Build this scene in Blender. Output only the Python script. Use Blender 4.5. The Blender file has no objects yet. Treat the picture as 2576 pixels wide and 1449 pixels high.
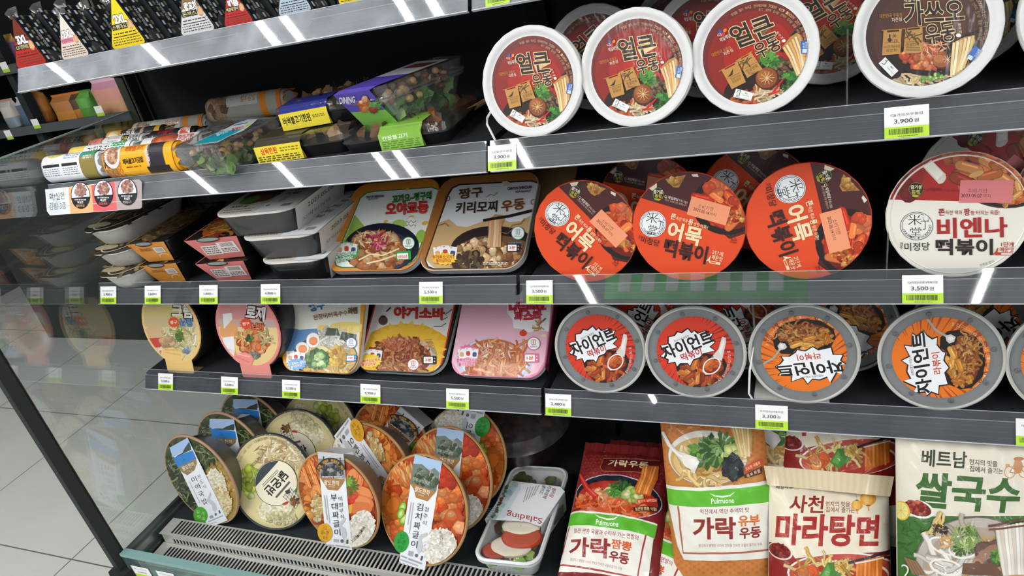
import bpy, math, random
from mathutils import Vector, Matrix, geometry
SC = bpy.context.scene
COL = SC.collection
R = math.radians
rnd = random.Random(7)

# ---------------------------------------------------------------- camera
FPX, PW, PH = 1800.0, 2576, 1449
EYE = Vector((0.412, -0.85, 1.347))
def _axes():
    h = Vector((-2900 - 1288, 765 - 724.5, FPX)); X = (-h).normalized()
    Y = Vector((2051.2 - 1288, -354.7 - 724.5, FPX)).normalized()
    Z = X.cross(Y)
    if Z.y > 0: Z = -Z
    Z.normalize(); Y = (Y - X * Y.dot(X)).normalized()
    return X, Y, Z
AX, AY, AZ = _axes()                       # world axes seen from the camera (x right, y down, z forward)
cam_d = bpy.data.cameras.new('camera'); cam = bpy.data.objects.new('camera', cam_d); COL.objects.link(cam)
cam_d.sensor_fit = 'HORIZONTAL'; cam_d.sensor_width = 36; cam_d.lens = 36 * FPX / PW
cam_d.clip_start = 0.02; cam_d.clip_end = 60
_right = Vector((AX.x, AY.x, AZ.x)); _up = -Vector((AX.y, AY.y, AZ.y)); _back = -Vector((AX.z, AY.z, AZ.z))
cam.matrix_world = Matrix(((_right.x, _up.x, _back.x, EYE.x), (_right.y, _up.y, _back.y, EYE.y), (_right.z, _up.z, _back.z, EYE.z), (0, 0, 0, 1)))
SC.camera = cam

# ---------------------------------------------------------------- exposure and world
vs = SC.view_settings
SC.display_settings.display_device = 'sRGB'
vs.view_transform = 'Standard'; vs.look = 'None'; vs.gamma = 1; vs.use_curve_mapping = False
vs.exposure = 0.06
wd = bpy.data.worlds.new('world'); SC.world = wd; wd.use_nodes = True
wd.node_tree.nodes['Background'].inputs[0].default_value = (0.80, 0.88, 1.0, 1)
wd.node_tree.nodes['Background'].inputs[1].default_value = 0.55
SC.cycles.max_bounces = 8; SC.cycles.transparent_max_bounces = 16
SC.cycles.diffuse_bounces = 3; SC.cycles.glossy_bounces = 3; SC.cycles.transmission_bounces = 4
SC.cycles.caustics_reflective = False; SC.cycles.caustics_refractive = False
SC.cycles.sample_clamp_indirect = 4

def ray(px, py):
    c = Vector((px - 1288, py - 724.5, FPX))
    return Vector((AX.dot(c), AY.dot(c), AZ.dot(c)))
def P(px, py, y):                           # the point of the picture that lies in the plane Y = y
    r = ray(px, py); return EYE + r * ((y - EYE.y) / r.y)
def PX(px, py, x):
    r = ray(px, py); return EYE + r * ((x - EYE.x) / r.x)
def PZ(px, py, z):
    r = ray(px, py); return EYE + r * ((z - EYE.z) / r.z)

# ---------------------------------------------------------------- colours and materials
def lin(u): return u / 12.92 if u <= 0.04045 else ((u + 0.055) / 1.055) ** 2.4
_hc = {}
def H(s):
    if not isinstance(s, str): return s
    if s not in _hc:
        t = s.lstrip('#')
        if len(t) == 3: t = ''.join(ch * 2 for ch in t)
        _hc[s] = tuple(lin(int(t[i:i + 2], 16) / 255) for i in (0, 2, 4))
    return _hc[s]
def shade(c, k):
    return tuple(min(1, v * k) for v in H(c))
_mats = {}
KIND = {  # roughness, specular, coat, coat roughness, bump scale, bump strength, metallic
    'paper': (0.6, .3, 0, .1, 300, .05, 0), 'card': (0.42, .4, .08, .25, 200, .04, 0), 'gloss': (0.5, .35, .22, .06, 30, .12, 0),
    'wrap': (0.42, .4, .2, .08, 45, .3, 0), 'foam': (0.6, .35, .12, .3, 110, .4, 0), 'plastic': (0.34, .45, .1, .2, 90, .05, 0),
    'black': (0.3, .5, .5, .08, 55, .3, 0), 'metal': (0.26, .5, 0, .1, 500, .04, 1), 'dull': (0.7, .2, 0, .1, 200, .05, 0),
    'steel': (0.32, .5, 0, .1, 400, .03, .85), 'film_wrap': (0.4, .5, .9, .1, 70, .9, 0), 'inox': (0.36, .5, 0, .1, 400, .03, .45), 'food': (0.4, .45, .2, .15, 90, .35, 0)}
def M(kind):
    if kind in _mats: return _mats[kind]
    m = bpy.data.materials.new(kind); m.use_nodes = True; _mats[kind] = m
    nt = m.node_tree; N = nt.nodes; L = nt.links; N.clear()
    out = N.new('ShaderNodeOutputMaterial')
    if kind in KIND:
        ro, sp, ct, cr, bs, bst, me = KIND[kind]
        b = N.new('ShaderNodeBsdfPrincipled'); a = N.new('ShaderNodeAttribute'); a.attribute_name = 'Col'
        L.new(a.outputs['Color'], b.inputs['Base Color'])
        b.inputs['Roughness'].default_value = ro; b.inputs['Specular IOR Level'].default_value = sp
        b.inputs['Metallic'].default_value = me
        b.inputs['Coat Weight'].default_value = ct; b.inputs['Coat Roughness'].default_value = cr
        tc = N.new('ShaderNodeTexCoord'); nz = N.new('ShaderNodeTexNoise'); bp = N.new('ShaderNodeBump')
        nz.inputs['Scale'].default_value = bs; nz.inputs['Detail'].default_value = 2
        bp.inputs['Strength'].default_value = bst; bp.inputs['Distance'].default_value = 0.002
        L.new(tc.outputs['Object'], nz.inputs['Vector']); L.new(nz.outputs['Fac'], bp.inputs['Height'])
        if kind in ('wrap', 'film_wrap'):
            mp = N.new('ShaderNodeMapping'); mp.inputs['Scale'].default_value = (1.6, .45, 1)
            L.new(tc.outputs['Object'], mp.inputs['Vector']); L.new(mp.outputs[0], nz.inputs['Vector'])
            L.new(bp.outputs['Normal'], b.inputs['Coat Normal'])
        else:
            L.new(bp.outputs['Normal'], b.inputs['Normal'])
        L.new(b.outputs[0], out.inputs[0])
    elif kind.startswith('clear'):
        # clear sheet: see-through, with a mirror share that follows the viewing angle and a little dust; two rail kinds carry painted ceiling glare
        tint, haze, ior, rough, dust = {'clear_film': ((.97, .97, .97), .02, 1.45, .06, (.9, .9, .9)), 'clear_rail': ((.95, .955, .96), .035, 1.75, .022, (.62, .66, .72)), 'clear_rail_dusty': ((.95, .955, .96), .34, 1.75, .022, (.62, .66, .72)), 'clear_rail_worn': ((.95, .955, .96), .11, 1.75, .022, (.62, .66, .72)),
            'clear_glass': ((.93, .96, .95), .03, 1.95, .02, (.55, .6, .58)), 'clear_green': ((.66, .84, .82), .10, 1.5, .03, (.5, .72, .72)),
            'clear_lid': ((.9, .9, .9), .10, 1.5, .12, (.55, .55, .56)), 'clear_smoke': ((.55, .55, .56), .2, 1.5, .15, (.3, .29, .29)), 'clear_bag': ((.94, .94, .94), .07, 1.5, .1, (.8, .8, .8)), 'clear_pet': ((.93, .94, .94), .09, 1.75, .06, (.7, .72, .72))}[kind]
        t = N.new('ShaderNodeBsdfTransparent'); t.inputs[0].default_value = (*tint, 1)
        d = N.new('ShaderNodeBsdfDiffuse'); d.inputs[0].default_value = (*dust, 1)
        g = N.new('ShaderNodeBsdfGlossy'); g.inputs['Roughness'].default_value = rough; g.inputs[0].default_value = (1, 1, 1, 1)
        ge = N.new('ShaderNodeNewGeometry'); dt = N.new('ShaderNodeVectorMath'); dt.operation = 'DOT_PRODUCT'
        L.new(ge.outputs['Incoming'], dt.inputs[0]); L.new(ge.outputs['Normal'], dt.inputs[1])
        def mth(op, a_, b_=None):
            q_ = N.new('ShaderNodeMath'); q_.operation = op
            for i_, v_ in enumerate((a_, b_)):
                if v_ is None: continue
                if isinstance(v_, (int, float)): q_.inputs[i_].default_value = v_
                else: L.new(v_, q_.inputs[i_])
            return q_
        f0 = ((ior - 1) / (ior + 1)) ** 2
        fr = mth('ADD', mth('MULTIPLY', mth('POWER', mth('SUBTRACT', 1.0, mth('ABSOLUTE', dt.outputs['Value']).outputs[0]).outputs[0], 5.0).outputs[0], 1 - f0).outputs[0], f0)
        m1 = N.new('ShaderNodeMixShader'); m2 = N.new('ShaderNodeMixShader')
        tc = N.new('ShaderNodeTexCoord'); nz = N.new('ShaderNodeTexNoise'); nz.inputs['Scale'].default_value = 18 if kind[:10] in ('clear_rail', 'clear_glas') else 60
        mr = N.new('ShaderNodeMapRange'); mr.inputs[1].default_value = .3; mr.inputs[2].default_value = .75
        mr.inputs[3].default_value = haze * .5; mr.inputs[4].default_value = haze * 1.5
        L.new(tc.outputs['Object'], nz.inputs[0]); L.new(nz.outputs['Fac'], mr.inputs[0])
        L.new(mr.outputs[0], m1.inputs[0]); L.new(t.outputs[0], m1.inputs[1]); L.new(d.outputs[0], m1.inputs[2])
        if kind in ('clear_film', 'clear_bag', 'clear_lid', 'clear_pet') or kind[:10] == 'clear_rail':
            bp = N.new('ShaderNodeBump'); bp.inputs['Strength'].default_value = .05 if kind[:10] == 'clear_rail' else .35; bp.inputs['Distance'].default_value = .002
            n2 = N.new('ShaderNodeTexNoise'); n2.inputs['Scale'].default_value = 8 if kind[:10] == 'clear_rail' else 70
            L.new(tc.outputs['Object'], n2.inputs[0]); L.new(n2.outputs['Fac'], bp.inputs['Height']); L.new(bp.outputs[0], g.inputs['Normal'])
        L.new(fr.outputs[0], m2.inputs[0]); L.new(m1.outputs[0], m2.inputs[1]); L.new(g.outputs[0], m2.inputs[2])
        L.new(m2.outputs[0], out.inputs[0])
    elif kind == 'lamp':
        e = N.new('ShaderNodeEmission'); e.inputs[0].default_value = (1, .985, .96, 1); e.inputs[1].default_value = 56
        L.new(e.outputs[0], out.inputs[0])
    elif kind == 'tile':
        b = N.new('ShaderNodeBsdfPrincipled'); tc = N.new('ShaderNodeTexCoord'); sp = N.new('ShaderNodeSeparateXYZ')
        L.new(tc.outputs['Object'], sp.inputs[0])
        def line(sock, off):
            ad = N.new('ShaderNodeMath'); ad.operation = 'ADD'; ad.inputs[1].default_value = 60 - off; L.new(sock, ad.inputs[0])
            mo = N.new('ShaderNodeMath'); mo.operation = 'MODULO'; mo.inputs[1].default_value = .6; L.new(ad.outputs[0], mo.inputs[0])
            lt = N.new('ShaderNodeMath'); lt.operation = 'LESS_THAN'; lt.inputs[1].default_value = .0042; L.new(mo.outputs[0], lt.inputs[0])
            return lt.outputs[0]
        mx = N.new('ShaderNodeMath'); mx.operation = 'MAXIMUM'
        L.new(line(sp.outputs[0], -1.584), mx.inputs[0]); L.new(line(sp.outputs[1], .001), mx.inputs[1])
        nz = N.new('ShaderNodeTexNoise'); nz.inputs['Scale'].default_value = 3.5; nz.inputs['Detail'].default_value = 6; L.new(tc.outputs['Object'], nz.inputs[0])
        cr = N.new('ShaderNodeMix'); cr.data_type = 'RGBA'; cr.inputs[6].default_value = (*H('#cfcfcb'), 1); cr.inputs[7].default_value = (*H('#dededa'), 1); L.new(nz.outputs['Fac'], cr.inputs[0])
        c2 = N.new('ShaderNodeMix'); c2.data_type = 'RGBA'; c2.inputs[7].default_value = (*H('#6f6f68'), 1); L.new(mx.outputs[0], c2.inputs[0]); L.new(cr.outputs[2], c2.inputs[6])
        L.new(c2.outputs[2], b.inputs['Base Color']); b.inputs['Roughness'].default_value = .28
        L.new(b.outputs[0], out.inputs[0])
    return m

# ---------------------------------------------------------------- mesh helpers
class MB:
    def __init__(s): s.v = []; s.f = []; s.c = []; s.m = []
    def add(s, vs, fs, col, mat=0):
        o = len(s.v); s.v.extend(tuple(v) for v in vs); c = H(col) if isinstance(col, str) else col
        for f in fs: s.f.append([i + o for i in f]); s.c.append(c); s.m.append(mat)
    def box(s, x0, x1, y0, y1, z0, z1, col, mat=0):
        v = [(x, y, z) for z in (z0, z1) for y in (y0, y1) for x in (x0, x1)]
        s.add(v, [(0, 2, 3, 1), (4, 5, 7, 6), (0, 1, 5, 4), (2, 6, 7, 3), (0, 4, 6, 2), (1, 3, 7, 5)], col, mat)
    def prism(s, pts, a, b, axis, col, mat=0):     # outline pts in the two other axes, from a to b along axis
        n = len(pts)
        def mk(p, t):
            return (t, p[0], p[1]) if axis == 'x' else (p[0], t, p[1]) if axis == 'y' else (p[0], p[1], t)
        v = [mk(p, a) for p in pts] + [mk(p, b) for p in pts]
        s.add(v, [list(range(n))[::-1], list(range(n, 2 * n))] + [(i, (i + 1) % n, n + (i + 1) % n, n + i) for i in range(n)], col, mat)
    def loft(s, rings, col, cap0=True, cap1=True, mat=0):
        n = len(rings[0]); v = [p for r_ in rings for p in r_]; f = []
        cols = col if isinstance(col, list) else None
        for k in range(len(rings) - 1):
            ff = [(k * n + i, k * n + (i + 1) % n, (k + 1) * n + (i + 1) % n, (k + 1) * n + i) for i in range(n)]
            if cols is None: f += ff
            else:
                o = len(s.v)
                c = H(cols[k])
                f.append((ff, c))
        if cols is None:
            if cap0: f.append(list(range(n))[::-1])
            if cap1: f.append([(len(rings) - 1) * n + i for i in range(n)])
            s.add(v, f, col, mat)
        else:
            o = len(s.v); s.v.extend(tuple(p) for p in v)
            def put(ff, c):
                for q in ff: s.f.append([i + o for i in q]); s.c.append(c); s.m.append(mat)
            for ff, c in f: put(ff, c)
            if cap0: put([list(range(n))[::-1]], H(cols[0]))
            if cap1: put([[(len(rings) - 1) * n + i for i in range(n)]], H(cols[-1]))
    def lathe(s, prof, col, seg=56, cap0=False, cap1=False, mat=0, cy=0.0, cx=0.0, wob=0):
        rings = []
        for k, (r_, z) in enumerate(prof):
            rings.append([(cx + (r_ + wob * math.sin(a * 24 + k)) * math.cos(a), cy + (r_ + wob * math.sin(a * 24 + k)) * math.sin(a), z) for a in (2 * math.pi * i / seg for i in range(seg))])
        s.loft(rings, col, cap0, cap1, mat)
    def tube(s, pts, r_, col, n=8, mat=0):
        pts = [Vector(p) for p in pts]; rings = []
        for i, p in enumerate(pts):
            d = (pts[min(i + 1, len(pts) - 1)] - pts[max(i - 1, 0)]).normalized()
            a = d.cross(Vector((0, 0, 1)) if abs(d.z) < .9 else Vector((1, 0, 0))).normalized(); b = d.cross(a)
            rings.append([p + (a * math.cos(t) + b * math.sin(t)) * r_ for t in (2 * math.pi * k / n for k in range(n))])
        s.loft(rings, col, True, True, mat)
    def build(s, name, mats, parent=None, smooth=True, ang=40, vn=None):
        me = bpy.data.meshes.new(name); me.from_pydata(s.v, [], s.f)
        for k in (mats if isinstance(mats, (list, tuple)) else [mats]): me.materials.append(M(k))
        me.polygons.foreach_set('material_index', s.m)
        at = me.attributes.new('Col', 'FLOAT_COLOR', 'FACE')
        at.data.foreach_set('color', [x for c in s.c for x in (c[0], c[1], c[2], 1.0)])
        if smooth:
            me.polygons.foreach_set('use_smooth', [True] * len(me.polygons)); me.set_sharp_from_angle(angle=R(ang))
        me.update()
        if vn: me.polygons.foreach_set('use_smooth', [True] * len(me.polygons)); me.normals_split_custom_set_from_vertices(vn)
        o = bpy.data.objects.new(name, me); COL.objects.link(o)
        if parent is not None: o.parent = parent
        return o
def rrect(w, h, r_, z, cx=0.0, cy=0.0, n=6):
    out = []
    for k, (sx, sy) in enumerate(((1, 1), (-1, 1), (-1, -1), (1, -1))):
        for i in range(n + 1):
            a = math.pi / 2 * (k + i / n)
            out.append((cx + sx * (w / 2 - r_) + r_ * math.cos(a), cy + sy * (h / 2 - r_) + r_ * math.sin(a), z))
    return out
def tagit(o, label, cat, group=None):
    o['label'] = label; o['category'] = cat
    if group: o['group'] = group
    return o
def thing(name, label, cat, group=None, mat=None):
    o = bpy.data.objects.new(name, None); o.empty_display_size = .02; COL.objects.link(o)
    if mat is not None: o.matrix_world = mat
    return tagit(o, label, cat, group)
def frame(contact, t, yaw=0.0, roll=0.0):     # local x along the face, y up the face, z out of it; t = degrees it leans back
    t, yaw, roll = R(t), R(yaw), R(roll)
    n = Vector((math.sin(yaw) * math.cos(t), -math.cos(yaw) * math.cos(t), math.sin(t)))
    u = Vector((math.cos(yaw), math.sin(yaw), 0)); v = n.cross(u)
    u2 = u * math.cos(roll) + v * math.sin(roll); v2 = v * math.cos(roll) - u * math.sin(roll)
    c = Vector(contact)
    return Matrix(((u2.x, v2.x, n.x, c.x), (u2.y, v2.y, n.y, c.y), (u2.z, v2.z, n.z, c.z), (0, 0, 0, 1)))
def disc_frame(cx, y, z, D, t, yaw=0.0):       # contact frame of a round lid -> frame at the lid's centre
    f = frame((cx, y, z), t, yaw); return f @ Matrix.Translation((0, D / 2, 0))
def dup(root, mat, label, group=None, skip=()):
    r_ = root.copy(); COL.objects.link(r_); r_.matrix_world = mat; r_['label'] = label
    if group: r_['group'] = group
    for ch in list(root.children):
        if ch.name.split('.')[0] in skip: continue
        c = ch.copy(); COL.objects.link(c); c.parent = r_
        for g in ch.children:
            d = g.copy(); COL.objects.link(d); d.parent = c
    return r_
def struct(o): o['kind'] = 'structure'; return o

# ---------------------------------------------------------------- printed artwork: flat coloured shapes and lettering in one mesh
_tcu = bpy.data.curves.new('lettering', 'FONT'); _tcu.resolution_u = 3; _tcu.fill_mode = 'FRONT'; _tcu.align_x = 'LEFT'
_tob = bpy.data.objects.new('lettering', _tcu); COL.objects.link(_tob)
_tcache = {}
def glyphs(body, bold=0.0):
    k = (body, bold)
    if k not in _tcache:
        _tcu.body = body; _tcu.offset = bold
        me = bpy.data.meshes.new_from_object(_tob)
        me.calc_loop_triangles()
        vs_ = [(v.co.x, v.co.y) for v in me.vertices]; tr = [tuple(t.vertices) for t in me.loop_triangles]
        bpy.data.meshes.remove(me)
        if not vs_: vs_ = [(0, 0), (1, 1)]
        xs = [v[0] for v in vs_]; ys = [v[1] for v in vs_]
        _tcache[k] = (vs_, tr, (min(xs), max(xs), min(ys), max(ys)))
    return _tcache[k]

class Art:
    """Shapes are given in the coordinates of a close-up of the photograph (x0, y0, scale) and fall onto the label's own plane; .loc = True takes label metres."""
    def __init__(s, fr=None, zoom=(0, 0, 1), dz=1.2e-5, flip=1):
        s.v = []; s.f = []; s.c = []; s.z = 0.0; s.dz = dz; s.zoom = zoom; s.loc = fr is None; s.clipR = None; s.clipP = None
        if fr is not None:
            s.inv = fr.inverted()
            s.eye = s.inv @ EYE; s.rot = s.inv.to_3x3()
    def mp(s, x, y):
        if s.loc: return (x, y)
        d = s.rot @ ray(s.zoom[0] + x / s.zoom[2], s.zoom[1] + y / s.zoom[2])
        k = -s.eye.z / d.z
        return (s.eye.x + d.x * k, s.eye.y + d.y * k)
    def _tri(s, a, b, c, col):
        if s.clipR is not None:
            R2 = s.clipR ** 2
            ins = [p[0] ** 2 + p[1] ** 2 <= R2 for p in (a, b, c)]
            if not all(ins):
                pts = [a, b, c]
                for i in range(40):
                    an = 2 * math.pi * i / 40; nx, ny = math.cos(an), math.sin(an); q = []
                    for j in range(len(pts)):
                        p0, p1 = pts[j], pts[(j + 1) % len(pts)]; d0 = p0[0] * nx + p0[1] * ny - s.clipR; d1 = p1[0] * nx + p1[1] * ny - s.clipR
                        if d0 <= 0: q.append(p0)
                        if d0 * d1 < 0: t = d0 / (d0 - d1); q.append((p0[0] + (p1[0] - p0[0]) * t, p0[1] + (p1[1] - p0[1]) * t))
                    pts = q
                    if len(pts) < 3: return
                s._emit(pts, col); return
        if s.clipP is not None:
            pts = [a, b, c]; n = len(s.clipP)
            for i in range(n):
                (x0, y0), (x1, y1) = s.clipP[i], s.clipP[(i + 1) % n]; nx, ny = y1 - y0, -(x1 - x0); q = []
                for j in range(len(pts)):
                    p0, p1 = pts[j], pts[(j + 1) % len(pts)]; d0 = (p0[0] - x0) * nx + (p0[1] - y0) * ny; d1 = (p1[0] - x0) * nx + (p1[1] - y0) * ny
                    if d0 <= 0: q.append(p0)
                    if d0 * d1 < 0: t = d0 / (d0 - d1); q.append((p0[0] + (p1[0] - p0[0]) * t, p0[1] + (p1[1] - p0[1]) * t))
                pts = q
                if len(pts) < 3: return
            s._emit(pts, col); return
        s._emit([a, b, c], col)
    def _emit(s, pts, col):
        o = len(s.v); s.v.extend((p[0], p[1], s.z) for p in pts)
        ar = sum(pts[i][0] * pts[(i + 1) % len(pts)][1] - pts[(i + 1) % len(pts)][0] * pts[i][1] for i in range(len(pts)))
        idx = list(range(o, o + len(pts)))
        s.f.append(idx if ar > 0 else idx[::-1]); s.c.append(col)
    def lift(s, k=1.0): s.z += s.dz * k
    def poly(s, pts, col, k=1.0):
        s.lift(k); col = H(col); q = [s.mp(*p) for p in pts]
        if len(q) == 3: s._tri(q[0], q[1], q[2], col); return s
        for t in geometry.tessellate_polygon([[Vector((p[0], p[1], 0)) for p in q]]):
            s._tri(q[t[0]], q[t[1]], q[t[2]], col)
        return s
    def fan(s, pts, col, k=1.0):
        s.lift(k); col = H(col); q = [s.mp(*p) for p in pts]
        if s.clipR is None and s.clipP is None: s._emit(q, col)
        else:
            for i in range(1, len(q) - 1): s._tri(q[0], q[i], q[i + 1], col)
        return s
    def rect(s, x0, y0, x1, y1, col): return s.fan([(x0, y0), (x1, y0), (x1, y1), (x0, y1)], col)
    def rrect(s, cx, cy, w, h, r_, col, rot=0): 
        ca, sa = math.cos(R(rot)), math.sin(R(rot))
        return s.fan([(cx + x * ca - y * sa, cy + x * sa + y * ca) for x, y, _ in rrect(w, h, r_, 0, n=4)], col)
    def ell(s, cx, cy, rx, ry=None, col='#fff', rot=0, n=36, a0=0, a1=360, k=1.0):
        ry = rx if ry is None else ry; ca, sa = math.cos(R(rot)), math.sin(R(rot)); pts = []
        full = a1 - a0 >= 360
        for i in range(n if full else n + 1):
            a = R(a0 + (a1 - a0) * i / n); x, y = rx * math.cos(a), ry * math.sin(a); pts.append((cx + x * ca - y * sa, cy + x * sa + y * ca))
        return s.fan(pts, col, k)
    def ring(s, cx, cy, rx, ry, w, col, a0=0, a1=360, rot=0, n=40): return s.line([(cx + math.cos(R(rot)) * rx * math.cos(a) - math.sin(R(rot)) * ry * math.sin(a), cy + math.sin(R(rot)) * rx * math.cos(a) + math.cos(R(rot)) * ry * math.sin(a)) for a in (R(a0 + (a1 - a0) * i / n) for i in range(n + 1))], w, col)
    def line(s, pts, w, col, k=1.0, taper=0):
        s.lift(k); col = H(col); L_, R_ = [], []
        n = len(pts)
        for i in range(n):
            x0, y0 = pts[max(i - 1, 0)]; x1, y1 = pts[min(i + 1, n - 1)]; dx, dy = x1 - x0, y1 - y0; d = math.hypot(dx, dy) or 1
            ww = w * (1 - taper * abs(2 * i / max(n - 1, 1) - 1)) / 2
            nx, ny = -dy / d * ww, dx / d * ww; x, y = pts[i]; L_.append(s.mp(x + nx, y + ny)); R_.append(s.mp(x - nx, y - ny))
        for i in range(n - 1):
            s._tri(L_[i], R_[i], R_[i + 1], col); s._tri(L_[i], R_[i + 1], L_[i + 1], col)
        return s
    def burst(s, cx, cy, r0, r1, n, col, rot=0, sq=1.0, jit=0):
        return s.poly([(cx + (r0 if i % 2 else r1 + rnd.uniform(-jit, jit)) * math.cos(R(rot) + math.pi * i / n), cy + sq * (r0 if i % 2 else r1 + rnd.uniform(-jit, jit)) * math.sin(R(rot) + math.pi * i / n)) for i in range(2 * n)], col)
    def text(s, body, p1, p2, h, col, bold=.012, out=None, shear=0.0, k=1.0):
        """body runs from p1 to p2 along its middle line (reading direction) and is h tall"""
        sg = 1 if s.loc else -1
        passes = ([(bold + out[0], out[1])] if out else []) + [(bold, col)]
        x0, x1, y0, y1 = glyphs(body, bold)[2]; w = (x1 - x0) or 1; hh = (y1 - y0) or 1
        dx, dy = p2[0] - p1[0], p2[1] - p1[1]; L_ = math.hypot(dx, dy) or 1; ux, uy = dx / L_, dy / L_; nx, ny = (-uy, ux) if sg > 0 else (uy, -ux)
        cx, cy = (p1[0] + p2[0]) / 2, (p1[1] + p2[1]) / 2; sx, sy = L_ / w, h / hh
        mx, my = (x0 + x1) / 2, (y0 + y1) / 2
        for b, c in passes:
            vs_, tr, _ = glyphs(body, b); s.lift(k); c = H(c)
            q = [s.mp(cx + ux * ((x - mx) * sx + shear * (y - my) * sy) + nx * (y - my) * sy, cy + uy * ((x - mx) * sx + shear * (y - my) * sy) + ny * (y - my) * sy) for x, y in vs_]
            if s.clipR is None and s.clipP is None:
                o = len(s.v); s.v.extend((p[0], p[1], s.z) for p in q)
                for t in tr:
                    a, b_, c_ = q[t[0]], q[t[1]], q[t[2]]
                    ar = (b_[0] - a[0]) * (c_[1] - a[1]) - (c_[0] - a[0]) * (b_[1] - a[1])
                    s.f.append([t[0] + o, t[1] + o, t[2] + o] if ar > 0 else [t[0] + o, t[2] + o, t[1] + o]); s.c.append(c)
            else:
                for t in tr: s._tri(q[t[0]], q[t[1]], q[t[2]], c)
        return s
    def vtext(s, body, p1, p2, h, w, col, bold=.012):     # characters set one below the other from p1 to p2
        n = len(body); ux, uy = p2[0] - p1[0], p2[1] - p1[1]; L_ = math.hypot(ux, uy); ux /= L_; uy /= L_
        sg = 1 if s.loc else -1
        rx, ry = (-uy, ux) if sg > 0 else (uy, -ux)
        for i, ch in enumerate(body):
            t = i / max(n - 1, 1); cx, cy = p1[0] + (p2[0] - p1[0]) * t, p1[1] + (p2[1] - p1[1]) * t
            s.text(ch, (cx - rx * w / 2, cy - ry * w / 2), (cx + rx * w / 2, cy + ry * w / 2), h, col, bold)
    def arc(s, body, cx, cy, rx, ry, a0, a1, h, col, rot=0, bold=.0):   # lettering along an arc, angles in degrees, clockwise-positive as drawn
        n = len(body); ca, sa = math.cos(R(rot)), math.sin(R(rot))
        for i, ch in enumerate(body):
            if ch == ' ': continue
            a = R(a0 + (a1 - a0) * (i + .5) / n); da = R((a1 - a0) / n) * .46
            q = []
            for b in (a - da, a + da):
                x, y = rx * math.cos(b), ry * math.sin(b); q.append((cx + x * ca - y * sa, cy + x * sa + y * ca))
            s.text(ch, q[0], q[1], h, col, bold, k=.1)
    def greek(s, x0, y0, x1, y1, n, col, w, dash=.03):       # lines of small print, too fine to read
        for i in range(n):
            t = (i + .5) / n; y = y0 + (y1 - y0) * t; x = x0; s.lift(.2)
            while x < x1:
                l = (x1 - x0) * rnd.uniform(dash * .6, dash * 2.4); e = min(x + l, x1 - (x1 - x0) * .02 * (i % 3))
                if e > x: s.fan([(x, y - w / 2), (e, y - w / 2), (e, y + w / 2), (x, y + w / 2)], col, 0)
                x += l + (x1 - x0) * dash * .5
    def food(s, cx, cy, rx, ry, n, size, cols, kind='chunk', rot=0, k=.15, ang=None):
        ca, sa = math.cos(R(rot)), math.sin(R(rot))
        if kind == 'grain':
            bc = H(cols[0]); s.poly([(cx + rx * q * math.cos(t) * ca - ry * q * math.sin(t) * sa, cy + rx * q * math.cos(t) * sa + ry * q * math.sin(t) * ca) for t, q in ((2 * math.pi * i / 22, rnd.uniform(.86, 1.02)) for i in range(22))], shade(bc, .86)); size *= .8; n = int(n * 1.4)
        elif kind in ('chunk', 'blob', 'shred') and n >= 24: size *= .72; n = int(n * 1.9)
        for _ in range(n):
            while True:
                x, y = rnd.uniform(-1, 1), rnd.uniform(-1, 1)
                if x * x + y * y <= 1: break
            x *= rx; y *= ry; x, y = cx + x * ca - y * sa, cy + x * sa + y * ca
            c = shade(rnd.choice(cols), rnd.uniform(.86, 1.1) if kind == 'grain' else rnd.uniform(.55, 1.08)); z = size * rnd.uniform(.6, 1.3); a = rnd.uniform(0, 6.28) if ang is None else R(ang + rnd.uniform(-28, 28))
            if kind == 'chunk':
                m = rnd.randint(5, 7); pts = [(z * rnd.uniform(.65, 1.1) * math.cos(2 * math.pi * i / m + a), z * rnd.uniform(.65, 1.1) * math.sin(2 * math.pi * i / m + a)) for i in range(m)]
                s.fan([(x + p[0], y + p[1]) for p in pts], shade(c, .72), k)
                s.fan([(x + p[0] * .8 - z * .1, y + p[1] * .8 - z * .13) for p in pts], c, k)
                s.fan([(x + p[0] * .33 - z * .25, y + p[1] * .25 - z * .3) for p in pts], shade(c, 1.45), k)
            elif kind == 'grain':
                s.ell(x, y, z, z * .55, c, math.degrees(a), 7, k=k)
            elif kind == 'blob':
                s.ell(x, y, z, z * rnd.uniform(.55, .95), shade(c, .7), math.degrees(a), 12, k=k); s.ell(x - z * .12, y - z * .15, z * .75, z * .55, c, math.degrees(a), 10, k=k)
            elif kind in ('noodle', 'curl'):
                pts = []; b = a; px_, py_ = x, y; st = z * .32
                for i in range(7):
                    pts.append((px_, py_)); b += rnd.uniform(-.55, .55) * (2.4 if kind == 'curl' else 1); px_ += st * math.cos(b); py_ += st * math.sin(b)
                w = z * (.26 if kind == 'noodle' else .3)
                s.line(pts, w * 1.35, shade(c, .6), k); s.line(pts, w * .85, c, k)
            elif kind == 'tube':
                L_ = z * 1.5; ux, uy = math.cos(a), math.sin(a)
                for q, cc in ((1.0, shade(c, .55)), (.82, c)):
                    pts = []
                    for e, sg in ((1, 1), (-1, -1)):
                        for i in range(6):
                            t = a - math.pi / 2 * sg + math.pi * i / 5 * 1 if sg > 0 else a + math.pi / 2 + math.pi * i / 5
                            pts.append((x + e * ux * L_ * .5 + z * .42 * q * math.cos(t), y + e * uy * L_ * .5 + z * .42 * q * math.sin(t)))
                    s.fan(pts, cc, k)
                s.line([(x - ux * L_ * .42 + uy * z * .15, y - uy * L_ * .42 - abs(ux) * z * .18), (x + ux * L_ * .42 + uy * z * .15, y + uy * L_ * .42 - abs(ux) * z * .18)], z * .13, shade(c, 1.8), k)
            elif kind == 'leaf':
                m = 5
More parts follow.
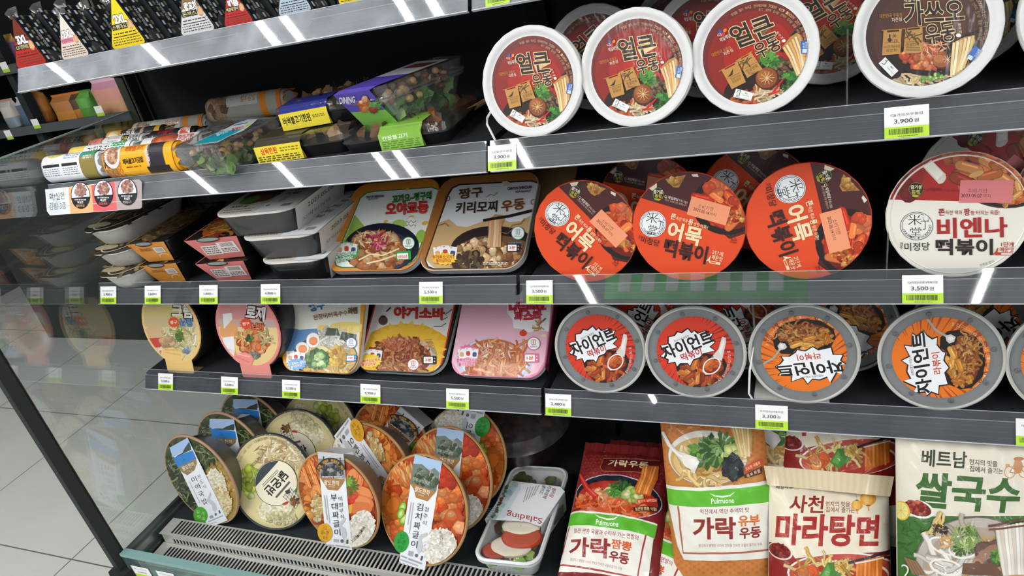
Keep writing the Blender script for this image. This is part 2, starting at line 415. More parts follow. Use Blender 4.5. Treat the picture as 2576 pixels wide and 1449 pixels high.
                for i in range(m):
                    t = a + i * .6; s.fan([(x, y), (x + z * math.cos(t - .22), y + z * math.sin(t - .22)), (x + z * 1.3 * math.cos(t), y + z * 1.3 * math.sin(t)), (x + z * math.cos(t + .22), y + z * math.sin(t + .22))], shade(c, rnd.uniform(.7, 1.2)), k)
            elif kind == 'shred':
                L_ = z * 1.2; ux, uy = math.cos(a), math.sin(a); w = z * rnd.uniform(.14, .3)
                s.fan([(x - ux * L_, y - uy * L_), (x - uy * w, y + ux * w), (x + ux * L_, y + uy * L_), (x + uy * w, y - ux * w)], c, k)
            elif kind == 'ringlet':
                s.ell(x, y, z, z * .8, shade(c, .75), math.degrees(a), 14, k=k); s.ell(x, y, z * .8, z * .62, c, math.degrees(a), 14, k=k); s.ell(x, y, z * .45, z * .34, shade(c, 1.25), math.degrees(a), 12, k=k)
        return s
    def gridsplit(s, g):
        """cut every face along the lines x = i g, y = j g and x + y = k g, so that all layers bend along the same creases"""
        V = []; F_ = []; C_ = []
        def cut(pts, fn):
            vals = [fn(p) / g for p in pts]; lo, hi = math.floor(min(vals) + 1e-7), math.ceil(max(vals) - 1e-7)
            if hi - lo <= 1: return [pts]
            out = []; rest = pts
            for k in range(lo + 1, hi):
                a_, b_ = [], []; n = len(rest)
                for i in range(n):
                    p, q = rest[i], rest[(i + 1) % n]; dp, dq = fn(p) / g - k, fn(q) / g - k
                    if dp <= 0: a_.append(p)
                    if dp >= 0: b_.append(p)
                    if dp * dq < 0:
                        t = dp / (dp - dq); m_ = tuple(u + (w - u) * t for u, w in zip(p, q)); a_.append(m_); b_.append(m_)
                if len(a_) > 2: out.append(a_)
                rest = b_
                if len(rest) < 3: break
            if len(rest) > 2: out.append(rest)
            return out
        for f, c in zip(s.f, s.c):
            for q1 in cut([s.v[i] for i in f], lambda p: p[0]):
                for q2 in cut(q1, lambda p: p[1]):
                    for q3 in cut(q2, lambda p: p[0] + p[1]):
                        o = len(V); V.extend(q3); F_.append(list(range(o, o + len(q3)))); C_.append(c)
        s.v, s.f, s.c = V, F_, C_
    def build(s, name, mat, parent, warp=None, maxlen=None, z0=0.0, nf=None):
        vs_, fs, cs = s.v, s.f, s.c; vn = [nf(v[0], v[1]) for v in s.v] if nf else None
        if warp and maxlen is None:
            vs_ = [warp(*v) for v in vs_]; warp = None
        if warp:
            V = []; F_ = []; C_ = []
            stack = []
            for f, c in zip(fs, cs):
                p = [vs_[i] for i in f]
                for i in range(1, len(p) - 1): stack.append((p[0], p[i], p[i + 1], c))
            m2 = maxlen * maxlen
            while stack:
                a, b, c, col = stack.pop()
                e = [((p[0] - q[0]) ** 2 + (p[1] - q[1]) ** 2) for p, q in ((a, b), (b, c), (c, a))]
                i = e.index(max(e))
                if e[i] > m2:
                    if i == 1: a, b, c = b, c, a
                    elif i == 2: a, b, c = c, a, b
                    m_ = tuple((p + q) / 2 for p, q in zip(a, b)); stack.append((a, m_, c, col)); stack.append((m_, b, c, col))
                else:
                    o = len(V); V += [warp(*a), warp(*b), warp(*c)]; F_.append((o, o + 1, o + 2)); C_.append(col)
            vs_, fs, cs = V, F_, C_
        mb = MB(); mb.v = [(v[0], v[1], v[2] + z0) for v in vs_]; mb.f = fs; mb.c = cs; mb.m = [0] * len(fs)
        return mb.build(name, mat, parent, smooth=False, vn=vn)
# ---------------------------------------------------------------- ceiling lights (six seen as bars in the price rails, three added at the right), room shell
def ceiling_light(x, y0, y1, label):
    t = thing('ceiling_light', label, 'lamp', 'linear ceiling lights over the aisle', Matrix.Translation((x, y0, 2.7)))
    m = MB(); m.box(-.035, .035, 0, y1 - y0, -.03, .0, '#d8dadb'); m.build('housing', 'dull', t)
    m = MB(); m.prism([(.0165 * math.cos(a), -.036 + .012 * math.sin(a)) for a in (2 * math.pi * i / 10 for i in range(10))], .02, y1 - y0 - .02, 'y', '#fff'); m.build('tube', 'lamp', t)
for i, x in enumerate((-3.06, -2.40, -1.74, -1.61, -1.07, -.94)):
    ceiling_light(x, -5.6 if i == 4 else -2.75, -.55, 'long white tube light, number %s from the far left of the ceiling row' % ('one', 'two', 'three', 'four', 'five', 'six')[i])
for i, x in enumerate((1.25, 1.95, 2.7)):  # added beyond the rails' reflections to light the right-hand packs
    ceiling_light(x, -4.6, -.55, 'added unseen tube light to the right of the aisle, %s of three' % ('nearest', 'middle', 'farthest')[i])
m = MB(); m.box(-7, 6, -8, 5, 2.705, 2.76, '#b9bcc0'); struct(m.build('ceiling', 'dull'))
m = MB(); m.box(-7, 6, -8, 5, -.05, 0, '#b4b4ae'); struct(m.build('floor', 'tile'))
m = MB(); m.box(-7, 6, 4.9, 5.0, 0, 2.705, '#55585a'); struct(m.build('wall_back', 'dull'))
m = MB(); m.box(-7, -6.9, -8, 4.9, 0, 2.705, '#7b7e80'); struct(m.build('wall_left', 'dull'))

# hanging green sign across the aisle, mirrored in a price rail
t = thing('hanging_sign', 'green hanging sign with pale bars across the aisle', 'sign', None, Matrix.Translation((-.72, -2.62, 2.24)))
m = MB(); m.box(0, 1.08, -.02, .0, 0, .26, '#39b83a'); m.build('sign_board', 'card', t)
for i in range(7):
    m = MB(); m.box(.08 + i * .135, .15 + i * .135, .001, .004, .05, .18, '#e6f3e2'); m.build('pale_bar', 'card', t)

# ---------------------------------------------------------------- refrigerated display case
XL, XR = -.905, 0.925
BK = '#202428'
case = thing('display_case', 'black open-front chiller cabinet with a glass side panel holding all the shelves', 'display case')
m = MB(); m.box(XL - .01, XR, .315, .345, .05, 2.15, BK); m.build('back_panel', 'dull', case)
m = MB(); m.box(XL - .012, XR, -.185, .345, 0, .30, '#2a2d2f'); m.build('base', 'dull', case)
m = MB(); m.box(XL + .004, XR, -.084, .315, .33, .3585, '#262c30'); m.build('deck_mat', 'dull', case)
m = MB(); m.box(XL - .02, XR, -.19, -.185, .02, .325, '#98a3a0'); m.build('front_panel', 'card', case)
def grille(y0, y1, z0, z1, sl0, sl1, x0, name):       # slotted sheet from (y0,z0) back to (y1,z1) front
    m = MB(); th = .0016
    def pt(t): return (y0 + (y1 - y0) * t, z0 + (z1 - z0) * t)
    def strip(xa, xb, ta, tb, col='#d6d6d0'):
        (ya, za), (yb, zb) = pt(ta), pt(tb)
        ln = math.hypot(yb - ya, zb - za); ny, nz = -(zb - za) / ln * th, (yb - ya) / ln * th
        if nz > 0: ny, nz = -ny, -nz
        m.prism([(ya, za), (yb, zb), (yb + ny, zb + nz), (ya + ny, za + nz)], xa, xb, 'x', col)
    strip(x0, XR, 0, sl0); strip(x0, XR, sl1, 1)
    x = x0 + .028; strip(x0, x, sl0, sl1)
    while x < XR - .03:
        strip(x + .0056, x + .0092, sl0, sl1); x += .0092
    return m.build(name, 'inox', case)
grille(-.083, -.127, .362, .3605, .08, .86, XL + .012, 'air_grille')
grille(-.127, -.1285, .3605, .3385, .42, .96, XL + .020, 'air_grille')
grille(-.129, -.186, .3385, .3365, .14, .90, XL + .016, 'air_grille')
m = MB(); m.box(XL - .012, XL - .004, -.19, .315, .30, .378, '#7d8684'); m.box(XL - .004, XL + .002, -.19, .315, .30, .366, '#9aa39f'); m.box(XL + .002, XL + .012, -.19, .315, .30, .345, '#59605f')
m.build('side_rail', 'steel', case)
m = MB(); m.box(XL - .008, XR, -.205, -.196, .22, .380, '#9cc')
m.build('bumper_glass', 'clear_green', case)
m = MB(); m.prism([(-.206, .374), (-.192, .374), (-.190, .3815), (-.206, .3815)], XL - .008, XR, 'x', '#7fa5a2'); m.build('bumper_edge', 'card', case)
m = MB(); m.prism([(-.945, -.213), (-.925, -.216), (-.919, -.196), (-.926, -.188), (-.944, -.190)], .33, 1.168, 'z', '#2b302f'); m.build('corner_post', 'dull', case)
m = MB()
m.prism([(-.955, -.222), (-.93, -.236), (-.908, -.222), (-.903, -.196), (-.925, -.182), (-.955, -.186)], .24, .338, 'z', '#23282a')
m.build('post_foot', 'dull', case)
m = MB(); m.box(-.9265, -.9205, -.192, .305, .345, 1.167, '#cdd'); m.build('side_glass', 'clear_glass', case)
m = MB(); m.box(-.926, -.9195, -.192, .305, 1.167, 1.1695, '#8fa09a'); m.build('glass_edge', 'card', case)
m = MB(); m.box(-.926, -.905, .272, .314, .36, 2.1, '#2b3029'); m.box(-.9045, -.9035, .276, .28, .4, 2.1, '#8a8d82'); m.box(-.9045, -.9035, .305, .308, .4, 2.1, '#6a6d62'); m.build('upright', 'dull', case)
m = MB(); m.box(XR - .002, XR + .03, -.19, .345, .30, 2.15, '#24282b'); m.build('side_panel', 'dull', case)
m = MB(); m.box(-.016, .016, .296, .3145, .36, 2.1, '#17191b'); m.build('upright', 'dull', case)

# ---------------------------------------------------------------- shelves
TILT = 29.0
SHV = {1: (.050, 1.2635, 1.2945), 2: (0.0, 1.0625, 1.0950), 3: (0.0, .8550, .8750), 4: (0.0, .6485, .6770)}   # front, rail bottom, board top
def shelf(lv, x0, x1, label):
    yb, zb, zt = SHV[lv]
    t = thing('shelf', label, 'shelf', 'black shelves with clear price rails', Matrix.Translation(((x0 + x1) / 2, yb, zb)))
    hw = (x1 - x0) / 2; dz = zt - zb
    m = MB(); m.box(-hw + .004, hw - .004, .024, .314 - yb, dz - .018, dz, '#24272c'); m.box(-hw + .004, hw - .004, .0195, .024, .004, dz - .001, '#23262a'); m.build('shelf_board', 'dull', t)
    a, b = Vector((0, 0)), Vector((.020, .0365)); n = Vector((-.0365, .020)).normalized()
    def on(s_, off): p = a + (b - a) * s_ + n * off; return (p.x, p.y)
    m = MB(); m.prism([on(.02, -.0042), on(.70, -.0042), on(.70, -.0028), on(.02, -.0028)], -hw + .003, hw - .003, 'x', '#2f3338'); m.build('rail_backing', 'card', t)
    m = MB(); m.prism([on(0, -.0006), on(1, -.0006), on(1, .0008), on(0, .0008)], -hw, hw, 'x', '#ccd'); m.build('price_rail', 'clear_rail_dusty' if lv == 1 else 'clear_rail_worn' if lv == 2 and x0 < -.5 else 'clear_rail', t)  # top and second-left rails: ceiling glare put in as pale haze
    m = MB(); m.prism([on(-.02, -.004), on(-.02, .0016), on(.012, .0016), on(.012, -.004)], -hw, hw, 'x', '#b8bdc4'); m.prism([on(.995, -.0006), on(.995, .001), on(1.012, .001), on(1.012, -.0006)], -hw, hw, 'x', '#a9aeb6')  # lip and top edge painted pale for the bright edge reflections
    for q_ in (.18, .36, .52): m.prism([on(q_, -.0028), on(q_, -.0020), on(q_ + .016, -.0020), on(q_ + .016, -.0028)], -hw + .003, hw - .003, 'x', '#4c5158')
    m.prism([on(.69, -.0028), on(.69, -.0004), on(.715, -.0004), on(.715, -.0028)], -hw, hw, 'x', '#8c9199'); m.build('rail_edge', 'plastic', t)
    for s_ in (-1, 1):
        m = MB(); m.prism([(.06, dz - .018), (.262 - yb, dz - .018), (.262 - yb, dz - .06), (.2, dz - .055)], s_ * (hw - .012) - .0015, s_ * (hw - .012) + .0015, 'x', '#1b1d20'); m.build('bracket', 'dull', t)
    return t
names = {1: 'top', 2: 'second', 3: 'third', 4: 'fourth'}
what = {(1, 'l'): 'triangular rice packs', (2, 'l'): 'rice rolls and salads', (3, 'l'): 'stacked lunch trays', (4, 'l'): 'cartoon-coloured noodle trays',
        (1, 'r'): 'only its rail in view', (2, 'r'): 'white-rimmed noodle bowls', (3, 'r'): 'orange and cream rice-cake cups', (4, 'r'): 'grey-lidded snack bowls'}
for lv in (1, 2, 3, 4):
    shelf(lv, XL + .002, -.003, 'black %s shelf of the left bay, carrying %s' % (names[lv], what[lv, 'l']))
    shelf(lv, .003, XR - .01, 'black %s shelf of the right bay, carrying %s' % (names[lv], what[lv, 'r']))

# ---------------------------------------------------------------- price tags in the rails
def barcode(a, x0, y0, w, h):
    x = x0
    while x < x0 + w:
        b = rnd.choice((.25, .4, .6)) * .001; a.rect(x, y0, min(x + b, x0 + w), y0 + h, '#27300f'); x += b + rnd.choice((.3, .45, .6)) * .001
def tag(lv, px0, px1, py, name, price, label, wh=.034, code='0092'):
    yb, zb, zt = SHV[lv]
    a0, a1 = P(px0, py, yb + .004), P(px1, py, yb + .004); w = a1.x - a0.x; cx = (a0.x + a1.x) / 2
    f = frame((cx, yb, zb + .0006), TILT) @ Matrix.Translation((0, 0, .0017))
    t = thing('price_tag', label, 'price tag', 'price tags in the shelf rails', f)
    m = MB(); m.box(-w / 2, w / 2, 0, wh, -.0005, 0, '#f4f5f6'); m.build('card', 'card', t)
    a = Art(); g = wh * .36; a.rect(-w / 2, 0, w / 2, g, '#b9e335'); k = w / .044
    barcode(a, -w * .40, g * .30, w * .76, g * .52)
    a.greek(-w * .2, g * .06, w * .25, g * .22, 1, '#55661f', .0007, .05)
    a.text(name, (-w * .36, wh * .73), (w * .36, wh * .73), wh * .10, '#5a5d62', 0)
    a.text(price[:-1], (-w * .28, wh * .52), (w * .14, wh * .52), wh * .155, '#33363b', .004); a.text(price[-1], (w * .17, wh * .52), (w * .27, wh * .52), wh * .12, '#33363b', 0)
    a.build('print', 'card', t, z0=1e-5)
for a_ in [
    (2, 1225, 1298, 400, 'CJ)얼큰우동컵', '3,900원', 'white and lime tag reading 3,900 at the left end of the noodle bowl shelf'),
    (2, 2225, 2338, 310, 'CJ)가쓰오우동컵', '3,900원', 'white and lime tag reading 3,900 below the brown-labelled noodle bowl'),
    (3, 250, 290, 745, '비비)참치마요', '3,900원', 'tag reading 3,900 under the stack of white bowls, leftmost of its rail'),
    (3, 362, 402, 745, '다)파불닭파스타', '3,600원', 'tag reading 3,600 under the orange sleeved trays'),
    (3, 500, 546, 745, '다)크림불닭파스타', '3,800원', 'tag reading 3,800 under the pink sleeved trays'),
    (3, 655, 704, 745, '푸)남해식공동경양밥', '4,800원', 'tag reading 4,800 under the black trays in white sleeves'),
    (3, 1053, 1112, 740, '짱구)짱구키리모찌우동', '5,500원', 'tag reading 5,500 under the two cartoon-coloured trays of the third shelf'),
    (3, 1320, 1387, 727, 'CJ)미정당어묵떡볶이컵', '3,500원', 'tag reading 3,500 under the leftmost orange rice-cake cup'),
    (3, 2270, 2374, 728, 'CJ)미정당비엔나떡볶이컵', '3,500원', 'tag reading 3,500 under the cream rice-cake cup'),
    (4, 396, 432, 962, '짱구)크림떡볶이납당', '5,500원', 'tag reading 5,500 under the beige fronted oval bowl'),
    (4, 555, 596, 973, '짱구)로제떡볶이납당', '5,500원', 'tag reading 5,500 under the pink fronted oval bowl'),
    (4, 708, 752, 981, '짱구)된장버터옥수수라멘', '5,500원', 'tag reading 5,500 under the yellow edged ramen tray'),
    (4, 905, 954, 992, '짱구)야끼소바', '4,900원', 'tag reading 4,900 under the black and red edged noodle tray'),
    (4, 1121, 1177, 1005, '짱구)미니나폴리탄파스타', '5,500원', 'tag reading 5,500 under the pink pasta tray'),
    (4, 1371, 1435, 1020, '자이언트)떡볶이컵', '2,400원', 'tag reading 2,400 under the first red labelled snack bowl'),
    (4, 1900, 1982, 1056, '자이언트)라볶이컵', '3,300원', 'tag reading 3,300 under the upside-down orange labelled snack bowl'),
    (4, 2556, 2650, 1095, '자이언트)치즈컵', '3,300원', 'white and lime tag cut off by the right edge below the last bowl'),
    (1, 1222, 1285, 0, 'CJ)우동컵', '3,900원', 'lime bottomed tag in the topmost rail, cut off by the picture top'),
]: tag(*a_)
def bumper_tag(px0, px1, price, label):
    a0, a1 = PX(px0, 1440, -.86), PZ(px1, 1440, .34)
    x0, x1 = P(px0, 1440, -.207).x, P(px1, 1440, -.207).x; w = x1 - x0
    t = thing('price_tag', label, 'price tag', 'price tags on the glass bumper', frame(((x0 + x1) / 2, -.2065, .318), 0))
    m = MB(); m.box(-w / 2, w / 2, 0, .034, -.0005, 0, '#f4f5f6'); m.build('card', 'card', t)
    a = Art(); a.rect(-w / 2, 0, w / 2, .012, '#b9e335'); a.text(price, (-w * .25, .018), (w * .25, .018), .0055, '#33363b'); a.text('팔도한끼미역국밥', (-w * .36, .027), (w * .36, .027), .0034, '#5a5d62', 0); a.build('print', 'card', t, z0=1e-5)
bumper_tag(338, 376, '5,900원', 'white tag on the glass bumper nearest the black corner post')
bumper_tag(393, 432, '6,900원', 'white tag on the glass bumper second from the black corner post')

# ---------------------------------------------------------------- promotional strip hung on the second rail
t = thing('promo_card', 'white, orange, red and mauve promotional strip hung on the second shelf rail', 'sign', None, None)
yb, zb, zt = SHV[2]
pf = frame((0, yb - .003, zb - .004), 22)
t.matrix_world = pf
inv = pf.inverted()
pa = Art(pf, (60, 260, 4.83))
pa.poly([(258, 1046), (545, 1020), (565, 1340), (318, 1362), (280, 1310)], '#eef2fa')
pa.poly([(540, 1020), (825, 992), (850, 1318), (565, 1340)], '#fbb77e'); pa.poly([(820, 992), (1105, 950), (1135, 1297), (848, 1318)], '#f06468')
pa.poly([(1100, 950), (1395, 922), (1432, 955), (1432, 1265), (1410, 1280), (1133, 1297)], '#b3a2a2')
m = MB(); pts = [pa.mp(*q) for q in [(258, 1046), (1395, 922), (1432, 955), (1432, 1265), (1410, 1280), (318, 1362), (280, 1310)]]
m.prism([(p[0], p[1]) for p in pts[::-1]], -.0008, 0, 'z', '#e9edf5'); m.build('card', 'card', t)
pa.text('확!실한', (308, 1140), (498, 1118), 92, '#2b2d35', .0); pa.text('김밥 3종', (310, 1250), (515, 1240), 88, '#2b2d35', -.004)
for cx, cy, kc, tx in ((690, 1120, '#f0b073', '참치마요'), (970, 1095, '#f06468', '직화제육'), (1262, 1075, '#c9b7b7', '직화불고기')):
    pa.ell(cx, cy, 118, 164, '#17181c', -4); pa.ell(cx, cy, 110, 156, '#e3e7ef', -4); pa.food(cx, cy - 62, 66, 78, 60, 22, ['#b98478', '#cfa090', '#a86f66', '#d9b7a8', '#8c5c58'], 'blob')
    pa.poly([(cx - 116, cy + 30)] + [(cx + 112 * math.cos(R(q)), cy + 4 + 158 * math.sin(R(q))) for q in range(170, 9, -14)] + [(cx + 116, cy + 14)], '#17181c')
    pa.greek(cx - 70, cy + 40, cx + 70, cy + 62, 1, '#c8c8c8', 16, .1); pa.text('확실한', (cx - 36, cy + 84), (cx + 36, cy + 80), 30, '#f2f2f2', .02); pa.text(tx, (cx - 52, cy + 128), (cx + 52, cy + 122), 34, kc, .01)
pa.build('print', 'card', t, z0=2e-5)

# ---------------------------------------------------------------- dividers
def wire(pts, label, r_=.0016, col='#e9e9ea', name='wire_divider'):
    m = MB(); m.tube([Vector(p) - Vector(pts[0]) for p in pts], r_, col); o = m.build(name, 'plastic'); o.location = pts[0]; tagit(o, label, 'divider')
z2 = SHV[2][2]; z4 = SHV[4][2]; z3 = SHV[3][2]
wire([P(1247, 355, .022), P(1225, 312, .022), P(1226, 296, .024), P(1238, 275, .05), (.0, .2, 1.19)], 'white bent wire divider beside the first noodle bowl')
wire([P(1893, 1004, .026), P(1884, 990, .028), P(1886, 930, .03), P(1900, 850, .06), (.31, .22, .80)], 'white wire divider left of the upside-down orange bowl')
def pane(px0, py0, py1, y, z, h, label):
    x = P(px0, py0, y).x; m = MB(); m.box(-.0008, .0008, 0, .24, 0, h, '#dde'); m.box(-.001, .001, -.001, .001, 0, h, '#e6e8ea'); o = m.build('clear_divider', 'clear_film'); o.location = (x, y, z + .0005); tagit(o, label, 'divider')
pane(2131, 245, 130, .028, z2, .085, 'clear upright divider left of the brown-labelled noodle bowl')
pane(2231, 670, 610, .028, z3, .06, 'clear upright divider left of the cream rice-cake cup')
m = MB(); m.box(0, .10, 0, .16, 0, .004, '#c9c5c2'); o = m.build('pusher_board', 'plastic'); q = P(1897, 1003, .03); o.location = (q.x, .03, z4 + .0005); tagit(o, 'pale board lying under the upside-down orange bowl', 'tray')
# ================================================================ round packs on the right-hand shelves
def ldir(fr, p1, p2):                         # direction of a picture line within a label's plane, degrees
    a = Art(fr); q1, q2 = a.mp(*p1), a.mp(*p2); return math.degrees(math.atan2(q2[1] - q1[1], q2[0] - q1[0]))
def rolled(o, deg):
    o.rotation_euler = (0, 0, R(deg)); return o

# ---- white-rimmed noodle bowls
UD = .142; UR = UD / 2
def bowl_meshes(t):
    m = MB(); m.lathe([(.050, -.066), (.054, -.064), (.060, -.03), (.0655, -.0145), (UR - .002, -.0145), (UR - .0003, -.0125), (UR - .0003, -.0085), (UR - .003, -.0065), (UR - .003, -.0045), (.0665, -.003)], '#dcdbd6', 128, True, False, wob=0); m.build('bowl', 'foam', t)
    m = MB(); m.lathe([(.0668, -.0035), (UR - .0012, -.0028), (UR, -.0008), (UR - .0008, .0016), (.0675, .0024), (.0635, .0012), (.0612, -.0012), (.0588, -.0022), (.0575, -.0022)], '#e4e5e5', 168, False, False, wob=.0002)
    m.lathe([(.0005, -.00215), (.0578, -.00215)], '#5a3432', 48); m.build('rim', 'foam', t)
def udon_art(fr, red=True):
    a = Art(); a.clipR = .0575
    a.loc = True
    if red:
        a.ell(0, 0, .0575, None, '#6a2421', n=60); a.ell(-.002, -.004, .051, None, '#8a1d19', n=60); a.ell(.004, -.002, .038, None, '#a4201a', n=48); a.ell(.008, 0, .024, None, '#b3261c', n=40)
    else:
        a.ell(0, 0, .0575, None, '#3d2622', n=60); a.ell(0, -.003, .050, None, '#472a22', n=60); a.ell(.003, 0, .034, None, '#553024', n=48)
    b = Art(fr, (1200, 0, 3.623) if red else (1876, 0, 3.623)); b.clipR = .0575; b.z = a.z
    cr = '#e9cf9e'
    if red:
        b.ell(1440, 905, 300, 190, '#241310', -20); b.food(1350, 990, 150, 70, 26, 34, ['#c8642f', '#a8431f'], 'blob')
        b.food(1450, 985, 90, 60, 30, 50, ['#e8cfa4', '#f0dcb8', '#d9b988'], 'noodle', ang=20); b.food(1560, 1000, 60, 40, 8, 40, ['#e8cfa4'], 'noodle')
        b.food(1640, 800, 80, 90, 26, 26, ['#6d5238', '#8a6d4c', '#54402c'], 'blob'); b.food(1590, 770, 40, 30, 6, 22, ['#b79a72'], 'blob')
        b.food(1545, 705, 60, 48, 14, 44, ['#3f8a2b', '#5fa83f', '#86c55a', '#2f6a20'], 'leaf'); b.food(1720, 880, 70, 60, 12, 50, ['#2f7a2a', '#4f9a3c', '#256020'], 'leaf'); b.food(1690, 960, 50, 40, 8, 38, ['#2f7a2a', '#1f4f1a'], 'leaf')
        b.ell(1515, 865, 92, 98, '#4e2412'); b.ell(1508, 855, 84, 88, '#8a4a22'); b.ell(1490, 835, 52, 50, '#a86232')
        for k in range(5): b.line([(1512 - 58 * math.cos(R(k * 36 + 8)), 858 - 58 * math.sin(R(k * 36 + 8))), (1512 + 58 * math.cos(R(k * 36 + 8)), 858 + 58 * math.sin(R(k * 36 + 8)))], 17, '#e3d59d', taper=.8)
        b.line([(1500, 1010), (1545, 990), (1590, 940), (1640, 890)], 24, '#c01f1c', taper=.6); b.line([(1540, 1000), (1600, 985)], 18, '#d83028')
        b.line([(1895, 440), (1780, 520), (1655, 660)], 24, '#1c1312')
        b.poly([(1665, 622), (1745, 545), (1800, 520), (1835, 565), (1850, 760), (1800, 905), (1765, 905), (1735, 790), (1690, 690)], '#b9854a')
        for k in range(6): b.line([(1680 + 26 * k, 625 - 18 * k), (1715 + 22 * k, 720 - 10 * k), (1752 + 14 * k, 890 - 12 * k)], 17, ['#e7c48c', '#f1dcb4', '#d9a762'][k % 3])
        b.ell(1207, 378, 18, 14, '#2a56a8', 60); b.ell(1245, 378, 17, 13, '#e98a1f', -50); b.ell(1228, 408, 14, 17, '#d7282a')
        b.text('CJ', (1180, 412), (1212, 406), 26, '#f0e8e0', .01); b.text('제일제당', (1194, 456), (1279, 430), 36, '#f0e6dc', .004)
        b.text('얼큰', (1288, 462), (1628, 400), 205, '#2a1a15', .022, out=(.032, cr), shear=-.06, k=2); b.text('우동', (1455, 622), (1652, 566), 138, '#2a1a15', .018, out=(.036, cr), k=2)
        b.text('대한민국 우동의', (1115, 572), (1268, 534), 34, '#c98b3a', .006); b.text('자존심', (1206, 582), (1281, 558), 32, '#eadfce', .006)
        b.line([(1150, 722), (1310, 664)], 7, '#b57f38'); b.line([(1290, 662), (1432, 604)], 7, '#b57f38')
        b.poly([(1170, 714), (1195, 706), (1200, 718), (1283, 690), (1280, 674), (1305, 665), (1345, 858), (1228, 895)], '#c08d4a'); b.poly([(1305, 652), (1330, 643), (1336, 656), (1400, 632), (1396, 618), (1420, 608), (1490, 778), (1440, 790), (1360, 826)], '#c08d4a')
        for k in range(3): b.line([(1208 + 10 * k, 782), (1235 + 6 * k, 770), (1262 - 2 * k, 722 + 10 * k)], 11, '#3b2a1a', taper=.8)
        b.food(1380, 690, 36, 26, 12, 22, ['#5a4326', '#6d5230'], 'noodle'); b.line([(1200, 800), (1316, 765)], 3, '#5a4326'); b.line([(1350, 742), (1455, 705)], 3, '#5a4326')
        b.text('청양고추의', (1232, 812), (1310, 790), 20, '#4a3620', 0); b.text('칼칼한맛', (1240, 838), (1312, 816), 22, '#4a3620', 0); b.text('진공반죽', (1362, 770), (1456, 736), 32, '#4a3620', .004); b.greek(1375, 782, 1462, 802, 2, '#6a5230', 5)
        b.vtext('한국의', (1652, 488), (1676, 540), 20, 20, '#efe3cf', .004); b.ell(1688, 568, 16, 13, '#f3e9d8')
        b.poly([(1262, 897), (1392, 965), (1360, 1026), (1228, 962)], '#f1f3f1'); b.line([(1258, 950), (1275, 962), (1297, 915), (1272, 918), (1262, 935)], 6, '#2f5a48'); b.text('FSC', (1250, 962), (1280, 976), 16, '#2f5a48'); b.text('MIX', (1325, 950), (1345, 960), 12, '#4a4f4d'); b.text('Paper from', (1302, 962), (1352, 985), 11, '#4a4f4d', 0); b.text('FSC C175506', (1282, 985), (1350, 1018), 11, '#4a4f4d', 0)
        b.poly([(1818, 600), (1884, 606), (1862, 718), (1804, 708)], '#2f67b5'); b.rrect(1836, 690, 36, 34, 4, '#cfe0f5', 10); b.text('물붓는선', (1864, 615), (1850, 668), 22, '#dbe8f8'); b.text('간편', (1838, 618), (1832, 664), 14, '#dbe8f8')
        b.text('205g', (1822, 790), (1846, 742), 20, '#e2cfa9', 0); b.text('(220kcal)', (1400, 998), (1490, 1006), 18, '#9a8a70', 0); b.text('조리예 이미지컷', (1398, 1024), (1510, 1026), 18, '#8a7a62', 0)
        b.arc('뚜껑을 열지 마시고 전자레인지에 700W 4분, 1000W 2분간 조리 하십시오', 1485, 615, 375, 398, -117, -2, 26, '#cfae86', 0); b.arc('용기 내면에 표시된 선까지 뜨거운 물을 부어 주세요', 1485, 615, 338, 362, -82, -3, 24, '#c8a880', 0)
    else:
        b.ell(1640, 560, 420, 190, '#1e1310', -12); b.food(1560, 720, 260, 60, 40, 70, ['#e2c795', '#efdcb4', '#cfae74'], 'noodle', ang=10)
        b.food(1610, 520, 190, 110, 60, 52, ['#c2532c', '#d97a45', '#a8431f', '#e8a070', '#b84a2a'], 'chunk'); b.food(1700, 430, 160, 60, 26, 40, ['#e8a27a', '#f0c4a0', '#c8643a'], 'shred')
        b.ell(1790, 560, 84, 72, '#4e2412'); b.ell(1782, 550, 76, 64, '#9a5530'); b.ell(1765, 535, 46, 38, '#b5703f')
        for k in range(4): b.line([(1840 - 44 * math.cos(R(k * 45)), 540 - 44 * math.sin(R(k * 45))), (1840 + 44 * math.cos(R(k * 45)), 540 + 44 * math.sin(R(k * 45)))], 12, '#efe4bd', taper=.8)
        b.ell(1640, 640, 200, 50, '#22160f', 5, a0=0, a1=180); b.food(1740, 700, 70, 26, 18, 16, ['#6fae45', '#9ccf6a', '#3f7d2c'], 'ringlet'); b.food(1640, 730, 60, 24, 8, 16, ['#5f9e40', '#88bd5a'], 'chunk')
        b.line([(2180, 265), (2020, 320), (1880, 405)], 26, '#1c1312')
        b.poly([(1885, 390), (2000, 335), (2085, 320), (2090, 380), (2010, 560), (1960, 690), (1880, 715), (1860, 640)], '#b99558')
        for k in range(6): b.line([(1898 + 36 * k, 388 - 13 * k), (1890 + 32 * k, 500 - 10 * k), (1872 + 22 * k, 700 - 16 * k)], 22, ['#e9d3a0', '#f3e4c0', '#d7b878'][k % 3])
        b.text('가쓰오', (1442, 128), (1990, 92), 225, '#1d1311', .024, out=(.028, cr), k=2); b.text('우동', (1642, 322), (1905, 276), 182, '#1d1311', .018, out=(.032, cr), k=2)
        b.text('대한민국 우동의', (1222, 148), (1424, 134), 40, '#b98a48', .004); b.text('자존심', (1330, 182), (1422, 172), 36, '#eadfce', .004); b.text('제일제당', (1440, 2), (1580, -14), 40, '#eadfce', .004)
        b.line([(1240, 278), (1450, 262)], 9, '#a9773a'); b.line([(1440, 262), (1640, 240)], 9, '#a9773a')
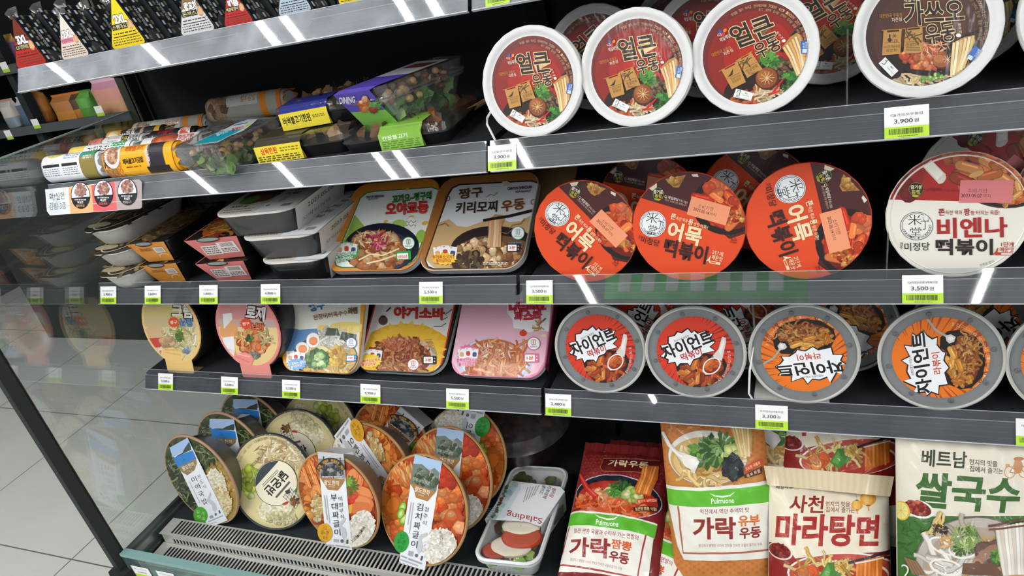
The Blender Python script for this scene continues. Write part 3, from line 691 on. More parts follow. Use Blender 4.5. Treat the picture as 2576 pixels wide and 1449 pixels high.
        b.poly([(1256, 282), (1288, 278), (1290, 296), (1400, 286), (1398, 266), (1422, 264), (1410, 492), (1242, 503)], '#b7884a'); b.poly([(1455, 262), (1478, 260), (1480, 276), (1588, 264), (1586, 246), (1612, 244), (1614, 478), (1470, 488), (1438, 470)], '#b7884a')
        b.line([(1312, 312), (1312, 350)], 14, '#33251a'); b.ell(1312, 364, 19, None, '#33251a'); b.text('12h', (1338, 370), (1384, 366), 26, '#4a3620', 0)
        for k in range(3): b.line([(1356 - 20 * math.cos(R(k * 60)), 326 - 20 * math.sin(R(k * 60))), (1356 + 20 * math.cos(R(k * 60)), 326 + 20 * math.sin(R(k * 60)))], 5, '#4a3620')
        b.food(1525, 332, 54, 26, 14, 30, ['#5a4326', '#6d5230'], 'noodle'); b.line([(1262, 392), (1402, 386)], 3, '#4a3620'); b.line([(1455, 382), (1604, 374)], 3, '#4a3620')
        b.text('12시간 저온숙성', (1258, 428), (1402, 420), 26, '#4a3620', 0); b.text('깊은 진한 풍미', (1280, 460), (1380, 454), 26, '#4a3620', 0); b.text('진공반죽', (1462, 410), (1580, 400), 34, '#4a3620', .004); b.greek(1460, 425, 1590, 465, 2, '#5a4326', 7)
        b.vtext('한국의', (1950, 225), (1955, 290), 26, 26, '#e9ddc9', .004); b.ell(1940, 322, 24, 18, '#f3e9d8')
        b.poly([(1272, 520), (1392, 645), (1330, 702), (1210, 578)], '#eef0ee'); b.line([(1238, 575), (1262, 590), (1292, 550), (1270, 548)], 8, '#2f5a48'); b.text('MIX', (1322, 605), (1346, 630), 16, '#4a4f4d'); b.text('Paper from', (1290, 612), (1350, 676), 15, '#4a4f4d', 0)
        b.poly([(2085, 414), (2152, 452), (2086, 562), (2012, 520)], '#2f67b5'); b.rrect(2046, 524, 44, 40, 5, '#cfe0f5', 30); b.text('물붓는선', (2132, 450), (2094, 520), 26, '#dbe8f8'); b.text('206g', (1990, 628), (2048, 580), 24, '#cdb98f', 0)
        b.arc('뚜껑을 열지 마시고 전자레인지에 700W 4분, 1000W 2분간 조리 하십시오', 1690, 260, 500, 505, -110, 12, 34, '#b5946c', 0); b.arc('용기 내면에 표시된 선까지 뜨거운 물을 부어 주세요', 1690, 260, 450, 455, -60, 14, 32, '#a98a64', 0)
    a.v_off = len(a.v)
    for f, c in zip(b.f, b.c): a.f.append([i + len(a.v) for i in f]); a.c.append(c)
    a.v.extend(b.v)
    return a
zc = SHV[2][2] + .0015
fu = {1: disc_frame(.066, .026, zc, UD, 16, -2), 2: disc_frame(.2045, .026, zc, UD, 15, -3), 3: disc_frame(.345, .026, zc, UD, 18, 2), 4: disc_frame(.519, .028, zc, UD, 18, 0)}
d2 = ldir(fu[2], (1565, 129), (1612, 103))
t2 = thing('noodle_bowl', 'white rimmed noodle bowl with red label, second from the bent wire', 'noodle bowl', 'red labelled noodle bowls', fu[2])
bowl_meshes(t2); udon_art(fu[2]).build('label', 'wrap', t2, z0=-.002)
def more_udon(fr, label, delta, src=t2):
    r_ = dup(src, fr, label)
    for c in r_.children:
        if c.name.startswith('label'): rolled(c, delta)
    return r_
more_udon(fu[1], 'white rimmed noodle bowl with red label at the left end beside the bent wire', ldir(fu[1], (1320, 165), (1380, 158)) - ldir(fu[2], (1570, 128), (1640, 115)))
more_udon(fu[3], 'white rimmed noodle bowl with red label standing highest, left of the clear divider', ldir(fu[3], (1852, 98), (1925, 68)) - ldir(fu[2], (1570, 128), (1640, 115)) - 2)
t4 = thing('noodle_bowl', 'white rimmed noodle bowl with dark brown label right of the clear divider', 'noodle bowl', 'brown labelled noodle bowls', fu[4])
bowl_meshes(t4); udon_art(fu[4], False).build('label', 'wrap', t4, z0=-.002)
def back(cx, dy, t, lift=0.0, D=UD, z=None, y=.026, yaw=0): return disc_frame(cx, y + dy, (zc if z is None else z) + lift, D, t, yaw)
more_udon(back(.128, .105, 12), 'shaded red noodle bowl behind the gap between the first two bowls', 28)
more_udon(back(.235, .19, 6), 'shaded red noodle bowl peeking over the second bowl from the very back', 10)
more_udon(back(.279, .105, 12), 'shaded red noodle bowl behind the gap between the second and third bowls', -12)
more_udon(back(.424, .105, 12), 'shaded red noodle bowl behind the third bowl, seen left of the clear divider', 20)
more_udon(back(.567, .105, 12), 'shaded brown noodle bowl behind the brown-labelled bowl', 14, t4)
more_udon(disc_frame(.672, .028, zc, UD, 18, 0), 'white rimmed noodle bowl cut off by the right picture edge', 40, t4)

# ---- rice-cake cups with foil lids
TD = .149; TR_ = TD / 2
def cup_meshes(t, body, rim):
    m = MB(); m.lathe([(.052, -.066), (.054, -.065), (.0665, -.006), (.0705, -.0055), (.0712, -.003), (.071, -.0012)], body, 72, True, False); m.build('cup', 'plastic', t)
    m = MB(); m.lathe([(.0005, -.0004), (.069, -.0004), (.0708, .0004), (TR_ - .0006, -.0003), (TR_, -.0011), (TR_ - .001, -.0016), (.069, -.0014)], rim, 128, False, False, wob=.0002); m.build('foil_lid', 'wrap', t)
def rice_disc(b, cx, cy, r, k=1.0):            # emblem: a ring with strokes, ears of grain and three characters
    b.ell(cx, cy, r, None, '#eceff2', n=40); b.ring(cx, cy, r * .93, r * .93, r * .035, '#2c2c30'); b.ring(cx, cy, r * .86, r * .86, r * .025, '#2c2c30', 190, 300)
def tteok_art(fr, Z, orange, date):
    b = Art(fr, Z); b.clipR = TR_ - .0012; n0 = .0
    if orange:
        b.loc = True; b.ell(0, 0, TR_, None, '#df4a1c', n=64); b.loc = False
        b.poly([(1350, 388), (1490, 425), (1900, 548), (2110, 640), (2300, 800), (2600, 700), (2600, 100), (1300, 100)], '#4a1f1f')
        b.poly([(1715, 255), (1905, 215), (1840, 332), (1790, 330)], '#b9803c'); b.food(1805, 270, 66, 36, 22, 24, ['#c8913f', '#a8702c', '#dcae62'], 'chunk'); b.poly([(1570, 340), (1640, 290), (1640, 330), (1600, 362)], '#e8dcc4'); b.poly([(1955, 212), (2010, 205), (2020, 235), (1968, 232)], '#e9e0cf')
        b.ell(2265, 505, 320, 215, '#5c2a20', 10); b.ell(2265, 500, 308, 262, '#1f1210', 10)
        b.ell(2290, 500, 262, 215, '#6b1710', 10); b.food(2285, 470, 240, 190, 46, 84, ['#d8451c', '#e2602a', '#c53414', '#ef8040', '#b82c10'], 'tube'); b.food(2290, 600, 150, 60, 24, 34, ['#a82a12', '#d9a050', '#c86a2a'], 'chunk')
        for p in ((2160, 300), (2110, 330)): b.food(*p, 50, 26, 4, 60, ['#e2552a', '#ef7d50'], 'chunk')
        b.ell(1655, 390, 52, 62, '#2a2418'); b.ring(1655, 390, 47, 56, 4, '#8d9a3a'); b.text('즐거운', (1612, 368), (1698, 372), 36, '#efe9d8', .02); b.text('동행', (1622, 405), (1684, 410), 34, '#cdb84e', .02); b.ell(1640, 438, 24, 10, '#7fa832', 10); b.ell(1660, 442, 14, 8, '#e58a22', -20)
        b.text('CJ 제일제당', (1710, 412), (1836, 446), 34, '#efe6d8', .01); b.text('과 중소기업의', (1842, 446), (1918, 470), 22, '#e5d8c8', 0); b.text('건강한 성장을 위한 동행입니다', (1712, 440), (1912, 496), 18, '#c9b0a0', 0)
        b.ell(1605, 662, 120, None, '#f0f3f6', n=48)
        b.ring(1605, 662, 112, 112, 4, '#2b2b30'); b.ring(1605, 662, 100, 100, 4, '#2b2b30', 165, 300); b.ring(1682, 615, 22, 22, 4, '#2b2b30', -20, 200)
        b.text('米', (1548, 596), (1650, 618), 92, '#2b2b30', -.006); b.text('丁', (1640, 668), (1700, 682), 74, '#2b2b30', -.006); b.text('堂', (1560, 706), (1640, 724), 88, '#2b2b30', -.004); b.arc('SINCE 1963', 1605, 662, 92, 92, 128, 62, 14, '#2b2b30')
        for sd in (0, 1):
            for k in range(5):
                an = R(150 - 12 * k) if sd == 0 else R(4 + 13 * k); b.ring(1605 + 94 * math.cos(an), 662 + 94 * math.sin(an), 12, 7, 3, '#2b2b30', rot=math.degrees(an) + 60, n=10)
        b.text('경주', (1472, 778), (1496, 788), 36, '#33181a', 0); b.text('미정당', (1498, 800), (1664, 842), 62, '#33181a', .006)
        b.text('쫀', (1770, 590), (1812, 600), 54, '#f3dcb4', .03); b.text('득한 떡과', (1818, 608), (1922, 636), 34, '#f3dcb4', .01); b.text('풍', (1928, 640), (1970, 652), 56, '#f3dcb4', .03); b.text('성한 어묵!!', (1976, 660), (2106, 696), 36, '#f3dcb4', .01)
        b.text('어묵', (1740, 712), (2050, 786), 170, '#f4dcb2', .034, k=1.5); b.text('떡볶이', (1705, 868), (2098, 950), 165, '#34191a', .03, k=1.5)
        b.text('2단계', (2146, 915), (2244, 940), 42, '#f3d9b0', .01); b.text('매운맛', (2142, 960), (2238, 988), 44, '#f3d9b0', .014); b.line([(2090, 1000), (2115, 985), (2132, 950)], 20, '#f3e0c0', taper=.8); b.poly([(2110, 992), (2222, 1012), (2216, 1036), (2120, 1018)], '#f3d9b0'); b.poly([(2126, 1000), (2180, 1010), (2176, 1024), (2130, 1014)], '#e0642e')
        b.line([(2318, 800), (2340, 772), (2368, 812), (2318, 806)], 7, '#3c1414'); b.text('OTHER', (2306, 824), (2366, 834), 18, '#3c1414', 0)
        b.poly([(1960, 408), (2315, 508), (2268, 676), (1912, 574)], '#f09a72'); b.text('소비기한', (2016, 498), (2156, 530), 38, '#5c3a30', -.004); b.text(date, (1974, 522), (2116, 566), 28, '#33211d', .008); b.text('까지', (2122, 566), (2178, 582), 30, '#33211d', -.004)
    else:
        b.loc = True; b.ell(0, 0, TR_, None, '#e9e6da', n=64); b.loc = False
        b.poly([(1180, 440), (1520, 445), (1950, 458), (2250, 478), (2800, 520), (2800, -100), (1180, -100)], '#8f1c1a'); b.poly([(1560, 445), (1950, 458), (2800, 500), (2800, -20), (1700, -20)], '#a5201c'); b.food(1430, 330, 90, 110, 12, 70, ['#6e1512', '#7d1a16'], 'blob')
        b.poly([(1610, 140), (1690, 80), (1825, 215), (1760, 300)], '#d8d4c4'); b.poly([(1622, 138), (1690, 88), (1800, 205), (1745, 262)], '#efece2'); b.ell(1790, 258, 46, 26, '#dcd6c6', -52)
        b.food(1860, 60, 90, 40, 14, 50, ['#a8542c', '#8a3a20', '#c06a3a'], 'blob')
        b.ell(2330, 260, 420, 260, '#5a3230', 6); b.ell(2335, 262, 408, 250, '#1e1412', 6); b.ell(2350, 250, 370, 215, '#7a2416', 6)
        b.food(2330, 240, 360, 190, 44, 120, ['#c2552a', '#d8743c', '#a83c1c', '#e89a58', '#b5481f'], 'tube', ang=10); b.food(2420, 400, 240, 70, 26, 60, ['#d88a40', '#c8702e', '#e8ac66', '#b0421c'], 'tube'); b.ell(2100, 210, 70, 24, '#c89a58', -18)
        b.ell(1552, 346, 72, 66, '#241d16'); b.ring(1552, 346, 66, 60, 5, '#8a7440'); b.text('즐거운', (1502, 328), (1606, 326), 40, '#e9dfb8', .02); b.text('동행', (1510, 374), (1590, 372), 40, '#c9b64e', .02); b.ell(1545, 408, 30, 12, '#a8b832', 4)
        b.text('CJ 제일제당', (1640, 355), (1790, 352), 34, '#7a1614', .01); b.text('과 중소기업의', (1800, 360), (1930, 362), 22, '#7a1614', 0)
        b.ell(1556, 682, 148, 128, '#eceae2', n=48); b.ring(1556, 682, 146, 126, 5, '#3a3c48'); b.ring(1556, 682, 132, 113, 5, '#3a3c48', 160, 300); b.ring(1642, 608, 28, 30, 5, '#3a3c48', -20, 200)
        b.text('米', (1478, 628), (1600, 624), 96, '#24242a', -.006); b.text('丁', (1592, 676), (1672, 674), 80, '#24242a', -.006); b.text('堂', (1496, 736), (1600, 734), 82, '#24242a', -.004); b.arc('SINCE 1963', 1556, 682, 120, 110, 125, 60, 16, '#3a3c48')
        for sd in (0, 1):
            for k in range(5):
                an = R(158 - 12 * k) if sd == 0 else R(2 + 13 * k); b.ring(1556 + 124 * math.cos(an), 682 + 106 * math.sin(an), 15, 8, 4, '#3a3c48', rot=math.degrees(an) + 60, n=10)
        b.text('경', (1402, 848), (1432, 846), 36, '#26201e', 0); b.text('주', (1402, 880), (1432, 878), 30, '#26201e', 0); b.text('미정당', (1446, 872), (1674, 866), 74, '#26201e', .004)
        b.text('쫀', (1756, 558), (1812, 554), 62, '#9a2420', .02); b.text('득한 떡과', (1818, 560), (1970, 558), 40, '#9a2420', .004); b.text('팡', (1986, 556), (2042, 552), 66, '#9a2420', .02); b.text('팡 터지는 육즙!', (2048, 562), (2308, 558), 42, '#9a2420', .004)
        b.text('비엔나', (1742, 702), (2382, 690), 186, '#a3221f', .03, k=1.5); b.text('떡볶이', (1728, 872), (2250, 872), 148, '#2b1d1a', .032, k=1.5)
        b.text('1단계', (2324, 848), (2442, 850), 44, '#b8382a', .01); b.text('매운맛', (2312, 894), (2440, 896), 44, '#b8382a', .01); b.line([(2250, 940), (2280, 925), (2296, 880)], 26, '#b8382a', taper=.8); b.poly([(2270, 920), (2430, 922), (2428, 948), (2270, 946)], '#b8382a'); b.poly([(2325, 926), (2424, 927), (2423, 943), (2325, 942)], '#e6ddd0')
        b.text('한쪽을 뜯어', (2130, 1042), (2256, 1000), 24, '#8a8578', 0)
        b.poly([(1956, 264), (2442, 266), (2420, 472), (1938, 468)], '#d6797c'); b.text('소비기한', (2018, 358), (2200, 360), 38, '#5c3a3c', -.004); b.text(date, (1960, 404), (2150, 406), 34, '#33211f', .006); b.text('까지', (2158, 406), (2230, 408), 34, '#33211f', -.004)
    return b
z3c = SHV[3][2] + .0014
ft = {1: disc_frame(.1085, .026, z3c, TD, 9, 3), 2: disc_frame(.251, .026, z3c, TD, 12, 1.5), 3: disc_frame(.397, .026, z3c, TD, 15, -1), 4: disc_frame(.5605, .026, z3c, TD, 17, -1)}
tt = thing('rice_cake_cup', 'orange and maroon lidded rice-cake cup with date sticker 05.14, label nearly upright', 'rice-cake cup', 'orange rice-cake cups', ft[2])
cup_meshes(tt, '#30241f', '#d9481c'); tteok_art(ft[2], (1200, 380, 3.623), True, '2023.05.14').build('print', 'wrap', tt, z0=.0008)
dref = ldir(ft[2], (1697, 575), (1765, 597))
def more_cup(fr, label, delta, src=None):
    r_ = dup(src or tt, fr, label)
    for c in r_.children:
        if c.name.startswith('print'): rolled(c, delta)
    return r_
t1c = thing('rice_cake_cup', 'orange and maroon lidded rice-cake cup with date sticker 05.07, turned steeply, leftmost', 'rice-cake cup', 'orange rice-cake cups', ft[1])
cup_meshes(t1c, '#30241f', '#d9481c')
rolled(tteok_art(ft[2], (1200, 380, 3.623), True, '2023.05.07').build('print', 'wrap', t1c, z0=.0008), ldir(ft[1], (1438, 578), (1480, 622)) - dref)
more_cup(ft[3], 'orange rice-cake cup turned sideways so its lettering runs downwards', ldir(ft[3], (2001, 530), (2018, 605)) - dref)
more_cup(back(.18, .09, 10, D=TD, z=z3c, lift=.0), 'shaded orange cup behind the first two orange cups', 5)
more_cup(back(.33, .09, 10, D=TD, z=z3c, lift=.0), 'shaded orange cup behind the second and third orange cups', -25)
tw = thing('rice_cake_cup', 'cream and red lidded rice-cake cup right of the clear divider', 'rice-cake cup', 'cream rice-cake cups', ft[4])
cup_meshes(tw, '#d9d5c8', '#e6e2d4'); m = MB(); m.lathe([(.0684, .0008), (.0696, .0016), (.0706, .0008)], '#efece2', 84); m.build('seal_ridge', 'wrap', tw)
tteok_art(ft[4], (1876, 380, 3.623), False, '2023.05.07').build('print', 'wrap', tw, z0=.0008)
more_cup(back(.60, .075, 12, D=TD, z=z3c, lift=.012), 'shaded cream cup behind and above the front cream cup', -38, tw)
more_cup(back(.70, .05, 12, D=TD, z=z3c, lift=.0), 'cream cup at the right picture edge behind the front cream cup', 25, tw)

# ---- grey-lidded snack bowls
GD = .145; GR = GD / 2
def snack_meshes(t, body='#57504e'):
    m = MB(); m.lathe([(.047, -.070), (.0495, -.069), (.060, -.03), (.066, -.008), (GR - .002, -.0075), (GR - .0012, -.004)], body, 72, True, False); m.build('bowl', 'plastic', t)
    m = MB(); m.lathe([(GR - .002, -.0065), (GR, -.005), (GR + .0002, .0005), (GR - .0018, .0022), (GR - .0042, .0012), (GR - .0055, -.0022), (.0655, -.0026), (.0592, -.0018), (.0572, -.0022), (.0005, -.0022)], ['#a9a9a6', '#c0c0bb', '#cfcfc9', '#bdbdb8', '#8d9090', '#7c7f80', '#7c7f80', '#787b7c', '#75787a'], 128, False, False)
    for k in range(8):
        an = 2 * math.pi * (k + .3) / 8; x, y = .0602 * math.cos(an), .0602 * math.sin(an)
        m.lathe([(.0032, -.0026), (.0032, -.0008), (.0024, -.0004), (.0004, -.0004)], '#626566', 12, cx=x, cy=y)
    m.build('lid', 'plastic', t)
def rays(b, cx, cy, r0, r1, n, col, sq=1.0):
    for k in range(n):
        a = 2 * math.pi * k / n + rnd.uniform(-.06, .06); w = rnd.uniform(.014, .05)
        b.fan([(cx + r0 * math.cos(a), cy + sq * r0 * math.sin(a)), (cx + r1 * math.cos(a - w), cy + sq * r1 * math.sin(a - w)), (cx + r1 * math.cos(a + w), cy + sq * r1 * math.sin(a + w))], col, .3)
def splash(b, pts, g=14):
    c = (sum(p[0] for p in pts) / len(pts), sum(p[1] for p in pts) / len(pts))
    b.poly([(p[0] + (p[0] - c[0]) / max(math.hypot(p[0] - c[0], p[1] - c[1]), 1) * g, p[1] + (p[1] - c[1]) / max(math.hypot(p[0] - c[0], p[1] - c[1]), 1) * g) for p in pts], '#191516'); b.poly(pts, '#f1f3f8')
GL = .0555
def red_snack(fr):
    b = Art(fr, (1200, 720, 3.68)); b.clipR = GL
    b.loc = True; b.ell(0, 0, GL, None, '#d3381f', n=60); b.loc = False
    rays(b, 1950, 560, 250, 520, 46, '#8f2415')
    b.poly([(1840, 760), (1870, 725), (1960, 720), (1990, 750), (2000, 700), (2090, 660), (2100, 625), (2230, 640), (2290, 680), (2320, 760), (2280, 850), (2180, 930), (2060, 950), (1940, 920), (1870, 850)], '#181010')
    b.ell(2085, 800, 205, 125, '#4a1209', -14); b.food(2060, 800, 180, 100, 40, 50, ['#b5521f', '#c9702f', '#9a3c14', '#dd9048', '#a8461a'], 'tube'); b.food(2210, 860, 60, 40, 10, 34, ['#b5521f', '#8a3010'], 'tube')
    splash(b, [(1700, 650), (1745, 610), (1700, 555), (1775, 540), (1775, 475), (1830, 465), (1855, 430), (1895, 440), (1950, 400), (1985, 440), (2010, 418), (2040, 445), (2110, 420), (2120, 455), (2180, 440), (2150, 500), (2200, 520), (2150, 565), (2200, 600), (2090, 625), (2060, 660), (2000, 680), (1970, 740), (1950, 715), (1880, 715), (1850, 745), (1835, 700), (1770, 715), (1775, 680)])
    b.text('자이언트', (1715, 632), (2180, 462), 138, '#15120f', .03, shear=-.08, k=2); b.text('화끈하게 매콤한', (1824, 516), (1962, 462), 22, '#26201f', .002); b.text('떡볶이', (1888, 668), (2076, 604), 74, '#b22a20', .02)
    b.poly([(2268, 470), (2300, 480), (2305, 520), (2268, 690), (2235, 770), (2180, 818), (2115, 822), (2085, 790), (2100, 720), (2160, 672), (2235, 585)], '#d9d4d0'); b.poly([(2275, 500), (2290, 520), (2255, 640), (2235, 600)], '#eceae8')
    b.ell(2172, 742, 84, 62, '#8a2410', -38); b.food(2180, 725, 66, 44, 7, 48, ['#d0652c', '#dd8446', '#c2551f'], 'tube'); b.ring(2172, 742, 86, 64, 12, '#e9e6e3', rot=-38)
    b.arc('320 g(735 kcal) / 쫀득쫀득떡볶이떡250 g+자이언트떡볶이소스70 g', 2010, 665, 326, 306, 132, -12, 27, '#f4cfc0')
    return b
def orange_snack(fr):
    b = Art(fr, (1876, 720, 3.623)); b.clipR = GL
    b.loc = True; b.ell(0, 0, GL, None, '#e8761a', n=60); b.loc = False
    rays(b, 1600, 700, 260, 640, 44, '#a8481a')
    b.poly([(1770, 560), (1775, 470), (1840, 415), (1950, 400), (2080, 450), (2150, 520), (2190, 680), (2160, 830), (2060, 930), (1960, 945), (1850, 900), (1810, 820), (1825, 770), (1870, 740), (1815, 680), (1840, 610)], '#1c1412')
    b.ell(2000, 690, 130, 225, '#6b2c10', 0); b.food(2020, 640, 110, 190, 90, 46, ['#b06a2c', '#c98a45', '#9a5520', '#d9a460'], 'curl'); b.food(1900, 700, 60, 130, 18, 50, ['#d08a34', '#e0a552', '#c2761f'], 'tube', ang=70); b.food(1970, 850, 90, 50, 14, 44, ['#d08a34', '#c2701f', '#e0a552'], 'tube')
    splash(b, [(1650, 1000), (1640, 960), (1530, 970), (1560, 920), (1440, 865), (1510, 845), (1475, 780), (1485, 720), (1425, 680), (1500, 645), (1450, 545), (1520, 555), (1520, 435), (1560, 465), (1625, 415), (1650, 455), (1700, 490), (1745, 470), (1740, 540), (1790, 600), (1820, 610), (1800, 680), (1850, 745), (1810, 790), (1840, 895), (1760, 905), (1755, 985), (1690, 960)])
    b.text('자이언트', (1632, 985), (1572, 430), 150, '#15120f', .03, shear=-.05, k=2); b.text('라볶이', (1752, 805), (1728, 605), 78, '#c6502a', .02); b.text('매콤달콤한 비법소스', (1524, 815), (1492, 628), 26, '#26201f', .002)
    b.line([(1655, 300), (1730, 400), (1850, 470)], 22, '#a9a29c'); b.poly([(1820, 455), (1870, 440), (1915, 465), (1900, 510), (1855, 525), (1830, 500)], '#d4d0cc'); b.ell(1868, 480, 26, 20, '#efedeb')
    b.arc('272 g(780 kcal) / 떡볶이떡120 g+라면사리80 g+자이언트소스72 g', 1790, 690, 425, 352, 62, -78, 30, '#f7cf9a')
    return b
z4c = SHV[4][2] + .0006
fg = {1: disc_frame(.098, .026, z4c, GD, 15, 1), 2: disc_frame(.2435, .026, z4c, GD, 12, 2), 3: disc_frame(.390, .026, z4c, GD, 16, 0), 4: disc_frame(.5545, .026, z4c, GD, 14, -1)}
tg = thing('snack_bowl', 'grey lidded snack bowl with red label, second of the two red ones', 'snack bowl', 'red labelled snack bowls', fg[2])
snack_meshes(tg); red_snack(fg[2]).build('label', 'card', tg, z0=-.0019)
def more_snack(fr, label, delta, src):
    r_ = dup(src, fr, label)
    for c in r_.children:
        if c.name.startswith('label'): rolled(c, delta)
    return r_
more_snack(fg[1], 'grey lidded snack bowl with red label, nearest the pink tray', ldir(fg[1], (1437, 880), (1538, 838)) - ldir(fg[2], (1667, 892), (1792, 846)), tg)
to = thing('snack_bowl', 'grey lidded snack bowl with orange label, lettering reading upwards', 'snack bowl', 'orange labelled snack bowls', fg[4])
snack_meshes(to); orange_snack(fg[4]).build('label', 'card', to, z0=-.0019)
more_snack(fg[3], 'grey lidded snack bowl with orange label set upside down', ldir(fg[3], (2103, 940), (1950, 946)) - ldir(fg[4], (2322, 990), (2313, 835)), to)
more_snack(disc_frame(.698, .026, z4c, GD, 14, 0), 'orange labelled snack bowl cut off by the right picture edge', 30, to)
for cx, lab, src, dl in ((.158, 'shaded red labelled bowl behind the first red snack bowl', tg, 40), (.305, 'shaded red labelled bowl behind the second red snack bowl', tg, 90), (.444, 'shaded orange labelled bowl behind the upside-down bowl', to, 50), (.60, 'shaded orange labelled bowl behind the bowl reading upwards', to, 120)):
    more_snack(disc_frame(cx, .105, z4c, GD, 12, 0), lab, dl, src)
# ================================================================ packs on the lower deck
DZ = .3632
def meal_meshes(t, D, rim, body, deep=.052, dark=False):
    r_ = D / 2
    m = MB(); m.lathe([(r_ * .68, -deep), (r_ * .72, -deep + .001), (r_ * .93, -.006), (r_ * .975, -.004)], body, 72, True, False); m.build('bowl', 'black' if dark else 'plastic', t)
    m = MB(); m.lathe([(r_ * .97, -.0045), (r_, -.004), (r_ + .0006, -.0012), (r_ - .0006, .0008), (r_ * .965, .0006), (r_ * .955, -.0008)], rim, 96); m.build('rim', 'card', t)
def merge(a, b):
    o = len(a.v); a.v.extend(b.v)
    for f, c in zip(b.f, b.c): a.f.append([i + o for i in f]); a.c.append(c)
def sleeve(t, art, D, fr, zoom, quad, col, fold=.045, lift=.003):
    """paper band over the lid: the printed face plus the folds down both ends"""
    q = [Vector((*Art.mp(art, *p), 0)) for p in quad]; m = MB()
    up = (q[0] + q[1] - q[2] - q[3]).normalized()
    z = lift - .0006
    f = [(p.x, p.y, z) for p in q]
    m.add(f, [(3, 2, 1, 0)], col)
    a0, a1 = q[0], q[1]; d = up * .012
    m.add([(a0.x, a0.y, z), (a1.x, a1.y, z), (a1.x - d.x, a1.y - d.y, z - fold), (a0.x - d.x, a0.y - d.y, z - fold)], [(0, 1, 2, 3)], col)
    a0, a1 = q[2], q[3]
    m.add([(a0.x, a0.y, z), (a1.x, a1.y, z), (a1.x + d.x, a1.y + d.y, z - fold * .4), (a0.x + d.x, a0.y + d.y, z - fold * .4)], [(0, 1, 2, 3)], col)
    s_ = m.build('paper_sleeve', 'card', t, smooth=False)
    art.build('sleeve_print', 'card', s_, z0=lift)
    return s_
def korea(b, pts): b.poly(pts, '#c8ccd4')

# -- seaweed soup
fm = disc_frame(-.779, -.08, DZ, .211, 9, -5.6); ZU = (400, 990, 4.025); rm = .211 / 2 * .96
tm = thing('soup_bowl', 'kraft rimmed seaweed soup bowl with white sleeve, front one by the glass side', 'meal bowl', 'seaweed soup bowls', fm)
meal_meshes(tm, .211, '#b08c70', '#6a655c')
a = Art(); a.clipR = rm; a.ell(0, 0, rm, None, '#3d4424', n=60)
b = Art(fm, ZU); b.clipR = rm; b.z = a.z
b.poly([(530, 440), (800, 700), (800, 1250), (640, 1340), (520, 1100), (470, 780), (560, 700)], '#a5843c', .2); b.food(640, 830, 110, 300, 60, 34, ['#b89548', '#a8843a', '#c9a85c'], 'blob', -10)
b.food(250, 900, 200, 380, 150, 90, ['#2b3a1c', '#384a22', '#4a5a2c', '#232f18', '#1f2a14'], 'shred', -14); b.food(250, 950, 180, 360, 70, 50, ['#55643a', '#6c7848', '#1f2915', '#8a9460'], 'noodle', -14)
b.food(480, 590, 140, 110, 80, 60, ['#26351a', '#34461f', '#46562a', '#1d2813'], 'shred'); b.food(470, 590, 120, 90, 26, 36, ['#7c8858', '#8f9a68', '#3d4c26'], 'noodle')
b.food(590, 900, 90, 150, 160, 20, ['#e6dfc8', '#d8d0b4', '#f0ead8', '#cfc3a0'], 'grain', -18); b.food(660, 1080, 80, 150, 150, 20, ['#e0d4b0', '#d0b880', '#ead9b8', '#c2a060'], 'grain', -18)
for k in range(14): b.ring(rnd.uniform(100, 420), rnd.uniform(560, 1150), 26, 14, 5, '#a9b088', 200, 330, rot=rnd.uniform(0, 180), n=8)
merge(a, b); a.build('food', 'wrap', tm, z0=.0002)
s = Art(fm, ZU)
s.poly([(120, 540), (300, 440), (705, 1275), (560, 1335), (490, 1310)], '#eef0f6'); s.poly([(120, 540), (300, 440), (345, 530), (150, 640)], '#a5c0e8'); s.poly([(318, 480), (342, 560), (165, 648), (200, 618), (250, 590), (270, 548)], '#3f4a4a')
s.poly([(157, 645), (352, 565), (392, 652), (203, 740)], '#2f80d0'); s.food(250, 672, 60, 30, 20, 10, ['#4a98e0', '#2a70bc'], 'shred'); s.poly([(203, 740), (388, 648), (396, 700), (372, 768), (300, 820), (250, 792)], '#94794f')
s.text('팔도한끼', (248, 756), (366, 704), 46, '#f3efe4', .008); s.greek(300, 770, 352, 782, 1, '#e0d5bc', 6, .2)
s.vtext('미역국밥', (368, 862), (474, 1084), 58, 52, '#3c4046', .006); s.vtext('완도식', (418, 830), (470, 936), 38, 34, '#4a4e54', .0)
s.line([(315, 875), (430, 1105)], 7, '#b9bec8'); korea(s, [(530, 980), (545, 1010), (530, 1060), (560, 1080), (590, 1110), (600, 1160), (585, 1195), (555, 1170), (545, 1120), (505, 1090), (495, 1070), (515, 1030)])
s.rrect(543, 1240, 38, 30, 6, '#9aa0aa', -20); s.ell(587, 1214, 13, 14, '#6a707a'); s.text('1', (618, 1192), (634, 1186), 34, '#555a62', .01); s.line([(510, 1290), (660, 1225)], 12, '#aab0ba'); s.line([(525, 1312), (600, 1290)], 9, '#b8bec8')
s.ell(433, 1223, 72, 86, '#4ea32e', -12); s.text('깊', (390, 1192), (424, 1186), 30, '#cfeab8', 0); s.text('~한', (440, 1205), (474, 1198), 30, '#cfeab8', 0); s.text('맛', (400, 1240), (436, 1236), 30, '#cfeab8', 0); s.text('국', (446, 1262), (478, 1258), 28, '#cfeab8', 0)
sleeve(tm, s, .211, fm, ZU, [(120, 540), (300, 440), (705, 1275), (505, 1325)], '#dfe3ea')
def shift(p1, p2, z): return PZ(*p2, z) - PZ(*p1, z)
def back_of(fr, p1, p2, roll=0.0, ztop=.52, dzz=0.0):
    o = shift(p1, p2, ztop); n = fr.copy(); n.translation += Vector((o.x, o.y, dzz)); return n @ Matrix.Rotation(R(roll), 4, 'Z')
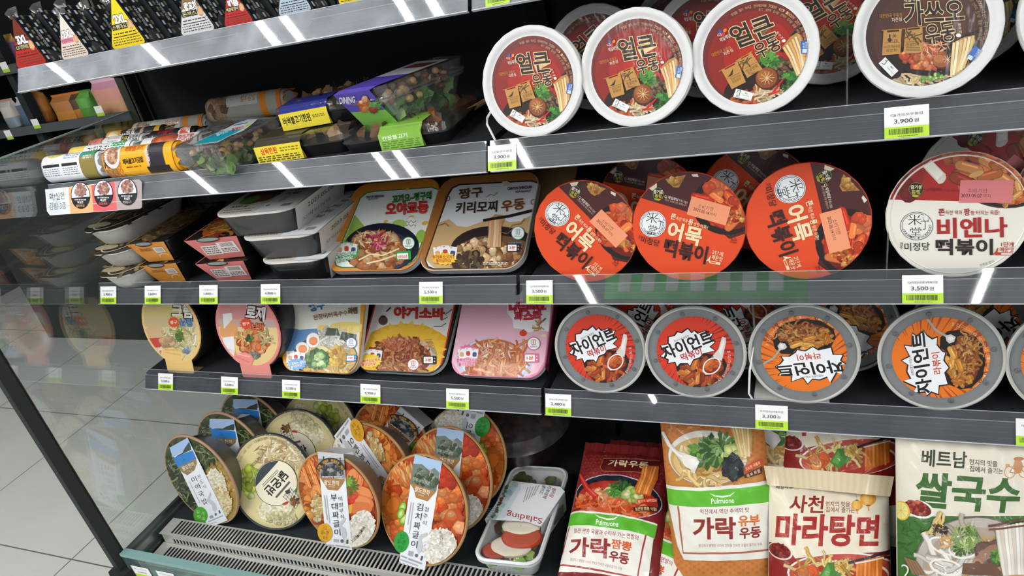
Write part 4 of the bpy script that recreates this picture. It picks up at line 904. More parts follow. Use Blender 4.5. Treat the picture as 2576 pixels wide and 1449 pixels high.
dup(tm, back_of(fm, (452, 1112), (533, 1056), -20), 'seaweed soup bowl with sleeve behind the front seaweed bowl, middle of its row', skip=())
dup(tm, back_of(fm, (452, 1112), (590, 1008), -20), 'seaweed soup bowl with sleeve at the back of its row, under the fourth shelf')

# -- creamy chicken soup
fd = disc_frame(-.615, -.075, DZ, .2, 27, 7); rd = .1 * .955
td = thing('soup_bowl', 'black rimmed creamy chicken soup bowl with round label, front one between the sleeved bowls', 'meal bowl', 'creamy chicken soup bowls', fd)
meal_meshes(td, .2, '#2f3438', '#23262a', .05, True)
a = Art(); a.clipR = rd; a.ell(0, 0, rd, None, '#d6c88e', n=60); a.ell(0, 0, rd * .93, None, '#ddd09a', n=60)
b = Art(fd, ZU); b.clipR = rd; b.z = a.z
b.food(1250, 620, 270, 150, 110, 70, ['#e6d9b0', '#d3bf8c', '#f0e6c6', '#c4a872', '#b8966a'], 'shred'); b.food(1380, 640, 110, 90, 40, 60, ['#efe4c4', '#d9c79a', '#c9b07e'], 'shred')
b.food(940, 900, 90, 160, 46, 40, ['#b7c84f', '#cfdc74', '#9db540', '#dfe6a0'], 'ringlet'); b.food(1180, 1190, 190, 110, 170, 22, ['#ece4c6', '#e0d6b0', '#f4eedb', '#d8cca0'], 'grain'); b.food(1240, 1260, 150, 60, 60, 30, ['#d9cd98', '#e3d9ae'], 'blob')
b.arc('한 그릇으로 든든하게 즐기는 진한 닭육수 Chicken Soup 온반밥', 1110, 890, 330, 440, 165, 300, 24, '#8a8358', 0); b.arc('전자레인지에 조리하여 드세요', 1110, 890, 330, 440, 75, 22, 24, '#8a8358', 0)
b.text('2023.05.07', (935, 740), (1070, 600), 30, '#6a6238', 0)
b.ell(1190, 903, 218, 232, '#2a3030'); b.ell(1190, 903, 213, 227, '#ebe4cc')
b.poly([(980, 945)] + [(1190 + 209 * math.cos(R(q)), 903 + 223 * math.sin(R(q))) for q in range(172, 277, 8)] + [(1215, 684)], '#3c4147')
b.line([(1050, 925), (1205, 770)], 9, '#8d8a7a'); b.line([(1062, 938), (1215, 785)], 9, '#8d8a7a')
b.text('닭온반', (1288, 806), (1098, 1010), 108, '#1e2322', .03); b.line([(1330, 890), (1190, 1050)], 22, '#5a5f58'); b.poly([(1254, 1110), (1310, 1085), (1310, 1110), (1270, 1128)], '#b8342c'); b.poly([(1370, 985), (1395, 955), (1400, 1000)], '#2f6a3a')
b.poly([(1330, 940), (1420, 1035), (1395, 1165), (1252, 1040)], '#e2dcc6')
for k in range(5): b.line([(1258 + 19 * k, 1036 - 22 * k), (1390 + 8 * k, 1160 - 28 * k)], 4, '#2a2d2b'); b.line([(1262 + 30 * k, 1048 + 24 * k), (1336 + 18 * k, 945 + 20 * k)], 4, '#2a2d2b')
b.food(1378, 1085, 36, 42, 14, 22, ['#8a5a34', '#a8703f', '#5a3a24'], 'blob'); b.poly([(1280, 985), (1330, 960), (1335, 1000), (1300, 1020)], '#3a3d3a')
merge(a, b); a.build('food', 'wrap', td, z0=.0002)
m = MB(); m.lathe([(.0965, .0008), (.0985, .003), (.092, .0048), (.088, .0042)], '#c9c9c4', 72); m.build('lid_edge', 'clear_film', td)
dup(td, back_of(fd, (686, 1089), (752, 1030), 150), 'creamy chicken soup bowl behind the front one, rooster tile at its edge'); dup(td, back_of(fd, (686, 1089), (800, 978), -120), 'creamy chicken soup bowl at the very back under the fourth shelf rail')

# -- sausage stew
ZN = (600, 1000, 3.2266)
fb = disc_frame(-.437, -.088, DZ, .199, 15, -5.5); rb = .0995 * .96
tb = thing('stew_bowl', 'kraft rimmed sausage stew bowl with black-and-white street photo sleeve, front one', 'meal bowl', 'sausage stew bowls', fb)
meal_meshes(tb, .199, '#b58f5c', '#77685c')
a = Art(); a.clipR = rb; a.ell(0, 0, rb, None, '#8a2e12', n=60)
b = Art(fb, ZN); b.clipR = rb; b.z = a.z
b.food(600, 640, 110, 160, 60, 70, ['#d9762f', '#c85a20', '#e89448', '#b8481a'], 'shred', ang=65); b.food(590, 760, 90, 110, 34, 60, ['#d87a34', '#c46024', '#e8964c'], 'blob')
b.food(1000, 780, 130, 300, 60, 70, ['#b83c14', '#cc5220', '#a83010', '#d8682c'], 'chunk'); b.food(590, 1000, 110, 140, 40, 56, ['#d98436', '#e09a4c', '#b85420'], 'chunk')
for q in ((560, 640), (605, 610), (650, 690)): b.line([(q[0] - 30, q[1] - 70), (q[0] + 30, q[1] + 90)], 44, '#e08a44', taper=.5); b.line([(q[0] - 34, q[1] - 60), (q[0] + 16, q[1] + 80)], 12, '#f0b87c', taper=.6)
for cx, cy, rx, ry, ro in ((960, 690, 80, 50, -60), (930, 640, 70, 46, -70), (1030, 770, 78, 44, 30), (1010, 850, 92, 60, 12)): b.ell(cx, cy + 4, rx + 5, ry + 5, '#a84a1c', ro); b.ell(cx, cy, rx, ry, '#da7a40', ro); b.ell(cx - 6, cy - 8, rx * .8, ry * .7, '#e38a52', ro)
b.poly([(905, 870), (930, 940), (1075, 925), (1092, 900), (1060, 850), (960, 840)], '#d5733c'); b.poly([(895, 870), (930, 850), (922, 935), (900, 940)], '#e0a93f')
b.food(905, 800, 44, 46, 14, 30, ['#b81f10', '#d23018', '#e05030'], 'ringlet'); b.food(890, 715, 44, 50, 10, 44, ['#5d8a2c', '#7ea83f', '#4a7020'], 'leaf')
b.food(650, 890, 46, 110, 34, 26, ['#eccf94', '#f3dfb2', '#dcb870'], 'blob'); b.food(1000, 1060, 110, 150, 260, 18, ['#ece6da', '#dcd4c4', '#f6f2ea', '#cfc5b2'], 'grain', 20); b.food(930, 1180, 80, 40, 60, 16, ['#e3dccd', '#efe9de'], 'grain')
b.arc('2023.05.08', 760, 800, 330, 420, 60, 35, 22, '#5a2a14', 0)
merge(a, b); a.build('food', 'wrap', tb, z0=.0002)
def regional(s, quad, photo, bottom, badge, t1, tt_, t2, tt2, circ, cc, ct, kor, icons, fine):
    s.poly(quad, '#eef0f5')
    s.poly(photo, bottom); return s
s = Art(fb, ZN); s.poly([(650, 435), (860, 455), (930, 1232), (722, 1197)], '#eef0f6'); s.poly([(650, 435), (860, 455), (875, 652), (668, 640)], '#9a9c9e'); s.poly([(650, 435), (860, 455), (864, 500), (655, 490)], '#c9ccd0')
s.food(765, 590, 90, 46, 60, 30, ['#3a3a3c', '#5a5a5c', '#7c7c7e', '#2a2a2c', '#a4a4a6'], 'chunk'); s.line([(700, 470), (705, 620)], 8, '#3c3c3e'); s.line([(835, 480), (842, 640)], 7, '#3c3c3e'); s.line([(660, 500), (850, 486)], 3, '#4a4a4c'); s.line([(664, 530), (860, 505)], 3, '#4a4a4c')
s.ring(758, 640, 118, 142, 34, '#2d2c2a', 205, 335); s.arc('전통 의정부 부대찌개 거리', 758, 640, 112, 136, 208, 333, 27, '#e0a92c', bold=.02); s.greek(690, 625, 850, 648, 1, '#d8d8d8', 10, .06)
s.poly([(668, 638), (876, 656), (852, 700), (815, 748), (735, 740), (704, 690)], '#ab7c46'); s.text('팔도한끼', (706, 683), (826, 688), 42, '#f5f0e6', .01); s.text('레지던트', (744, 716), (790, 720), 14, '#e9dcc6', 0)
s.vtext('부대짜글이', (784, 806), (812, 1086), 56, 50, '#34373c', .006); s.vtext('의정부식', (834, 814), (850, 960), 36, 34, '#4a4d52', 0); s.line([(706, 785), (730, 985)], 8, '#b8bcc4'); s.line([(724, 785), (750, 1015)], 6, '#b8bcc4')
korea(s, [(850, 985), (885, 965), (870, 1000), (845, 1030), (880, 1060), (888, 1110), (870, 1150), (848, 1120), (850, 1070), (828, 1050), (835, 1010)])
s.rrect(803, 1153, 42, 26, 5, '#aab0b8', 5); s.ell(851, 1156, 13, 15, '#6a707a'); s.text('1', (886, 1162), (900, 1163), 34, '#4a4f56', .01); s.line([(735, 1188), (788, 1192)], 9, '#a4aab2'); s.line([(800, 1192), (912, 1208)], 11, '#a4aab2')
s.ell(713, 1088, 60, 76, '#dfa528', -8); s.text('크고', (694, 1046), (728, 1050), 26, '#5a3c10', 0); s.text('실~한', (680, 1082), (746, 1092), 36, '#5a3c10', .004); s.text('토핑', (696, 1128), (734, 1132), 26, '#5a3c10', 0)
sleeve(tb, s, .199, fb, ZN, [(650, 435), (860, 455), (930, 1232), (722, 1197)], '#d8dbe0')
dup(tb, back_of(fb, (829, 1139), (912, 1068), -140), 'sausage stew bowl turned so its white sleeve slants, behind the front stew bowl'); dup(tb, back_of(fb, (829, 1139), (962, 1014), -40), 'sausage stew bowl at the back of its row under the fourth shelf rail')

# -- kimchi stew
fk = disc_frame(-.268, -.1, DZ, .2, 33, -9.4); rk = .1 * .96
tk = thing('stew_bowl', 'kraft rimmed kimchi stew bowl with rocky hill photo sleeve, front one beside the salad tray', 'meal bowl', 'kimchi stew bowls', fk)
meal_meshes(tk, .2, '#b58f5c', '#77685c', .05)
a = Art(); a.clipR = rk; a.ell(0, 0, rk, None, '#9c3310', n=60)
b = Art(fk, ZN); b.clipR = rk; b.z = a.z
b.food(1500, 800, 340, 400, 90, 90, ['#b83c12', '#cc5018', '#a02c0c', '#d8662a'], 'chunk', -10); b.food(1310, 700, 110, 130, 30, 90, ['#d8662a', '#e4823a', '#c84c18', '#eea060'], 'chunk'); b.food(1280, 1000, 110, 130, 30, 80, ['#d06024', '#e0803a', '#b84414'], 'chunk')
b.food(1340, 600, 120, 70, 30, 70, ['#e4a860', '#d87a38', '#eec48a'], 'shred', ang=70); b.food(1680, 820, 130, 180, 50, 70, ['#d8561c', '#c0400f', '#e67a34', '#ef9a58'], 'chunk'); b.food(1740, 1020, 80, 90, 16, 56, ['#d8602a', '#c04a18', '#f0a070'], 'chunk')
b.food(1240, 850, 70, 60, 8, 70, ['#e08a34', '#d87628'], 'blob'); b.food(1700, 650, 60, 70, 14, 60, ['#c8340e', '#dc4a1c'], 'blob')
for q in ((1338, 890), (1345, 985), (1325, 940)): b.ell(*q, 30, 48, '#6f9a2c', 20); b.ell(*q, 22, 38, '#a8cc58', 20); b.ell(*q, 11, 20, '#d8e8a0', 20)
b.food(1640, 1210, 140, 150, 330, 18, ['#efeae0', '#e0d8c8', '#f8f5ee', '#d2c8b6'], 'grain', 10); b.text('2023.05.09', (1660, 1165), (1648, 1085), 24, '#5a4a3a', 0)
merge(a, b); a.build('food', 'wrap', tk, z0=.0002)
s = Art(fk, ZN); s.poly([(1440, 460), (1660, 520), (1520, 1400), (1310, 1340)], '#eef0f6'); s.poly([(1440, 460), (1660, 520), (1612, 762), (1402, 690)], '#6f7f76'); s.poly([(1440, 460), (1660, 520), (1640, 610), (1600, 570), (1555, 590), (1500, 540), (1428, 535)], '#a8c2e4')
s.food(1530, 655, 90, 62, 70, 36, ['#5a6a52', '#76806c', '#8d928a', '#46543e', '#a3a49c'], 'chunk', 18); s.text('청주 상당산성', (1425, 655), (1560, 694), 26, '#cfd6c0', 0)
s.poly([(1400, 688), (1614, 762), (1572, 806), (1545, 840), (1450, 810), (1434, 745)], '#ab7c46'); s.text('팔도한끼', (1442, 737), (1560, 772), 44, '#f5f0e6', .01); s.text('레지던트', (1470, 786), (1516, 798), 14, '#e9dcc6', 0)
s.vtext('김치짜글이', (1482, 886), (1436, 1186), 58, 52, '#34373c', .006); s.vtext('청주식', (1536, 905), (1518, 1014), 38, 36, '#4a4d52', 0); s.line([(1412, 845), (1384, 1030)], 7, '#b8bcc4'); s.line([(1430, 850), (1396, 1100)], 7, '#b8bcc4')
korea(s, [(1490, 1110), (1545, 1090), (1520, 1125), (1490, 1150), (1505, 1190), (1498, 1240), (1470, 1265), (1455, 1225), (1470, 1180), (1470, 1140)])
s.rrect(1408, 1262, 40, 40, 5, '#aab0b8', 12); s.ell(1455, 1278, 13, 15, '#6a707a'); s.text('1', (1490, 1298), (1504, 1302), 38, '#4a4f56', .01); s.line([(1330, 1280), (1380, 1300)], 12, '#a4aab2'); s.line([(1390, 1305), (1500, 1345)], 14, '#a4aab2'); s.line([(1326, 1310), (1470, 1362)], 12, '#b4bac2')
s.ell(1333, 1167, 60, 86, '#2f9a3e', 8); s.text('크고', (1320, 1120), (1358, 1130), 28, '#0f4a20', 0); s.text('실~한', (1302, 1158), (1368, 1176), 38, '#0f4a20', .004); s.text('토핑', (1306, 1208), (1346, 1218), 28, '#0f4a20', 0)
sleeve(tk, s, .2, fk, ZN, [(1440, 460), (1660, 520), (1520, 1400), (1310, 1340)], '#d8dbe0')
dup(tk, back_of(fk, (1078, 1150), (1140, 1080), 4), 'kimchi stew bowl with rocky hill sleeve, middle of its row'); dup(tk, back_of(fk, (1078, 1150), (1178, 1028), 178), 'kimchi stew bowl set upside down at the back of its row')
# a dark lidded bowl far back
t = thing('stew_bowl', 'dark clear lidded stew bowl in shadow behind the salad tray, under the left bay end', 'meal bowl', None, frame(P(1325, 1118, .22), 88))
m = MB(); m.lathe([(.075, 0), (.08, .002), (.098, .055), (.102, .058)], '#3a2a26', 60, True, False); m.build('bowl', 'black', t)
m = MB(); m.lathe([(.102, .058), (.104, .06), (.1, .066), (.09, .085), (.02, .09), (.001, .09)], '#777', 60); m.build('lid', 'clear_smoke', t)
m = MB()
for k in range(60):
    a_, q = rnd.uniform(0, 6.28), rnd.uniform(0, .085); m.box(q * math.cos(a_) - .008, q * math.cos(a_) + .008, q * math.sin(a_) - .006, q * math.sin(a_) + .006, .05, .062 + rnd.uniform(0, .006), rnd.choice(['#7a3016', '#8a4420', '#5a2410']))
m.build('food', 'food', t)

# ---------------------------------------------------------------- salad tray
ZO = (1200, 1020, 3.377)
fs = frame((-.085, -.1, .402), 91.5, 0, 3.5)
ts = thing('salad_tray', 'white plastic tomato and mozzarella salad tray with white paper sleeve lying on the deck', 'salad tray', None, fs)
W_, H_ = .121, .246
m = MB(); m.loft([rrect(W_ * .74, H_ * .86, .016, -.041, 0, H_ / 2), rrect(W_ * .78, H_ * .89, .018, -.038, 0, H_ / 2), rrect(W_ * .93, H_ * .96, .024, -.006, 0, H_ / 2), rrect(W_, H_, .026, -.005, 0, H_ / 2), rrect(W_, H_, .026, -.001, 0, H_ / 2), rrect(W_ * .9, H_ * .95, .022, -.001, 0, H_ / 2)], '#d9dbdc', True, False); m.build('tray', 'plastic', ts)
for_rim = MB(); for_rim.loft([rrect(W_, H_, .026, .0, 0, H_ / 2), rrect(W_ + .001, H_ + .001, .027, .0016, 0, H_ / 2), rrect(W_ * .95, H_ * .975, .025, .004, 0, H_ / 2), rrect(W_ * .9, H_ * .95, .022, .0025, 0, H_ / 2)], '#e6e9ea', False, False); for_rim.build('lid_rim', 'plastic', ts)
m = MB()
for k in range(90):
    x, y = rnd.uniform(-.048, .048), rnd.uniform(.012, .236); s_ = rnd.uniform(.008, .016); a_ = rnd.uniform(0, 6.28)
    top = y > .185
    pts = [(x + s_ * rnd.uniform(.6, 1.1) * math.cos(a_ + i * 1.05), y + s_ * rnd.uniform(.6, 1.1) * math.sin(a_ + i * 1.05)) for i in range(6)]
    z = rnd.uniform(-.016, -.007); m.prism(pts, z - .006, z, 'z', rnd.choice(['#4c5230', '#5d6238', '#3c4226', '#6d7044'] if top else ['#6f9a3c', '#8ab04c', '#557f2c', '#4a3a28', '#9cbc60']))
m.build('salad_leaves', 'food', ts)
def slab(name, cx, cy, rx, ry, z, col, rim, th=.007):
    m = MB(); m.lathe([(.001, z), (rx * .6, z + .0006), (rx * .9, z), (rx, z - .002), (rx * .97, z - th)], [col, col, rim, rim], 36)
    m.v = [(cx + v[0], cy + v[1] * ry / rx, v[2]) for v in m.v]; return m.build(name, 'food', ts)
slab('mozzarella_slice', -.002, .044, .038, .024, -.002, '#efe6d2', '#e6dac2'); slab('tomato_slice', .012, .064, .038, .028, .0, '#c95a44', '#b8321f'); slab('tomato_slice', -.028, .032, .026, .018, -.004, '#b8503c', '#a02c1c'); slab('mozzarella_slice', .004, .088, .036, .022, .0008, '#efe6d2', '#e6dac2')
m = MB(); m.loft([rrect(W_ * .9, H_ * .95, .022, .002, 0, H_ / 2), rrect(W_ * .84, H_ * .92, .02, .0065, 0, H_ / 2)], '#ddd', False, True); m.build('lid', 'clear_film', ts)
s = Art(fs, ZO)
band = [(300, 672), (712, 722), (752, 762), (548, 1062), (430, 1020), (75, 1000)]
s.poly(band, '#edf0f5'); s.poly([(300, 672), (378, 690), (380, 740), (250, 985), (75, 1000)], '#dbe7ec')
for k in range(9): s.poly([(300 - 24 * k, 690 + 36 * k), (330 - 22 * k, 672 + 36 * k), (362 - 22 * k, 700 + 34 * k), (345 - 22 * k, 735 + 34 * k), (300 - 24 * k, 735 + 34 * k)], ['#bcd6dd', '#cfe0e4', '#a9c8d2'][k % 3])
for k in range(14): s.food(205 - 9 * k + 60, 720 + 20 * k, 10, 8, 3, 12, ['#3f6a4a', '#8a4a34', '#6a8a5a', '#a8a0a0'], 'blob')
s.greek(90, 900, 190, 990, 5, '#7f8a90', 5, .1)
s.text('Salading', (562, 1010), (262, 952), 66, '#a8262c', .0); s.text('샐러딩', (668, 735), (636, 812), 36, '#a8262c', .01); s.text('카프레제', (628, 716), (578, 822), 34, '#33363b', .01); s.text('샐러드', (582, 712), (548, 786), 32, '#33363b', .01)
for k in range(5): s.line([(535 - 24 * k, 712 + 4 * k), (490 - 22 * k, 800 + 14 * k)], 6, '#9a9fa6')
m = MB(); q = [Vector((*s.mp(*p), 0)) for p in band]; z = .0095
m.add([(p.x, p.y, z - .0004) for p in q], [tuple(range(len(q)))[::-1]], '#e4e7ec')
a0, a1 = q[2], q[3]; m.add([(a0.x, a0.y, z), (a1.x, a1.y, z), (a1.x - .004, a1.y, -.036), (a0.x - .004, a0.y, -.036)], [(0, 1, 2, 3)], '#d5dadb'); m.add([(a0.x + .0004, a0.y - .02, z - .012), (a1.x + .0004, a1.y + .02, z - .012), (a1.x - .0028, a1.y + .02, -.03), (a0.x - .0028, a0.y - .02, -.03)], [(0, 1, 2, 3)], '#6d7a68')
a0, a1 = q[5], q[0]; m.add([(a0.x, a0.y, z), (a1.x, a1.y, z), (a1.x + .004, a1.y, -.036), (a0.x + .004, a0.y, -.036)], [(0, 1, 2, 3)], '#d5dadb')
sv = m.build('paper_sleeve', 'card', ts, smooth=False); s.build('sleeve_print', 'card', sv, z0=z)

# ---------------------------------------------------------------- noodle bags
def bag(fr, w, h, th, label, art_fn, col, seal_col, group, zoom, name='noodle_bag'):
    t = thing(name, label, 'noodle bag', group, fr)
    sd = rnd.uniform(0, 9)
    def zf(x, y):
        u = min(1, abs(x) / (w / 2)); v = min(1, max(0, (y - .014) / (h - .03)))
        e = max(0, 1 - u ** 2.6) ** .6 * min(1, (4.2 * v * (1 - v)) ** .55 if 0 < v < 1 else 0)
        wr = .0011 * math.sin(x * 190 + sd + y * 60) * math.sin(y * 130 + sd) + .0008 * math.sin(x * 90 - y * 170 + sd)
        edge = .0022 * math.sin(x * 260 + sd) * (1 - min(1, v * 12)) + .002 * math.sin(x * 230 + sd) * max(0, v * 12 - 11)
        return -th + th * 1.06 * e + wr * min(1, e * 1.4) + edge
    g = .0075; ni, nj = int(math.ceil(w / 2 / g)), int(math.ceil(h / g)); Z_ = {}
    def node(i, j):
        if (i, j) not in Z_: Z_[i, j] = zf(max(-w / 2, min(w / 2, i * g)), max(0, min(h, j * g)))
        return Z_[i, j]
    def zl(x, y):                                   # height over the crease grid, linear inside each of its triangles
        i, j = math.floor(x / g), math.floor(y / g); fx, fy = x / g - i, y / g - j
        if fx + fy <= 1: z00 = node(i, j); return z00 + (node(i + 1, j) - z00) * fx + (node(i, j + 1) - z00) * fy
        z11 = node(i + 1, j + 1); return z11 + (node(i, j + 1) - z11) * (1 - fx) + (node(i + 1, j) - z11) * (1 - fy)
    ba = Art(); ba.fan([(-w / 2, 0), (w / 2, 0), (w / 2, h), (-w / 2, h)], col); ba.gridsplit(g)
    m = MB(); m.v = [(x, y, zl(x, y)) for x, y, z in ba.v]; m.f = [list(f) for f in ba.f]; m.c = list(ba.c); o = len(m.v)
    m.v += [(x, y, -th - (z + th) * .8 - .0006) for x, y, z in m.v]; m.f += [[i + o for i in f[::-1]] for f in ba.f]; m.c += [shade(col, .8)] * len(ba.f); m.m = [0] * len(m.f)
    def nrm(x, y):
        e = .0015; return Vector(((zf(x - e, y) - zf(x + e, y)) / (2 * e), (zf(x, y - e) - zf(x, y + e)) / (2 * e), 1)).normalized()
    m.build('bag', 'gloss', t, vn=[nrm(v[0], v[1]) for v in m.v[:o]] + [-nrm(v[0], v[1]) for v in m.v[:o]]); n = 40
    for y0, y1 in ((0, .012), (h - .013, h)):
        m = MB()
        for i in range(n): 
            xa, xb = -w / 2 + w * i / n, -w / 2 + w * (i + 1) / n; m.add([(xa, y0, zl(xa, y0) + .002), (xb, y0, zl(xb, y0) + .002), (xb, y1, zl(xb, y1) + .002), (xa, y1, zl(xa, y1) + .002)], [(0, 1, 2, 3)], shade(seal_col, 1.0 if i % 2 else .9))
        m.build('seal', 'gloss', t, smooth=False)
    a = Art(fr, zoom); a.clipP = [(-w / 2 * .992, .004), (w / 2 * .992, .004), (w / 2 * .992, h - .004), (-w / 2 * .992, h - .004)][::1]
    a.dz = 1.6e-5
    art_fn(a); a.gridsplit(g); a.build('print', 'gloss', t, warp=lambda x, y, z: (x, y, zl(x, y) + .0004 + z), nf=nrm)
    return t
def pulmu(a, cx, cy, s_, tilt=0.0, wdt=1.0):
    q = lambda x, y: (cx + x * s_, cy + y * s_ + x * s_ * tilt)
    a.poly([q(-105, -50), q(-60, -30), q(0, -24), q(60, -30), q(108, -56), q(66, -20), q(0, -8), q(-66, -20)], '#f0f6ea'); a.text('Pulmuone', q(-92, 18), q(98, 14), 44 * s_, '#f4f8f0', .01)
def art1(a):
    a.poly([(700, 200), (1800, 200), (1800, 1600), (300, 1600)], '#7a1c1e'); 
    for k in range(26):
        for j in range(7):
            x, y = 860 + 32 * k - 14 * j, 380 + 32 * j + 3 * k
            a.ell(x, y, 17, 5, '#8f3a34', 45 if (k + j) % 2 else -45, 8, k=.05)
    a.poly([(1060, 425), (1540, 432), (1540, 560), (1060, 548), (1036, 515)], '#5c1214'); a.line([(1540, 430), (1062, 424), (1038, 512), (1062, 548), (1540, 560)], 5, '#b98a5a')
    a.text('가락우동', (1108, 470), (1445, 482), 66, '#f0e2b8', .02, shear=.15)
    a.ell(1190, 770, 375, 185, '#d8dde6', 8); a.ell(1190, 770, 368, 178, '#1b1e2c', 8); a.ell(1190, 795, 345, 150, '#a8281a', 8)
    a.food(1150, 830, 300, 100, 50, 60, ['#d84a20', '#e8682c', '#c83414', '#f08a4a'], 'chunk', 8); a.food(1050, 860, 190, 60, 60, 54, ['#e8622c', '#f2864a', '#d84a1c'], 'noodle', 8); a.food(1080, 760, 120, 40, 14, 60, ['#e8a87a', '#d88a5a', '#f0c8a0'], 'shred'); a.ell(1130, 720, 44, 24, '#e0b890', 10); a.ell(1135, 722, 26, 14, '#f0d8b8', 10)
    a.ell(1270, 690, 90, 40, '#1c2228', 10); a.food(1215, 720, 60, 50, 14, 60, ['#3f7a2c', '#5a9a3c', '#2c5c20'], 'leaf'); a.food(1325, 770, 70, 50, 30, 34, ['#b8c468', '#8fae48', '#d8dc9a'], 'ringlet')
    a.poly([(845, 540), (862, 534), (900, 600), (960, 700), (1040, 770), (1000, 800), (930, 730), (880, 650)], '#b8221c'); a.line([(850, 545), (930, 690), (1010, 770)], 12, '#d8483c')
    a.poly([(1400, 500), (1535, 486), (1530, 600), (1490, 700), (1470, 760), (1350, 750), (1340, 700), (1385, 600)], '#c86420')
    for k in range(6): a.line([(1412 + 24 * k, 496), (1398 + 20 * k, 610), (1352 + 20 * k, 745)], 15, ['#e08a3c', '#f0a85c', '#d0702a'][k % 3])
    a.poly([(1360, 800), (1526, 772), (1524, 806), (1362, 838)], '#d83a24'); a.text('불맛이 살아있는', (1368, 818), (1520, 790), 26, '#f6e2b0', .006); a.poly([(1330, 868), (1530, 840), (1524, 888), (1330, 906)], '#4a1410'); a.text('얼큰한 짬뽕 국물!', (1345, 884), (1518, 862), 28, '#f2d890', .01)
    lab = [(755, 870), (1000, 905), (1250, 940), (1524, 985), (1490, 1120), (1440, 1449), (1420, 1640), (600, 1640), (640, 1376), (700, 1100)]
    a.poly(lab, '#efece2', 3); a.poly([(752, 885), (1000, 922), (1250, 955), (1522, 1000), (1498, 1112), (1420, 1090), (1200, 1056), (1000, 1030), (732, 990)], '#5cb52e')
    pulmu(a, 1106, 990, 1.0, .13); fr_c = '#a33a40'
    a.line([(765, 1000), (700, 1210), (655, 1312), (1000, 1376), (1350, 1440), (1430, 1090)], 15, fr_c)
    a.text('얼큰 짬뽕 국물과 수타식 가는 면발의', (815, 1052), (1368, 1122), 40, '#8f2a2c', .008); a.text('가락', (770, 1182), (1130, 1216), 158, '#8e1f22', .034); a.text('짬뽕', (1140, 1172), (1312, 1200), 78, '#d8582a', .03); a.text('우동', (1118, 1270), (1286, 1298), 88, '#8e1f22', .035); a.text('쫄깃하고 탱탱한 수타식 면발을 진속한 국물로 즐기는 우동', (778, 1284), (1222, 1370), 24, '#9a4a4c', 0)
    a.poly([(600, 1376), (640, 1372), (1000, 1400), (1420, 1470), (1420, 1700), (300, 1700), (500, 1449)], '#7e1d1f')
fb1 = frame((.0925, -.125, .413), 69)
bag1 = bag(fb1, .163, .262, .026, 'dark red noodle bag with white and green label beside the salad tray', art1, '#74191c', '#7a2022', 'dark red noodle bags', ZO)
def at_(fr, off, roll=0.0, pitch=0.0):
    n = fr.copy(); n.translation += Vector(off); return n @ Matrix.Rotation(R(roll), 4, 'Z') @ Matrix.Rotation(R(pitch), 4, 'X')
dup(bag1, fb1 @ Matrix.Translation((.032, .034, -.047)), 'dark red noodle bag in shadow behind the front dark red bag'); dup(bag1, fb1 @ Matrix.Translation((.036, -.012, -.028)) @ Matrix.Rotation(R(-12), 4, 'Z'), 'dark red noodle bag lying under the front one, its corner showing')
